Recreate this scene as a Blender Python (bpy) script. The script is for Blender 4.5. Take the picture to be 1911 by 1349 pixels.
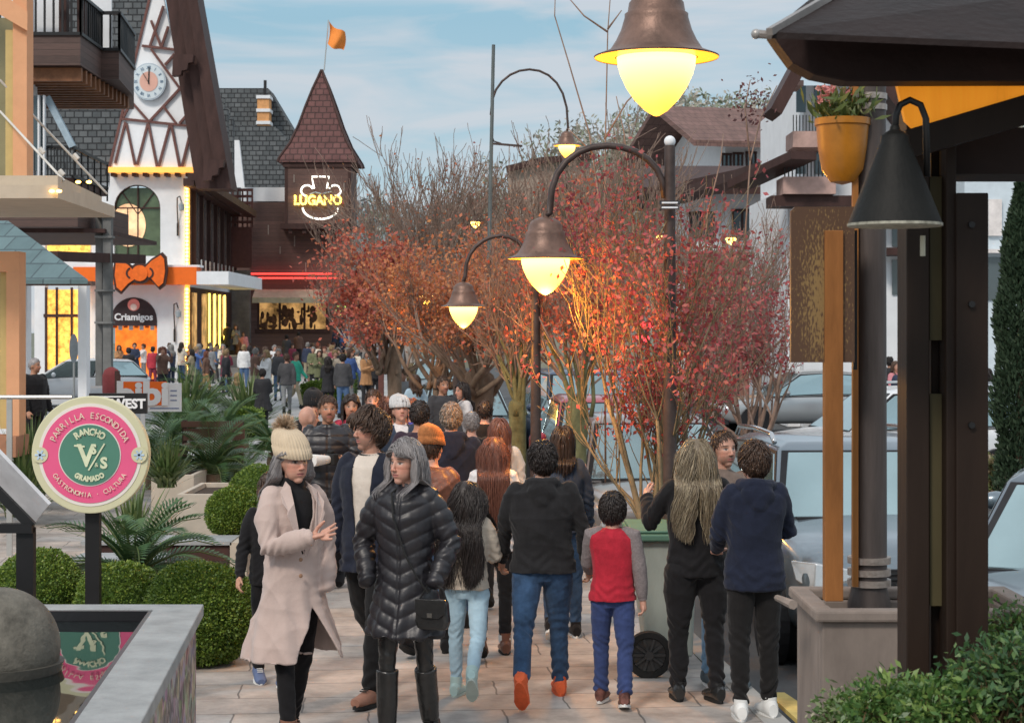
import bpy, bmesh, math, random
import numpy as np
from mathutils import Vector, Matrix, Euler
for o in list(bpy.data.objects): bpy.data.objects.remove(o)
SC = bpy.context.scene
COL = SC.collection
R = math.radians
# ------------------------------------------------------------------ camera
F, CX, HY, HC = 3400.0, 955.5, 617.0, 2.35
cam = bpy.data.cameras.new('camera'); camo = bpy.data.objects.new('camera', cam); COL.objects.link(camo)
camo.location = (0, 0, HC); camo.rotation_euler = (R(90), 0, 0)
cam.sensor_width = 36; cam.lens = F/1911*36; cam.shift_y = -57.5/1911
cam.clip_start = .1; cam.clip_end = 3000
cam.dof.use_dof = True; cam.dof.focus_distance = 11.5; cam.dof.aperture_fstop = 11
SC.camera = camo
SC.view_settings.view_transform = 'Standard'; SC.view_settings.look = 'None'
SC.view_settings.exposure = 0.45; SC.view_settings.gamma = 1
# ------------------------------------------------------------------ world
SUN_EL, SUN_AZ = 42, 215
w = bpy.data.worlds.new('World'); SC.world = w; w.use_nodes = True
nt = w.node_tree; nt.nodes.clear(); N = nt.nodes.new; L = nt.links.new
out = N('ShaderNodeOutputWorld'); bg = N('ShaderNodeBackground'); L(bg.outputs[0], out.inputs[0])
sky = N('ShaderNodeTexSky'); sky.sky_type = 'NISHITA'; sky.sun_disc = False
sky.sun_elevation = R(SUN_EL); sky.sun_rotation = R(SUN_AZ); sky.air_density = 1.0; sky.dust_density = 1.2
tc = N('ShaderNodeTexCoord'); sep = N('ShaderNodeSeparateXYZ'); L(tc.outputs['Generated'], sep.inputs[0])
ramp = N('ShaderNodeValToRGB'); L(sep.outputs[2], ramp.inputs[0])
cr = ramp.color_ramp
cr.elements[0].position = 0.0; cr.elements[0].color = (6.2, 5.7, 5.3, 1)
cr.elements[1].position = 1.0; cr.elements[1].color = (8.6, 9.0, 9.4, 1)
for p_, c_ in ((.045, (5.0, 5.0, 5.0, 1)), (.08, (3.3, 4.4, 5.0, 1)), (.17, (2.3, 3.8, 4.7, 1)), (.32, (6.4, 7.4, 8.2, 1))):  # unseen upper sky brightened to add light to the scene
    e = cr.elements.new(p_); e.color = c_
mp = N('ShaderNodeMapping'); L(tc.outputs['Generated'], mp.inputs[0]); mp.inputs['Scale'].default_value = (1.6, 1.6, 9)
nz = N('ShaderNodeTexNoise'); L(mp.outputs[0], nz.inputs[0]); nz.inputs['Scale'].default_value = 4.4
nz.inputs['Detail'].default_value = 7; nz.inputs['Roughness'].default_value = .52; nz.inputs['Distortion'].default_value = .5
nr = N('ShaderNodeValToRGB'); L(nz.outputs[0], nr.inputs[0])
nr.color_ramp.elements[0].position = .40; nr.color_ramp.elements[1].position = .60
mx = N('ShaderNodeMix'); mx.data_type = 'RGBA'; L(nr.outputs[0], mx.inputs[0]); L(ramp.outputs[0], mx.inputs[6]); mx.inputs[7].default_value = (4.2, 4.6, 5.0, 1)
mf = N('ShaderNodeMath'); mf.operation = 'MULTIPLY'; L(nr.outputs[0], mf.inputs[0]); mf.inputs[1].default_value = 1.0; L(mf.outputs[0], mx.inputs[0])
m2 = N('ShaderNodeMix'); m2.data_type = 'RGBA'; m2.inputs[0].default_value = .92
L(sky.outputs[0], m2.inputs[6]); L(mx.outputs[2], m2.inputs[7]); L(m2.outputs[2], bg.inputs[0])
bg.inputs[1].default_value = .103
sl = bpy.data.lights.new('sun', 'SUN'); sl.energy = 1.5; sl.angle = R(11); sl.color = (1, .90, .80)
so = bpy.data.objects.new('sun', sl); COL.objects.link(so)
so.rotation_euler = (R(90-SUN_EL), 0, R(-28)); so.location = (0, 0, 30)

# ------------------------------------------------------------------ helpers
def P(px, py, d): return Vector(((px-CX)/F*d, d, HC+(HY-py)/F*d))
def X(px, d): return (px-CX)/F*d
def Z(py, d): return HC+(HY-py)/F*d
def GD(py): return HC*F/(py-HY)

def tag(o, label=None, cat=None, group=None, kind=None):
    if label: o['label'] = label
    if cat: o['category'] = cat
    if group: o['group'] = group
    if kind: o['kind'] = kind
    return o
def thing(name, label, cat, loc=(0, 0, 0), rz=0, group=None):
    o = bpy.data.objects.new(name, None); COL.objects.link(o); o.location = loc; o.rotation_euler = (0, 0, rz)
    o.empty_display_size = .2
    return tag(o, label, cat, group)
def wloc(o):
    v = Vector((0, 0, 0))
    while o is not None: v += Vector(o.location); o = o.parent
    return v
def copy_tree(o, parent=None):
    c = o.copy(); COL.objects.link(c); c.parent = parent
    for ch in [k for k in o.children]: copy_tree(ch, c)
    return c
def clone(o, loc, rz=None, label=None, scale=None):
    c = copy_tree(o); c.location = loc
    if rz is not None: c.rotation_euler = (0, 0, rz)
    if label: c['label'] = label
    if scale: c.scale = (scale,)*3
    return c

class MB:
    def __init__(s): s.v = []; s.f = []; s.m = []; s.n = 0
    def add(s, v, f, m=0):
        s.v.extend([tuple(p) for p in v]); b = s.n
        s.f.extend([tuple(i+b for i in q) for q in f]); s.m.extend([m]*len(f)); s.n += len(v); return s
    def box(s, x0, x1, y0, y1, z0, z1, m=0):
        v = [(x, y, z) for z in (z0, z1) for y in (y0, y1) for x in (x0, x1)]
        return s.add(v, [(0, 2, 3, 1), (4, 5, 7, 6), (0, 1, 5, 4), (2, 6, 7, 3), (0, 4, 6, 2), (1, 3, 7, 5)], m)
    def cbox(s, c, sz, M_=None, m=0):
        v = [Vector((a*sz[0]/2, b*sz[1]/2, e*sz[2]/2)) for e in (-1, 1) for b in (-1, 1) for a in (-1, 1)]
        if M_ is not None: v = [M_ @ p for p in v]
        v = [p+Vector(c) for p in v]
        return s.add(v, [(0, 2, 3, 1), (4, 5, 7, 6), (0, 1, 5, 4), (2, 6, 7, 3), (0, 4, 6, 2), (1, 3, 7, 5)], m)
    def bar(s, a, b, wd, dp, m=0, up=(0, 0, 1)):
        a = Vector(a); b = Vector(b); t = (b-a); ln = t.length; t.normalize()
        u = Vector(up)
        if abs(t.dot(u)) > .98: u = Vector((0, 1, 0))
        r = t.cross(u).normalized(); u = r.cross(t)
        M_ = Matrix((r, t, u)).transposed()
        return s.cbox((a+b)/2, (wd, ln, dp), M_, m)
    def tube(s, pts, rad, n=8, m=0, flat=None, cap=True, rnd=False):
        pts = [Vector(p) for p in pts]
        if not hasattr(rad, '__len__'): rad = [rad]*len(pts)
        rad = list(rad)
        if rnd:
            t0 = (pts[0]-pts[1]).normalized(); t1 = (pts[-1]-pts[-2]).normalized()
            r0, r1 = rad[0], rad[-1]; ml = lambda q, k: (q[0]*k, q[1]*k) if hasattr(q, '__len__') else q*k
            q0, q1 = (min(q) if hasattr(q, '__len__') else q for q in (r0, r1))
            pts = [pts[0]+t0*q0*.85, pts[0]+t0*q0*.5]+pts+[pts[-1]+t1*q1*.5, pts[-1]+t1*q1*.85]
            rad = [ml(r0, .45), ml(r0, .85)]+rad+[ml(r1, .85), ml(r1, .45)]
        v = []; prev = None
        for i, p in enumerate(pts):
            t = (pts[min(i+1, len(pts)-1)]-pts[max(i-1, 0)]).normalized()
            if prev is None:
                u = Vector((0, 0, 1)) if abs(t.z) < .9 else Vector((0, -1, 0))
                r = t.cross(u).normalized()
            else:
                r = (prev-t*prev.dot(t)).normalized()
            prev = r; u = r.cross(t)
            q = rad[i]; a, b = (q if hasattr(q, '__len__') else (q, q))
            for k in range(n):
                an = 2*math.pi*k/n
                v.append(p+r*math.cos(an)*a+u*math.sin(an)*b)
        f = []
        for i in range(len(pts)-1):
            for k in range(n):
                f.append((i*n+k, i*n+(k+1) % n, (i+1)*n+(k+1) % n, (i+1)*n+k))
        if cap: f.append(tuple(range(n-1, -1, -1))); e = (len(pts)-1)*n; f.append(tuple(range(e, e+n)))
        return s.add(v, f, m)
    def rings(s, rg, n=20, m=0, cap=True, pw=2.0):      # rings (x,y,z,rx,ry) stacked
        v = []
        for (x, y, z, rx, ry) in rg:
            for k in range(n):
                a = 2*math.pi*k/n; c_, s_ = math.cos(a), math.sin(a)
                v.append((x+rx*math.copysign(abs(c_)**(2/pw), c_), y+ry*math.copysign(abs(s_)**(2/pw), s_), z))
        f = [(i*n+k, i*n+(k+1) % n, (i+1)*n+(k+1) % n, (i+1)*n+k) for i in range(len(rg)-1) for k in range(n)]
        if cap: f.append(tuple(range(n-1, -1, -1))); e = (len(rg)-1)*n; f.append(tuple(range(e, e+n)))
        return s.add(v, f, m)
    def lathe(s, prof, c=(0, 0, 0), n=24, m=0, axis='Z', cap=True):   # prof (r,h)
        v = []
        for r, h in prof:
            for k in range(n):
                a = 2*math.pi*k/n; x, y = r*math.cos(a), r*math.sin(a)
                p = (x, y, h) if axis == 'Z' else ((h, x, y) if axis == 'X' else (x, -h, y))
                v.append((p[0]+c[0], p[1]+c[1], p[2]+c[2]))
        f = [(i*n+k, i*n+(k+1) % n, (i+1)*n+(k+1) % n, (i+1)*n+k) for i in range(len(prof)-1) for k in range(n)]
        if cap: f.append(tuple(range(n-1, -1, -1))); e = (len(prof)-1)*n; f.append(tuple(range(e, e+n)))
        return s.add(v, f, m)
    def ell(s, c, r, M_=None, nu=16, nv=10, m=0):
        v = []
        for j in range(nv+1):
            th = math.pi*(.02+.96*j/nv)
            for k in range(nu):
                a = 2*math.pi*k/nu
                p = Vector((r[0]*math.sin(th)*math.cos(a), r[1]*math.sin(th)*math.sin(a), -r[2]*math.cos(th)))
                if M_ is not None: p = M_ @ p
                v.append(p+Vector(c))
        f = [(j*nu+k, j*nu+(k+1) % nu, (j+1)*nu+(k+1) % nu, (j+1)*nu+k) for j in range(nv) for k in range(nu)]
        f.append(tuple(range(nu-1, -1, -1))); e = nv*nu; f.append(tuple(range(e, e+nu)))
        return s.add(v, f, m)
    def prism(s, poly, y0, y1, m=0, plane='XZ'):      # poly (a,b) extruded along third axis
        n = len(poly)
        if plane == 'XZ': v = [(a, y0, b) for a, b in poly]+[(a, y1, b) for a, b in poly]
        elif plane == 'YZ': v = [(y0, a, b) for a, b in poly]+[(y1, a, b) for a, b in poly]
        else: v = [(a, b, y0) for a, b in poly]+[(a, b, y1) for a, b in poly]
        f = [(i, (i+1) % n, n+(i+1) % n, n+i) for i in range(n)]+[tuple(range(n-1, -1, -1)), tuple(range(n, 2*n))]
        return s.add(v, f, m)
    def text(s, txt, M_, size=.1, ext=.004, m=0, bold=0, sx=1.0):
        cu = bpy.data.curves.new('t', 'FONT'); cu.body = txt; cu.size = size; cu.extrude = ext
        cu.align_x = 'CENTER'; cu.align_y = 'CENTER'; cu.offset = bold; cu.resolution_u = 3
        o = bpy.data.objects.new('t', cu); COL.objects.link(o)
        me = bpy.data.meshes.new_from_object(o.evaluated_get(bpy.context.evaluated_depsgraph_get()))
        B = Matrix(((sx, 0, 0, 0), (0, 0, -1, 0), (0, 1, 0, 0), (0, 0, 0, 1)))
        s.add([(M_ @ B @ v.co) for v in me.vertices], [tuple(p.vertices) for p in me.polygons], m)
        bpy.data.objects.remove(o); bpy.data.curves.remove(cu); bpy.data.meshes.remove(me)
        return s
    def build(s, name, mats, parent=None, world=True, smooth=False, bevel=0, subsurf=0, fixn=True, ang=40):
        me = bpy.data.meshes.new(name); me.from_pydata(s.v, [], s.f)
        if not isinstance(mats, (list, tuple)): mats = [mats]
        for q in mats: me.materials.append(q)
        me.polygons.foreach_set('material_index', s.m)
        if fixn:
            bm = bmesh.new(); bm.from_mesh(me); bmesh.ops.recalc_face_normals(bm, faces=bm.faces); bm.to_mesh(me); bm.free()
        o = bpy.data.objects.new(name, me); COL.objects.link(o)
        if parent is not None:
            o.parent = parent
            if world: me.transform(Matrix.Translation(-wloc(parent)))
        if smooth:
            me.polygons.foreach_set('use_smooth', [True]*len(me.polygons))
            if smooth != 2: me.set_sharp_from_angle(angle=R(ang))
        if bevel:
            b = o.modifiers.new('b', 'BEVEL'); b.width = bevel; b.segments = 2; b.limit_method = 'ANGLE'
        if subsurf:
            b = o.modifiers.new('s', 'SUBSURF'); b.levels = subsurf; b.render_levels = subsurf
        me.update(); return o

# ------------------------------------------------------------------ materials
MATS = {}
def _nm(name):
    m = bpy.data.materials.new(name); m.use_nodes = True; nt = m.node_tree
    return m, nt, nt.nodes['Principled BSDF']
def MA(name, col, rough=.6, metal=0., var=.18, scale=4., bump=.15, bs=None, emis=0, ecol=None, coat=0, trans=0, stretch=(1, 1, 1), col2=None, sheen=0, dist=.01):
    if name in MATS: return MATS[name]
    m, nt, b = _nm(name); N = nt.nodes.new; L = nt.links.new
    b.inputs['Roughness'].default_value = rough; b.inputs['Metallic'].default_value = metal
    b.inputs['Specular IOR Level'].default_value = .5 if rough < .5 else .22
    b.inputs['Coat Weight'].default_value = coat; b.inputs['Coat Roughness'].default_value = .08
    b.inputs['Transmission Weight'].default_value = trans; b.inputs['Sheen Weight'].default_value = sheen
    tc = N('ShaderNodeTexCoord'); mp = N('ShaderNodeMapping'); L(tc.outputs['Object'], mp.inputs[0]); mp.inputs['Scale'].default_value = stretch
    nz = N('ShaderNodeTexNoise'); nz.inputs['Scale'].default_value = scale; nz.inputs['Detail'].default_value = 6; nz.inputs['Roughness'].default_value = .65
    L(mp.outputs[0], nz.inputs[0])
    rp = N('ShaderNodeValToRGB'); L(nz.outputs[0], rp.inputs[0])
    rp.color_ramp.elements[0].position = .3; rp.color_ramp.elements[1].position = .7
    c2 = col2 or tuple(min(1, c*(1+var)) for c in col); c1 = tuple(c*(1-var) for c in col)
    rp.color_ramp.elements[0].color = (*c1, 1); rp.color_ramp.elements[1].color = (*c2, 1)
    L(rp.outputs[0], b.inputs['Base Color'])
    if bump:
        bn = N('ShaderNodeBump'); bn.inputs['Strength'].default_value = bump; bn.inputs['Distance'].default_value = dist
        n2 = N('ShaderNodeTexNoise'); n2.inputs['Scale'].default_value = bs or scale*6; n2.inputs['Detail'].default_value = 5
        L(mp.outputs[0], n2.inputs[0]); L(n2.outputs[0], bn.inputs['Height']); L(bn.outputs[0], b.inputs['Normal'])
    if emis:
        b.inputs['Emission Color'].default_value = (*(ecol or col), 1); b.inputs['Emission Strength'].default_value = emis
    MATS[name] = m; return m
def brickmat(name, c1, c2, cm, bw, bh, mortar=.02, rough=.8, bump=.5, plane='XY', rot=0, off=.5, var=.5, scale=1, sq=1, noise=.3, dist=.01, warp=None):
    if name in MATS: return MATS[name]
    m, nt, b = _nm(name); N = nt.nodes.new; L = nt.links.new
    tc = N('ShaderNodeTexCoord'); src = tc.outputs['Object']
    if plane != 'XY':
        sp = N('ShaderNodeSeparateXYZ'); cb = N('ShaderNodeCombineXYZ'); L(src, sp.inputs[0])
        L(sp.outputs[0 if plane == 'XZ' else 1], cb.inputs[0]); L(sp.outputs[2], cb.inputs[1]); src = cb.outputs[0]
    mp = N('ShaderNodeMapping'); L(src, mp.inputs[0]); mp.inputs['Rotation'].default_value = (0, 0, rot)
    nw = N('ShaderNodeTexNoise'); nw.inputs['Scale'].default_value = 3; L(mp.outputs[0], nw.inputs[0])
    br = N('ShaderNodeTexBrick'); br.inputs['Scale'].default_value = scale; br.offset = off
    br.inputs['Brick Width'].default_value = bw; br.inputs['Row Height'].default_value = bh; br.inputs['Mortar Size'].default_value = mortar
    br.inputs['Mortar Smooth'].default_value = .2
    br.inputs['Color1'].default_value = (*c1, 1); br.inputs['Color2'].default_value = (*c2, 1); br.inputs['Mortar'].default_value = (*cm, 1)
    ad = N('ShaderNodeMix'); ad.data_type = 'RGBA'; ad.blend_type = 'LINEAR_LIGHT'; ad.inputs[0].default_value = warp or (.012 if plane == 'XY' else .003)
    L(mp.outputs[0], ad.inputs[6]); L(nw.outputs['Color'], ad.inputs[7]); L(ad.outputs[2], br.inputs[0])
    nz = N('ShaderNodeTexNoise'); nz.inputs['Scale'].default_value = 1.7; nz.inputs['Detail'].default_value = 8; nz.inputs['Roughness'].default_value = .7
    L(mp.outputs[0], nz.inputs[0])
    mr = N('ShaderNodeMapRange'); L(nz.outputs[0], mr.inputs[0]); mr.inputs[1].default_value = .3; mr.inputs[2].default_value = .7
    mr.inputs[3].default_value = 1-noise; mr.inputs[4].default_value = 1+noise
    mu = N('ShaderNodeMix'); mu.data_type = 'RGBA'; mu.blend_type = 'MULTIPLY'; mu.inputs[0].default_value = 1
    L(br.outputs[0], mu.inputs[6]); L(mr.outputs[0], mu.inputs[7]); L(mu.outputs[2], b.inputs['Base Color'])
    b.inputs['Roughness'].default_value = rough
    bn = N('ShaderNodeBump'); bn.inputs['Strength'].default_value = bump; bn.inputs['Distance'].default_value = dist
    iv = N('ShaderNodeMath'); iv.operation = 'SUBTRACT'; iv.inputs[0].default_value = 1; L(br.outputs['Fac'], iv.inputs[1])
    a2 = N('ShaderNodeMath'); a2.operation = 'MULTIPLY_ADD'; L(nz.outputs[0], a2.inputs[0]); a2.inputs[1].default_value = .5; L(iv.outputs[0], a2.inputs[2])
    L(a2.outputs[0], bn.inputs['Height']); L(bn.outputs[0], b.inputs['Normal'])
    MATS[name] = m; return m
def leafmat(name, cols, rough=.5, trans=.25):
    if name in MATS: return MATS[name]
    m, nt, b = _nm(name); N = nt.nodes.new; L = nt.links.new
    g = N('ShaderNodeNewGeometry'); rp = N('ShaderNodeValToRGB'); L(g.outputs['Random Per Island'], rp.inputs[0])
    for i, c in enumerate(cols):
        e = rp.color_ramp.elements[i] if i < 2 else rp.color_ramp.elements.new(.99)
        e.position = i/(len(cols)-1); e.color = (*c, 1)
    for i, e in enumerate(sorted(rp.color_ramp.elements, key=lambda q: q.position)): pass
    L(rp.outputs[0], b.inputs['Base Color']); b.inputs['Roughness'].default_value = rough
    tr = N('ShaderNodeBsdfTranslucent'); L(rp.outputs[0], tr.inputs[0]); ms = N('ShaderNodeMixShader'); ms.inputs[0].default_value = trans
    L(b.outputs[0], ms.inputs[1]); L(tr.outputs[0], ms.inputs[2]); L(ms.outputs[0], nt.nodes['Material Output'].inputs[0])
    MATS[name] = m; return m
def lampmat(name, top, bot, z0, z1, s0, s1):
    m, nt, b = _nm(name); N = nt.nodes.new; L = nt.links.new
    tc = N('ShaderNodeTexCoord'); sp = N('ShaderNodeSeparateXYZ'); L(tc.outputs['Object'], sp.inputs[0])
    mr = N('ShaderNodeMapRange'); L(sp.outputs[2], mr.inputs[0]); mr.inputs[1].default_value = z0; mr.inputs[2].default_value = z1
    mc = N('ShaderNodeMix'); mc.data_type = 'RGBA'; L(mr.outputs[0], mc.inputs[0]); mc.inputs[6].default_value = (*bot, 1); mc.inputs[7].default_value = (*top, 1)
    ms = N('ShaderNodeMapRange'); L(mr.outputs[0], ms.inputs[0]); ms.inputs[3].default_value = s0; ms.inputs[4].default_value = s1
    b.inputs['Base Color'].default_value = (.8, .6, .3, 1)
    L(mc.outputs[2], b.inputs['Emission Color']); L(ms.outputs[0], b.inputs['Emission Strength'])
    return m
def plankmat(name, col, wd=.14, axis=2, rough=.65, bump=.5):
    if name in MATS: return MATS[name]
    m, nt, b = _nm(name); N = nt.nodes.new; L = nt.links.new
    tc = N('ShaderNodeTexCoord'); sp = N('ShaderNodeSeparateXYZ'); L(tc.outputs['Object'], sp.inputs[0])
    dv = N('ShaderNodeMath'); dv.operation = 'DIVIDE'; L(sp.outputs[axis], dv.inputs[0]); dv.inputs[1].default_value = wd
    fr = N('ShaderNodeMath'); fr.operation = 'FRACT'; L(dv.outputs[0], fr.inputs[0])
    fl = N('ShaderNodeMath'); fl.operation = 'FLOOR'; L(dv.outputs[0], fl.inputs[0])
    wn = N('ShaderNodeTexWhiteNoise'); wn.noise_dimensions = '1D'; L(fl.outputs[0], wn.inputs['W'])
    gp = N('ShaderNodeMath'); gp.operation = 'PINGPONG'; L(fr.outputs[0], gp.inputs[0]); gp.inputs[1].default_value = .5
    gr = N('ShaderNodeMapRange'); L(gp.outputs[0], gr.inputs[0]); gr.inputs[1].default_value = 0; gr.inputs[2].default_value = .06
    mp = N('ShaderNodeMapping'); L(tc.outputs['Object'], mp.inputs[0])
    sc = [3, 3, 3]; sc[axis] = 40; mp.inputs['Scale'].default_value = sc
    nz = N('ShaderNodeTexNoise'); L(mp.outputs[0], nz.inputs[0]); nz.inputs['Scale'].default_value = 1; nz.inputs['Detail'].default_value = 5
    sm = N('ShaderNodeMath'); sm.operation = 'MULTIPLY_ADD'; L(wn.outputs['Value'], sm.inputs[0]); sm.inputs[1].default_value = .45; L(nz.outputs[0], sm.inputs[2])
    rp = N('ShaderNodeValToRGB'); L(sm.outputs[0], rp.inputs[0]); rp.color_ramp.elements[0].position = .35; rp.color_ramp.elements[1].position = 1
    rp.color_ramp.elements[0].color = (*[c*.65 for c in col], 1); rp.color_ramp.elements[1].color = (*[c*1.4 for c in col], 1)
    mu = N('ShaderNodeMix'); mu.data_type = 'RGBA'; L(gr.outputs[0], mu.inputs[0]); mu.inputs[6].default_value = (*[c*.4 for c in col], 1)
    L(rp.outputs[0], mu.inputs[7]); L(mu.outputs[2], b.inputs['Base Color']); b.inputs['Roughness'].default_value = rough
    bn = N('ShaderNodeBump'); bn.inputs['Strength'].default_value = bump; bn.inputs['Distance'].default_value = .01; L(gr.outputs[0], bn.inputs['Height'])
    L(bn.outputs[0], b.inputs['Normal']); MATS[name] = m; return m
def objcolmat(name, rough=.85, bump=.3, bs=60):
    if name in MATS: return MATS[name]
    m, nt, b = _nm(name); N = nt.nodes.new; L = nt.links.new
    oi = N('ShaderNodeObjectInfo'); tc = N('ShaderNodeTexCoord'); nz = N('ShaderNodeTexNoise'); nz.inputs['Scale'].default_value = 9; nz.inputs['Detail'].default_value = 4
    L(tc.outputs['Object'], nz.inputs[0]); mr = N('ShaderNodeMapRange'); L(nz.outputs[0], mr.inputs[0]); mr.inputs[3].default_value = .65; mr.inputs[4].default_value = 1.35
    mu = N('ShaderNodeMix'); mu.data_type = 'RGBA'; mu.blend_type = 'MULTIPLY'; mu.inputs[0].default_value = 1
    L(oi.outputs['Color'], mu.inputs[6]); L(mr.outputs[0], mu.inputs[7]); L(mu.outputs[2], b.inputs['Base Color']); b.inputs['Roughness'].default_value = rough
    n2 = N('ShaderNodeTexNoise'); n2.inputs['Scale'].default_value = bs; L(tc.outputs['Object'], n2.inputs[0])
    bn = N('ShaderNodeBump'); bn.inputs['Strength'].default_value = bump; bn.inputs['Distance'].default_value = .006; L(n2.outputs[0], bn.inputs['Height']); L(bn.outputs[0], b.inputs['Normal'])
    MATS[name] = m; return m
def cloth(name, col, rough=.85, scale=14, var=.2, bump=.35, bs=45, sheen=.1, stretch=(1, 1, 1), dist=.006):
    return MA(name, col, rough, 0, var, scale, bump, bs, sheen=sheen, stretch=stretch, dist=dist)

def leaves(pts, size, seed=0, aspect=.5, up=0.0, dirs=None, var=.4):
    rs = np.random.RandomState(seed); pts = np.asarray(pts, float); n = len(pts)
    a = rs.normal(size=(n, 3)) if dirs is None else dirs+rs.normal(size=(n, 3))*.35
    a /= np.linalg.norm(a, axis=1)[:, None]
    b = rs.normal(size=(n, 3)); b[:, 2] *= (1-up); b -= a*(a*b).sum(1)[:, None]; b /= np.linalg.norm(b, axis=1)[:, None]
    s = size*(1+var*(rs.rand(n)-.5)*2)[:, None]
    v = np.stack([pts, pts+a*s*.5+b*s*aspect*.5, pts+a*s, pts+a*s*.5-b*s*aspect*.5], 1).reshape(-1, 3)
    return v, np.arange(n*4).reshape(-1, 4)
def npmesh(name, v, f, mat, parent=None, world=True):
    me = bpy.data.meshes.new(name); nf = len(f)
    me.vertices.add(len(v)); me.vertices.foreach_set('co', np.asarray(v, 'f').ravel())
    me.loops.add(nf*4); me.loops.foreach_set('vertex_index', np.asarray(f, 'i').ravel())
    me.polygons.add(nf); me.polygons.foreach_set('loop_start', np.arange(nf)*4)
    me.update(calc_edges=True); me.materials.append(mat)
    o = bpy.data.objects.new(name, me); COL.objects.link(o)
    if parent is not None:
        o.parent = parent
        if world: me.transform(Matrix.Translation(-wloc(parent)))
    return o
# ------------------------------------------------------------------ common materials
M_pave = brickmat('paving', (.39, .32, .27), (.32, .31, .30), (.14, .125, .115), .83, .47, .007, rough=.65, plane='XY', rot=R(-4.5), noise=.52, bump=.35, warp=.03)
M_asph = MA('asphalt', (.10, .105, .11), .85, var=.25, scale=.8, bump=.4, bs=90)
M_conc = MA('concrete', (.36, .35, .33), .85, var=.2, scale=2, bump=.3, bs=30)
M_lightpave = MA('plaza_stone', (.40, .40, .40), .8, var=.15, scale=.6, bump=.2)
M_brown = MA('dark_brown_wood', (.055, .028, .024), .6, var=.3, scale=3, bump=.3, stretch=(1, 1, .3))
M_brownp = plankmat('brown_planks', (.075, .042, .034), .16, 2)
M_brownp2 = plankmat('tower_planks', (.10, .052, .042), .22, 2)
M_white = MA('white_render', (.74, .76, .78), .8, var=.06, scale=2, bump=.15)
M_slate = brickmat('slate_roof', (.07, .08, .085), (.12, .13, .135), (.02, .022, .025), .42, .30, .03, plane='XZ', bump=1, noise=.25, dist=.05)
M_slate_s = brickmat('slate_roof_side', (.07, .08, .085), (.12, .13, .135), (.02, .022, .025), .42, .30, .03, plane='YZ', bump=1, noise=.25, dist=.05)
M_shingle = brickmat('red_shingle', (.115, .048, .045), (.15, .066, .06), (.06, .028, .025), .42, .34, .03, plane='XZ', bump=1, noise=.25, dist=.08)
M_black = MA('black_metal', (.012, .012, .013), .45, .3, var=.2, bump=.05)
M_steel = MA('brushed_steel', (.5, .5, .48), .4, .9, var=.1)
M_warm = MA('warm_interior', (.6, .25, .05), .7, var=.8, scale=3, emis=0, bump=0)
M_orange = MA('orange_paint', (.85, .16, .02), .5, var=.06, bump=.05)
def glow(name, col, s, var=.5, scale=2.):
    if name in MATS: return MATS[name]
    m = MA(name, col, .5, var=var, scale=scale, bump=0); nt = m.node_tree; b = nt.nodes['Principled BSDF']
    rp = [n for n in nt.nodes if n.type == 'VALTORGB'][0]; nt.links.new(rp.outputs[0], b.inputs['Emission Color']); b.inputs['Emission Strength'].default_value = s
    return m
M_shop = glow('lit_shop_interior', (.85, .33, .06), 1.35, var=.6, scale=5)
M_shop2 = glow('lit_gallery_interior', (.5, .28, .10), .55, var=.9, scale=1.2)
M_bulb = glow('warm_bulb', (1., .55, .12), 6, var=.05)
M_neon_y = glow('yellow_neon', (1., .72, .12), 3.2, var=.02)
M_neon_w = glow('white_neon', (1., .97, .85), 2.2, var=.02)
M_neon_r = glow('red_neon', (1., .05, .04), 2.0, var=.02)
M_glass = MA('window_glass', (.10, .13, .14), .06, .35, var=.1, scale=.5, bump=0)
M_wood = MA('weathered_wood', (.12, .065, .045), .7, var=.35, scale=3, bump=.5, stretch=(.3, 1, 1), bs=20)
M_bark = MA('bark', (.17, .12, .085), .9, var=.4, scale=9, bump=.9, stretch=(1, 1, .4), bs=25)
M_olive = MA('olive_twig_bark', (.20, .165, .105), .9, var=.35, scale=9, bump=.3)
M_moss = MA('mossy_bark', (.14, .14, .07), .9, var=.5, scale=6, bump=.9, bs=25)
M_twig = MA('twig_bark', (.27, .19, .15), .9, var=.3, scale=9, bump=.3)
M_twigg = MA('grey_twig_bark', (.40, .35, .31), .9, var=.3, scale=4, bump=.0)

# ------------------------------------------------------------------ the ground
KERB = [(-6, 3.0), (11.5, 1.62), (20, .95), (26, .35), (30, -1.9), (100, -5.6), (150, -8.2)]
mb = MB().box(-900, 900, -40, 1800, -.4, -.14); mb.build('ground', MA('far_ground', (.16, .17, .13), .9, var=.3, scale=.05)).__setitem__('kind', 'structure')
poly = [(x+.004, y) for y, x in KERB]+[(60, 150), (60, -6)]
MB().prism(poly, -.16, -.12, plane='XY').build('road', M_asph).__setitem__('kind', 'structure')
poly = [(x-.16, y) for y, x in KERB if y <= 30]+[(-1.9-.26, 31.5), (-60, 31.5), (-60, -6)]
MB().prism(poly, -.2, 0, plane='XY').build('pavement', M_pave).__setitem__('kind', 'structure')
poly = [(-2.17, 31.51)]+[(x-.16, y) for y, x in KERB if y > 30]+[(-60, 150), (-60, 31.51)]
MB().prism(poly, -.2, -.002, plane='XY').build('plaza', M_lightpave).__setitem__('kind', 'structure')
mb = MB()
for (y0, x0), (y1, x1) in zip(KERB[:-1], KERB[1:]):
    mb.add([(x0-.16, y0, -.2), (x0, y0, -.2), (x0, y0, .008), (x0-.16, y0, .008), (x1-.16, y1, -.2), (x1, y1, -.2), (x1, y1, .008), (x1-.16, y1, .008)],
           [(0, 1, 2, 3), (4, 7, 6, 5), (0, 4, 5, 1), (1, 5, 6, 2), (2, 6, 7, 3), (3, 7, 4, 0)])
mb.build('kerb', M_conc).__setitem__('kind', 'structure')
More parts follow.
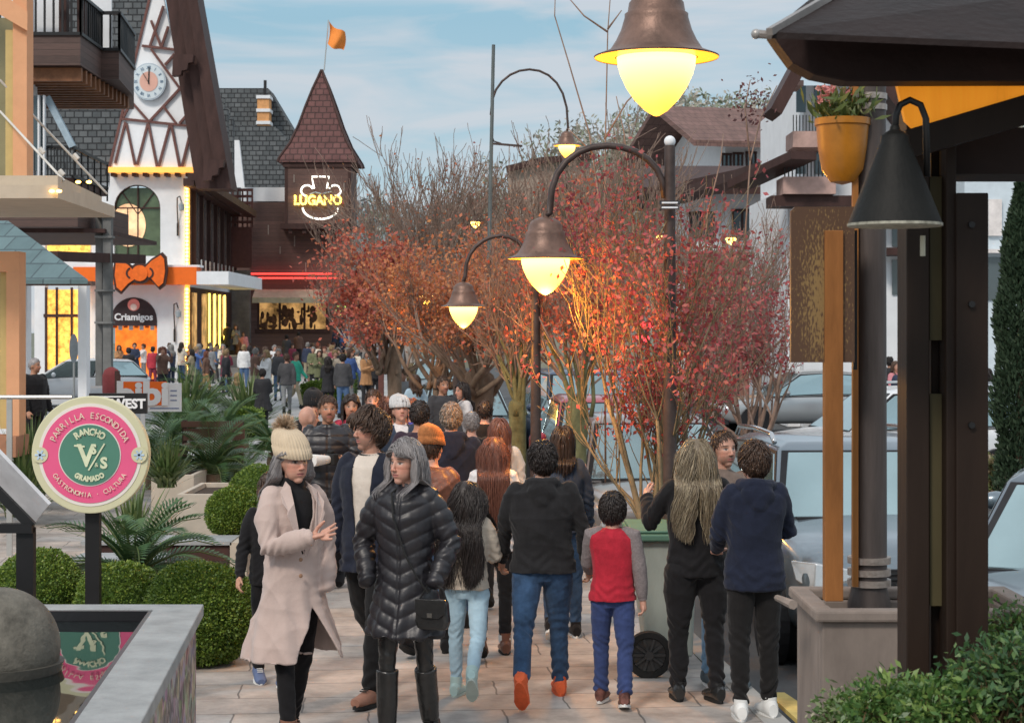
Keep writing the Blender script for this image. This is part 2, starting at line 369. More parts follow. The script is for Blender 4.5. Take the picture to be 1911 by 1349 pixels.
# far side pavement and planted median on the right
MB().box(9.5, 40, 24, 150, -.2, 0.01).build('far_pavement', M_lightpave).__setitem__('kind', 'structure')
# hill
def hill(name, pxs, pys, d, depth, mat, seed):
    rs = np.random.RandomState(seed); mb = MB(); n = 40; xs = np.linspace(pxs[0], pxs[-1], n); m_ = 12; v = []
    ys = np.interp(xs, pxs, pys)
    for j in range(m_):
        for i in range(n):
            t = j/(m_-1); z = Z(ys[i], d)*math.sin(t*math.pi*.5)**.8; dd = d-depth*(1-t)
            v.append((X(xs[i], d)+0, dd, z+rs.rand()*.8-1))
    f = [(j*n+i, j*n+i+1, (j+1)*n+i+1, (j+1)*n+i) for j in range(m_-1) for i in range(n-1)]
    mb.add(v, f); o = mb.build(name, mat, smooth=2); o['kind'] = 'structure'; return np.array(v)
M_hill = MA('hillside', (.17, .17, .13), .95, var=.3, scale=.15, bump=0)
hv = hill('hill', [880, 960, 1020, 1090, 1140, 1190, 1260, 1340, 1500, 1800, 2100], [440, 400, 360, 320, 275, 250, 235, 250, 240, 260, 300], 190, 70, M_hill, 3)
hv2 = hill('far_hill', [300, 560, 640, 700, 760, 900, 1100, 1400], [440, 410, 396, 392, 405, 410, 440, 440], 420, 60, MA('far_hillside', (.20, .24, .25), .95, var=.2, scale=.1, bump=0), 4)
rs = np.random.RandomState(5)
def wood(name, V, n, size, cols, label, dens=1):
    idx = rs.randint(0, len(V), n); p = V[idx]+rs.normal(size=(n, 3))*np.array([3.2, 4, .9]); p[:, 2] += 1.2
    # clump: gather leaves round tree tops
    k = 420; c = V[rs.randint(0, len(V), k)]+rs.normal(size=(k, 3))*np.array([4, 3, .4])
    ci = rs.randint(0, k, n); q = c[ci]; u = rs.normal(size=(n, 3)); u /= np.linalg.norm(u, axis=1)[:, None]
    q = q+u*np.array([1.9, 1.9, 2.6])*(rs.rand(n)**.4)[:, None]; q[:, 2] += 1.0
    v, f = leaves(q, size, 7, .35); o = npmesh(name, v, f, leafmat(name+'_leaves', cols, .8, .1)); tag(o, label, 'wood', kind='stuff')
wood('hillside_wood', hv[120:], 52000, .62, [(.30, .31, .24), (.20, .24, .16), (.36, .32, .27), (.42, .39, .35)], 'bare and green trees covering the hillside behind the street')
wood('far_wood', hv2[120:], 9000, 2.0, [(.20, .25, .26), (.26, .30, .30)], 'treeline coloured blue grey as haze on the horizon beyond the tower')  # distance haze is put into the leaf colours

# ------------------------------------------------------------------ shrubs, cycads, trees
L_box = leafmat('box_leaves', [(.15, .23, .03), (.07, .14, .02), (.25, .33, .05)], .5, .15)
L_cyc = leafmat('cycad_leaves', [(.035, .085, .03), (.06, .13, .05), (.09, .16, .05)], .45, .15)
L_red = leafmat('red_leaves', [(.54, .14, .08), (.38, .08, .065), (.62, .22, .10)], .6, .3)
L_red2 = leafmat('crimson_leaves', [(.45, .09, .09), (.30, .06, .08), (.55, .17, .13)], .6, .3)
L_rust = leafmat('rust_leaves', [(.55, .20, .08), (.42, .12, .06), (.62, .28, .10)], .6, .3)
L_dark = leafmat('cypress_leaves', [(.02, .045, .02), (.035, .065, .03)], .7, .1)
L_nan = leafmat('nandina_leaves', [(.10, .20, .05), (.05, .12, .03), (.22, .32, .08)], .35, .25)

def boxball(loc, r, label, group='clipped box balls in the garden', sq=.88, seed=0, n=9000):
    n = int(n*1.7)
    t = thing('box_bush', label, 'bush', loc, group=group); rs = np.random.RandomState(seed)
    def surf(u):
        k = 1+.05*np.sin(u[:, 0]*4+seed)*np.cos(u[:, 1]*5+u[:, 2]*3)+.025*np.sin(u[:, 0]*13+1)*np.sin(u[:, 2]*12+seed)*np.cos(u[:, 1]*11)
        return u*k[:, None]*np.array([r, r, r*sq])+np.array([0, 0, r*sq*.92])
    u = rs.normal(size=(n, 3)); u /= np.linalg.norm(u, axis=1)[:, None]; u = u[u[:, 2] > -.85]
    p = surf(u)*1; p += rs.normal(size=p.shape)*r*.018
    v, f = leaves(p, .020*max(1, r/.45), seed, .7, dirs=u*.7+rs.normal(size=u.shape)*.5)
    v[:, 2] = np.maximum(v[:, 2], .005)
    npmesh('foliage', v, f, L_box, t, False)
    m = MB().ell((0, 0, r*sq*.92), (r*.96, r*.96, r*sq*.92), nu=28, nv=18); m.build('core', MA('box_core', (.06, .11, .02), .9, var=.4, scale=30, bump=.8, dist=.03), t, False, smooth=2)
    return t
def cycad(loc, r, label, n=34, seed=0, group='cycads in the planting beds', h=.25, lf=.16):
    t = thing('cycad', label, 'plant', loc, group=group); rs = np.random.RandomState(seed); V = []; mb = MB()
    mb.lathe([(.09, 0), (.13, h*.5), (.10, h)], n=12); mb.build('trunk', M_bark, t, False, smooth=True)
    D = []; st = MB(); pts = []
    for i in range(n):
        az = i*2.399+rs.rand()*.3; el = R(20+58*rs.rand()); ln = r*(.8+.3*rs.rand()); K = 26
        p = np.array([0, 0, h]); d = np.array([math.cos(az)*math.cos(el), math.sin(az)*math.cos(el), math.sin(el)]); path = []
        for k in range(K):
            path.append(p.copy()); p = p+d*ln/K; d[2] -= .055+.03*rs.rand(); d /= np.linalg.norm(d)
        st.tube(path[::5]+[path[-1]], [.007*(1-j/7) + .002 for j in range(len(path[::5])+1)], 4)
        side = np.array([-math.sin(az), math.cos(az), 0])
        for k in range(3, K):
            w_ = math.sin(math.pi*min(1, (k+3)/(K+2)))**.6
            for s_ in (-1, 1):
                pts.append(path[k]); V.append(side*s_*w_*lf+(path[k]-path[k-1])/(ln/K)*lf*.55+np.array([0, 0, .03]))
    V = np.array(V); P_ = np.array(pts); b = np.cross(V, [0, 0, 1.]); b /= np.linalg.norm(b, axis=1)[:, None]+1e-6; s = .011*b
    v = np.stack([P_-s*.6, P_+V*.5-s+np.array([0, 0, .008]), P_+V, P_+V*.5+s], 1).reshape(-1, 3)
    npmesh('fronds', v, np.arange(len(P_)*4).reshape(-1, 4), L_cyc, t, False)
    st.build('frond_stems', MA('frond_stem', (.10, .14, .05), .6), t, False)
    return t
def grow(rs, out, tips, p, d, ln, r, lev, maxlev, spread, nb, up=.12, wob=.12, shrink=.62):
    K = 5; pts = [np.array(p)]; d = np.array(d, float)
    for k in range(K):
        d = d+rs.normal(size=3)*wob; d[2] += up; d /= np.linalg.norm(d); pts.append(pts[-1]+d*ln/K)
    r1 = r*.55 if lev < maxlev else r*.3
    out.append((pts, np.linspace(r, r1, K+1), lev))
    if lev >= maxlev-1: tips.extend([(pts[k]*(1-t_)+pts[k+1]*t_) for k in range(1, K) for t_ in rs.rand(3)]+[pts[-1]]*2)
    if lev < maxlev:
        for i in range(nb[lev]):
            k = rs.randint(2, K+1) if i else K
            e = rs.normal(size=3); e -= d*e.dot(d); e /= np.linalg.norm(e); nd = d+e*spread*(.6+.8*rs.rand()); nd /= np.linalg.norm(nd)
            rr = r+(r1-r)*k/K
            grow(rs, out, tips, pts[k], nd, ln*shrink*(.8+.4*rs.rand()), rr*.62, lev+1, maxlev, spread, nb, up, wob, shrink)
def tree(name, label, loc, stems, seed, nleaf, leafm, lsize, trunkmat=M_bark, maxlev=3, nb=(5, 4, 3), spread=.55, group=None, thr=1, cap=None, zmin=-9, up=.12, twig=M_twig, trunk=None, wob=.12, rmin=.003, cull=None):
    rs = np.random.RandomState(seed); t = thing(name, label, 'tree', loc, group=group); out = []; tips = []
    for (p, d, ln, r) in stems: grow(rs, out, tips, p, np.array(d)/np.linalg.norm(d), ln, r, 0, maxlev, spread, nb, up, wob)
    a, b = MB(), MB()
    if trunk: a.tube(trunk[0], trunk[1], 14, rnd=True)
    for pts, rad, lev in out:
        (a if lev < 1 else b).tube(pts, [max(rmin, q) for q in rad], 8 if lev == 0 else (5 if lev == 1 else 3), cap=lev < 1)
    a.build('trunk', trunkmat, t, False, smooth=2); b.build('branches', twig, t, False, smooth=2, fixn=False)
    if nleaf:
        tp = np.array(tips); q = tp[rs.randint(0, len(tp), nleaf)]+rs.normal(size=(nleaf, 3))*cull if cull else tp[rs.randint(0, len(tp), nleaf)]+rs.normal(size=(nleaf, 3))*.05
        # uneven: drop some clumps
        w_ = np.sin(q[:, 0]*5+seed)*np.sin(q[:, 2]*4.3+seed*2)*np.sin(q[:, 1]*5.1+1)
        q = q[((w_+rs.rand(len(q))*1.1) > .45) & (q[:, 2]+rs.normal(size=len(q))*.12 > zmin)]
        v, f = leaves(q, lsize, seed, .6); npmesh('crown', v, f, leafm, t, False)
    return t
# ------------------------------------------------------------------ people
def skinmat(name, col, lip=(.45, .17, .15), brow=(.10, .07, .05), iris=(.05, .03, .02), beard=None):
    m, nt, b = _nm(name); N = nt.nodes.new; L = nt.links.new
    at = N('ShaderNodeAttribute'); at.attribute_name = 'hd'; sp = N('ShaderNodeSeparateXYZ'); L(at.outputs['Vector'], sp.inputs[0])
    ax = N('ShaderNodeMath'); ax.operation = 'ABSOLUTE'; L(sp.outputs[0], ax.inputs[0])
    front = N('ShaderNodeMath'); front.operation = 'LESS_THAN'; L(sp.outputs[1], front.inputs[0]); front.inputs[1].default_value = -.035
    tc = N('ShaderNodeTexCoord'); nz = N('ShaderNodeTexNoise'); nz.inputs['Scale'].default_value = 22; nz.inputs['Detail'].default_value = 4; L(tc.outputs['Object'], nz.inputs[0])
    rp = N('ShaderNodeValToRGB'); L(nz.outputs[0], rp.inputs[0]); rp.color_ramp.elements[0].position = .3; rp.color_ramp.elements[1].position = .7
    rp.color_ramp.elements[0].color = (*[c*.88 for c in col], 1); rp.color_ramp.elements[1].color = (*[min(1, c*1.08) for c in col], 1)
    cur = rp.outputs[0]
    def ell(cx, cz, a, bb, col, cur, soft=.35, xo=None, amt=1, tilt=0):
        def mth(op, x, y=None):
            n = N('ShaderNodeMath'); n.operation = op
            for i, q in enumerate((x, y)):
                if q is None: continue
                if isinstance(q, (int, float)): n.inputs[i].default_value = q
                else: L(q, n.inputs[i])
            return n.outputs[0]
        dx0 = mth('SUBTRACT', ax.outputs[0], cx); dx = mth('DIVIDE', dx0, a)
        zz = sp.outputs[2]
        if tilt: zz = mth('SUBTRACT', zz, mth('MULTIPLY', dx0, tilt))
        dz = mth('DIVIDE', mth('SUBTRACT', zz, cz), bb)
        d = mth('ADD', mth('MULTIPLY', dx, dx), mth('MULTIPLY', dz, dz))
        mr = N('ShaderNodeMapRange'); L(d, mr.inputs[0]); mr.inputs[1].default_value = 1+soft; mr.inputs[2].default_value = 1-soft; mr.inputs[4].default_value = amt
        f = mth('MULTIPLY', mr.outputs[0], front.outputs[0])
        mx = N('ShaderNodeMix'); mx.data_type = 'RGBA'; L(f, mx.inputs[0]); L(cur, mx.inputs[6]); mx.inputs[7].default_value = (*col, 1)
        return mx.outputs[2]
    red = (min(1, col[0]*1.02), col[1]*.72, col[2]*.68)
    cur = ell(.042, -.028, .026, .024, red, cur, .9, amt=.5)
    cur = ell(0, -.028, .016, .016, red, cur, .9, amt=.5)
    if beard: cur = ell(0, -.085, .075, .052, beard, cur, .6, amt=.55); cur = ell(0, -.049, .03, .006, beard, cur, .6, amt=.6)
    cur = ell(0, -.063, .024, .0085, lip, cur, .3)
    cur = ell(0, -.062, .022, .0018, (.12, .04, .04), cur, .4)
    cur = ell(.032, .005, .021, .013, tuple(c*.62 for c in col), cur, .8, amt=.6)
    cur = ell(.032, .004, .0140, .0052, (.36, .31, .29), cur, .4)
    cur = ell(.031, .004, .0062, .0062, iris, cur, .25)
    cur = ell(.032, .0105, .0165, .0028, (.04, .025, .02), cur, .4)
    cur = ell(.034, .028, .020, .0046, brow, cur, .5, amt=.85, tilt=-.15)
    cur = ell(.009, -.040, .0042, .003, (.15, .06, .05), cur, .5)
    L(cur, b.inputs['Base Color']); b.inputs['Roughness'].default_value = .52; b.inputs['Subsurface Weight'].default_value = .08
    b.inputs['Subsurface Radius'].default_value = (.01, .004, .002)
    return m

def remesh(mb, voxel, smooth=2, fac=.5):
    me = bpy.data.meshes.new('r'); me.from_pydata(mb.v, [], mb.f)
    bm = bmesh.new(); bm.from_mesh(me); bmesh.ops.recalc_face_normals(bm, faces=bm.faces); bm.to_mesh(me); bm.free()
    o = bpy.data.objects.new('r', me); COL.objects.link(o)
    r = o.modifiers.new('r', 'REMESH'); r.mode = 'VOXEL'; r.voxel_size = voxel; r.use_smooth_shade = True
    if smooth: s = o.modifiers.new('s', 'SMOOTH'); s.iterations = smooth; s.factor = fac
    m2 = bpy.data.meshes.new_from_object(o.evaluated_get(bpy.context.evaluated_depsgraph_get()))
    bpy.data.objects.remove(o); bpy.data.meshes.remove(me); return m2
def vget(me):
    a = np.empty(len(me.vertices)*3, 'f'); me.vertices.foreach_get('co', a); return a.reshape(-1, 3).astype(float)
def vnor(me):
    a = np.empty(len(me.vertices)*3, 'f'); me.vertex_normals.foreach_get('vector', a); return a.reshape(-1, 3).astype(float)
def vset(me, v): me.vertices.foreach_set('co', v.astype('f').ravel()); me.update()
def finish(me, name, mat, parent):
    me.name = name
    me.materials.clear()
    for q in (mat if isinstance(mat, (list, tuple)) else [mat]): me.materials.append(q)
    me.polygons.foreach_set('use_smooth', [True]*len(me.polygons))
    o = bpy.data.objects.new(name, me); COL.objects.link(o); o.parent = parent; return o
def folds(V, Nn, amp, seed, freq=16, vert=.35):
    rs = np.random.RandomState(seed); d = np.zeros(len(V))
    for i in range(6):
        k = rs.normal(size=3); k[2] *= .55+vert; k /= np.linalg.norm(k); f = freq*(.6+1.4*rs.rand())
        w_ = 1.2*np.sin(V@(rs.normal(size=3)*7)+rs.rand()*6)
        s = np.sin(V@k*f+w_+rs.rand()*6); d += (np.sign(s)*np.abs(s)**1.3 if i % 2 else 1.6*(1-np.abs(s))**2.2-.5)*(16/f)
    return V+Nn*(d*amp/3)[:, None]
def Rz(a): return Matrix.Rotation(a, 3, 'Z')
def Rx(a): return Matrix.Rotation(a, 3, 'X')
def Ry(a): return Matrix.Rotation(a, 3, 'Y')

def hair_mesh(o_parent, hc, hm, mat, length, n, seed, style='long', wave=.0, back=True, hs=1., thick=.0045, side_part=0, name='hair', pw=1., fringe=0, topvol=.012, shl=(.19, .125), hairline=.062, facey=-.03, under=False):
    rs = np.random.RandomState(seed); hm = np.array(hm)
    u = rs.normal(size=(n*4, 3)); u /= np.linalg.norm(u, axis=1)[:, None]
    az = np.degrees(np.arctan2(u[:, 0], -u[:, 1])); aa = np.abs(az)
    lim = np.interp(aa, [0, 35, 62, 85, 120, 180], [hairline+.01, hairline, .035, .0, -.045, -.07])
    r = np.array([.078, .098, .108]); c0 = np.array([0, .008, .018])
    p = u*r+c0; keep = p[:, 2] > lim; p = p[keep][:n]; u = u[keep][:n]; n = len(p)
    K = 7 if length < .12 else 14
    step = length/K*(1 if length < .12 else 1.12)
    # comb direction
    paths = []; q = p+u*.002; ph = rs.rand(n)*6.28; fr = 20+rs.rand(n)*14
    crown = np.array([side_part*.03, .05 if style == 'short' else .0, .12])
    fall = rs.rand(n); cl = np.stack([np.sin(u[:, 1]*9+u[:, 2]*7+seed), np.sin(u[:, 0]*8+u[:, 2]*9+2), .6*np.sin(u[:, 0]*10+u[:, 1]*8)], 1)*min(1, topvol/.02)
    for k in range(K+1):
        paths.append(q.copy())
        if style == 'short':
            d = q-crown; d -= u*(d*u).sum(1)[:, None]; d /= np.linalg.norm(d, axis=1)[:, None]+1e-6
            d = d+u*(.5 if topvol > .025 else .15)+cl*(.55 if topvol > .02 else .18)+rs.normal(size=(n, 3))*(.12 if topvol > .02 else .07)
            if fringe: d[:, 1] -= fringe*(q[:, 2] > .05)
        else:
            sx = np.sign(q[:, 0]-side_part*.03+1e-4)
            d = np.stack([sx*np.where(q[:, 1] < -.03, 1.5, .55)*np.exp(-k/3.)*(q[:, 2] > .0), .25*np.exp(-k/2.5)*np.ones(n)*(1 if back else .3), -np.ones(n)], 1)
            if wave > .25: d[:, 0] += np.sign(q[:, 0])*.13*(q[:, 2] < -.02)
            d[:, 0] += wave*np.sin(fr*k*step+ph); d[:, 1] += wave*.7*np.cos(fr*k*step+ph)
            d += rs.normal(size=(n, 3))*.06
        d /= np.linalg.norm(d, axis=1)[:, None]; q = q+d*step
        if style == 'short':
            e = (q-c0)/(r+topvol*(.7+.9*fall)[:, None]); ln = np.linalg.norm(e, axis=1); o_ = ln > 1; q[o_] = c0+(q[o_]-c0)/ln[o_][:, None]
        mrg = (topvol if k > 0 else .003)*(.6+.8*fall)*np.where((q[:, 2] > .02) & under, .08, 1)
        e = (q-c0)/(r+mrg[:, None]); ln = np.linalg.norm(e, axis=1); ins = ln < 1
        q[ins] = c0+(e[ins]/ln[ins][:, None])*(r+mrg[ins][:, None])
        # keep off the face
        if style != 'short': lo_ = q[:, 2] < .045; q[lo_, 1] = np.maximum(q[lo_, 1], facey); q[lo_, 0] = np.sign(q[lo_, 0])*np.maximum(np.abs(q[lo_, 0]), np.where(q[lo_, 1] < 0, .076, 0))
        # shoulders
        if style != 'short':
            rm = np.clip((-.085-q[:, 2])/.085, 0, 1); ys = ((shl[1]+.018)*rm*np.sqrt(np.maximum(0, 1-(q[:, 0]/.25)**2))+.012*rm)*(.9+.25*fall)
            q[:, 1] = np.where(q[:, 1] >= -.01, np.maximum(q[:, 1], ys), np.minimum(q[:, 1], -ys))
    A = np.stack(paths, 1)*hs            # n,K+1,3
    lenf = (.75+.25*rs.rand(n)); 
    A = A@hm.T+np.array(hc)
    T = np.gradient(A, axis=1); T /= np.linalg.norm(T, axis=2)[:, :, None]+1e-9
    ref = rs.normal(size=(n, 1, 3)); S1 = np.cross(T, ref); S1 /= np.linalg.norm(S1, axis=2)[:, :, None]+1e-9; S2 = np.cross(T, S1)
    w_ = thick*(.6+.8*rs.rand(n))[:, None, None]*hs*np.array([.9]+[1]*(K-1)+[.25])[None, :, None]*(1-.45*np.linspace(0, 1, K+1))[None, :, None]
    rings = [A+S1*w_*math.cos(a)+S2*w_*math.sin(a) for a in (0, 2.094, 4.189)]
    V = np.stack(rings, 2).reshape(-1, 3)         # n,K+1,3ring
    b = np.arange(n)[:, None, None]*(K+1)*3+np.arange(K)[None, :, None]*3; k3 = np.arange(3)[None, None, :]; k4 = (k3+1) % 3
    Fc = np.stack(np.broadcast_arrays(b+k3, b+k4, b+3+k4, b+3+k3), -1).reshape(-1, 4)
    # scalp cap
    mb = MB(); nu, nv = 28, 16; cv = []
    for j in range(nv+1):
        th = math.pi*j/nv
        for i in range(nu):
            a = 2*math.pi*i/nu; uu = np.array([math.sin(th)*math.sin(a), -math.sin(th)*math.cos(a), math.cos(th)])
            ad = abs(math.degrees(math.atan2(uu[0], -uu[1]))); pz = uu*(r+.004)+c0
            li = np.interp(ad, [0, 35, 62, 85, 120, 180], [hairline+.014, hairline, .04, .0, -.045, -.07])
            if pz[2] < li: pz = uu*(r-.012)+c0
            cv.append(pz)
    cv = np.array(cv)*hs@hm.T+np.array(hc)
    cf = np.array([(j*nu+i, j*nu+(i+1) % nu, (j+1)*nu+(i+1) % nu, (j+1)*nu+i) for j in range(nv) for i in range(nu)])
    o = npmesh(name, np.concatenate([V, cv]), np.concatenate([Fc, cf+len(V)]), mat, o_parent, False)
    o.data.polygons.foreach_set('use_smooth', [True]*len(o.data.polygons)); return o

def shoe(ank, mrot, up, sole, parent, boot=0, hs=1., wd=.045, name='shoe'):
    a = MB(); f = []
    prof = [(.075, -.045, .030, .040), (.05, -.035, .042, .055), (0, -.035, .042, .06), (-.05, -.045, .043, .05), (-.10, -.055, .048, .036), (-.15, -.06, .046, .028), (-.175, -.063, .03, .022)]
    n = 12; V = []
    for (y, z, rx, rz) in prof:
        for k in range(n):
            t = 2*math.pi*k/n; V.append((rx*math.cos(t), y, max(-.085, z+rz*math.sin(t))))
    Fq = [(i*n+k, i*n+(k+1) % n, (i+1)*n+(k+1) % n, (i+1)*n+k) for i in range(len(prof)-1) for k in range(n)]+[tuple(range(n)), tuple(range((len(prof)-1)*n, len(prof)*n))]
    a.add(V, Fq)
    a.tube([(0, .012, -.03), (0, .012, .03+boot)], [.045, .042+boot*.06], 12)
    # sole
    so = [(.034*math.cos(t)*(1.35 if math.sin(t) > 0 else 1.1), -.05+.13*math.sin(-t)) for t in np.linspace(0, 2*math.pi, 17)[:-1]]
    a.prism([(x*1.05, y) for x, y in so], -.098, -.076, 1, 'XY')
    # laces
    for k in range(3): a.box(-.022, .022, -.062-k*.018, -.056-k*.018, .008-k*.008, .014-k*.008, 1)
    M_ = Matrix(mrot)
    a.v = [tuple(Vector(ank)+M_ @ (Vector(p)*hs)) for p in a.v]
    return a.build(name, [up, sole], parent, False, smooth=True)

def hand(mb, w_, d, palmn, hs=1., curl=.6, spread=.12, side=1):
    """palm at wrist w_, direction d, palm normal palmn; thumb on the side"""
    d = Vector(d).normalized(); pn = Vector(palmn); pn = (pn-d*pn.dot(d)).normalized(); sd = d.cross(pn)*side
    w_ = Vector(w_)
    mb.tube([w_-d*.01*hs, w_+d*.04*hs, w_+d*.085*hs], [(.024*hs, .017*hs), (.036*hs, .016*hs), (.036*hs, .013*hs)] if abs((Vector((0, 0, 1)) if abs(d.z) < .9 else Vector((0, -1, 0))).cross(d).normalized().dot(sd)) > .5 else [.022*hs, .028*hs, .026*hs], 10, rnd=True)
    for i, (off, ln) in enumerate(((-.028, .066), (-.0095, .076), (.0095, .070), (.028, .056))):
        p = w_+d*.085*hs+sd*off*hs; dd = (d+sd*(off/.028)*spread).normalized(); pts = [p-dd*.015*hs, p]; c = 0
        for k in range(3):
            c += curl*(.55+.25*k)*(.8+.15*i); v = dd*math.cos(c)+pn*math.sin(c); pts.append(pts[-1]+v*ln*hs*(.42, .32, .26)[k])
        mb.tube(pts, [.0095*hs, .0095*hs, .0088*hs, .0082*hs, .007*hs], 8, rnd=True)
    p = w_+d*.025*hs-sd*.026*hs; v = (d*.65-sd*.7+pn*.35).normalized(); v2 = (d*.9-sd*.25+pn*.4).normalized()
    mb.tube([p, p+v*.032*hs, p+v*.032*hs+v2*.03*hs, p+v*.032*hs+v2*.052*hs], [.0125*hs, .011*hs, .0095*hs, .008*hs], 8, rnd=True)

def person(name_label, px, d, H, yaw=0, lean=0, legs=((8, 8, .03, 0), (-14, 22, .03, 25)), arms=((5, 8, 15, 0), (5, 8, 15, 0)), head=(0, 0), sex='m', kid=0,
           top=None, pants=None, shoes=None, hair=None, skin=None, vox=.008, seed=1, group=None, ft=0, wide=1., hands=(.6, .6), handn=None, belly=0, cat='person', bodycol=None, z0=0):
    rs = np.random.RandomState(seed); s = H/1.72
    hs = 1+kid*.42                       # child head
    sw = (.168 if sex == 'm' else .150)*wide*(1-.05*kid); hw = (.085 if sex == 'm' else .088)*wide
    tw = (1.0 if sex == 'm' else .9)*wide
    HJ = {}; J = {}
    hipz = .90
    for i, sd in enumerate((-1, 1)):
        fl, kn, sp_, fp = legs[i]; a = R(fl); h = Vector((sd*hw, 0, hipz))
        d1 = Vector((sd*sp_, -math.sin(a), -math.cos(a))).normalized(); k = h+d1*.43
        b = R(fl-kn); d2 = Vector((sd*sp_*.3, -math.sin(b), -math.cos(b))).normalized(); an = k+d2*.39
        J['hip', i] = h; J['knee', i] = k; J['ank', i] = an
        HJ[i] = Rz(R(-sd*6)) @ Rx(R(fp)) if fp >= 0 else Rz(R(-sd*6)) @ Rx(R(fp))
    lm = Rx(R(lean)); pv = Vector((0, 0, .92))
    def U(p): return pv+lm @ (Vector(p)-pv)
    for i, sd in enumerate((-1, 1)):
        a, o_, e, t = [R(q) for q in arms[i]]
        sh = U((sd*sw, .005, 1.405)); u = lm @ Vector((sd*math.sin(o_), -math.sin(a)*math.cos(o_), -math.cos(a)*math.cos(o_)))
        f = lm @ Vector((sd*math.sin(o_)*.45-sd*math.sin(t), -math.sin(a+e)*math.cos(t), -math.cos(a+e)*math.cos(o_))).normalized()
        el = sh+u*.285; wr = el+f*.25; J['sh', i] = sh; J['el', i] = el; J['wr', i] = wr; J['fd', i] = f
    minz = min((J['ank', i]+HJ[i] @ Vector(q)).z for i in (0, 1) for q in ((0, -.17, -.098), (0, .075, -.098)))
    dz = Vector((0, 0, -minz))
    for k in J:
        if k[0] != 'fd': J[k] = J[k]+dz
    pv = pv+dz; _U = U
    def U(p): return pv+lm @ (Vector(p)+dz-pv)
    hc = U((0, -.012, 1.60)); hc.z -= .025*0
    hm = lm @ Rz(R(head[0])) @ Rx(R(-head[1]))
    # ---- body
    mb = MB(); body_r = .86
    def T(rg, k=1., n=20):
        m_ = MB(); m_.rings([(x, y, z, rx*k*tw, ry*k) for x, y, z, rx, ry in rg], n); return [tuple(U(p)) for p in m_.v], m_.f
    tor = [(0, 0, .84, .150, .105), (0, 0, .93, .160, .112), (0, -.005-belly*.5, 1.06, .140, .105+belly), (0, 0-belly*.3, 1.20, .158, .115+belly*.5), (0, .0, 1.31, .172, .118), (0, .005, 1.39, .165, .105), (0, .01, 1.44, .105, .075), (0, .01, 1.47, .06, .055)]
    v, f = T(tor, body_r); mb.add(v, f)
    for i in (0, 1):
        mb.tube([J['hip', i], J['knee', i], J['ank', i]], [.056*body_r*wide, .038, .028], 12, rnd=True)
        mb.tube([J['sh', i]-Vector((0, 0, .01)), J['el', i], J['wr', i]], [.043, .034, .024], 10, rnd=True)
        sd = (-1, 1)[i]
        pn = handn[i] if handn and handn[i] else lm @ Vector((-sd, 0, 0)) if abs(J['fd', i].z) > .5 else Vector((0, 0, 1))
        if hands[i] is not None: hand(mb, J['wr', i], J['fd', i], pn, hs=1.05, curl=hands[i], spread=.35 if hands[i] < .2 else .12, side=sd if abs(J['fd', i].z) > .5 else -sd)
    def hp(p): return hc+hm @ (Vector(p)*hs)
    def he(c, r, M_=None, **k):
        m_ = MB().ell((0, 0, 0), r, M_, **k); mb.add([hp(Vector(p)+Vector(c)) for p in m_.v], m_.f)
    he((0, .010, .022), (.0765, .093, .102), nu=24, nv=16)
    he((0, -.028, -.045), (.061, .058, .064), nu=20, nv=12)
    he((0, -.052, -.098), (.026, .026, .020))
    he((0, -.030, -.010), (.064, .058, .05))
    m_ = MB().tube([(0, -.082, .012), (0, -.094, -.012), (0, -.102, -.030)], [.008, .0095, .0115], 10, rnd=True); mb.add([hp(p) for p in m_.v], m_.f)
    for sd in (-1, 1):
        he((sd*.077, .014, -.008), (.009, .018, .030), Rz(sd*.3)); he((sd*.011, -.097, -.034), (.009, .009, .007))
    m_ = MB().tube([(0, -.0, -.05), (0, .02, -.10), (0, .022, -.13)], [.050*1, .047, .047], 14); nk = [hp(p) for p in m_.v]; mb.add(nk, m_.f)
    mb.tube([U((0, .012, 1.42)), hp((0, .012, -.08))], [.06, .047*hs], 14)
    me = remesh(mb, vox*.62 if vox < .01 else vox, 1)
    V = vget(me); hmi = np.array(hm.inverted()); hl = (V-np.array(hc))@hmi.T/hs
    Nn = vnor(me); ax = np.abs(hl[:, 0]); fr = hl[:, 1] < -.03
    g = lambda x, z, sx, sz: np.exp(-((ax-x)/sx)**2-((hl[:, 2]-z)/sz)**2)*fr
    dsp = -.0075*g(.032, .006, .014, .010)+.004*g(0, -.057, .020, .006)+.0045*g(0, -.070, .017, .006)-.0035*g(0, -.0625, .02, .0022)+.004*g(.034, .030, .022, .007)+.003*g(.046, -.03, .018, .02)+.003*g(.032, .004, .009, .005)
    V = V+Nn*(dsp*hs)[:, None]; vset(me, V)
    at = me.attributes.new('hd', 'FLOAT_VECTOR', 'POINT'); at.data.foreach_set('vector', hl.astype('f').ravel())
    body = finish(me, 'person', skin, None)
    # ---- trousers
    pt = dict(bulk=1., col=M_black, leg=.0, cuff=0); pt.update(pants or {})
    b = pt['bulk']; mb = MB()
    zt = pt.get('top', .95)
    m_ = MB().rings([(0, 0, .80, .12*tw, .10), (0, .0, .85, .158*tw, .118), (0, .004, .90, .158*tw, .116), (0, 0, zt, .135*tw, .100)], 20)
    mb.add([tuple(Vector(p)+dz) for p in m_.v], m_.f)
    for i in (0, 1):
        h, k, a = J['hip', i], J['knee', i], J['ank', i]; zc = .02+pt.get('short', 0)
        mb.tube([h+Vector((0, 0, -.05)), h*.55+k*.45, k, k*.45+a*.55, a+(k-a).normalized()*zc], [.082*b*wide, .077*b*wide, .060*b, .055*b, .050*b*pt.get('hem', 1)], 16, rnd=True)
    me = remesh(mb, vox, 2); V = vget(me); Nn = vnor(me)
    amp = pt.get('fold', .006); zz = V[:, 2]
    V = folds(V, Nn, amp, seed, 18, .6)
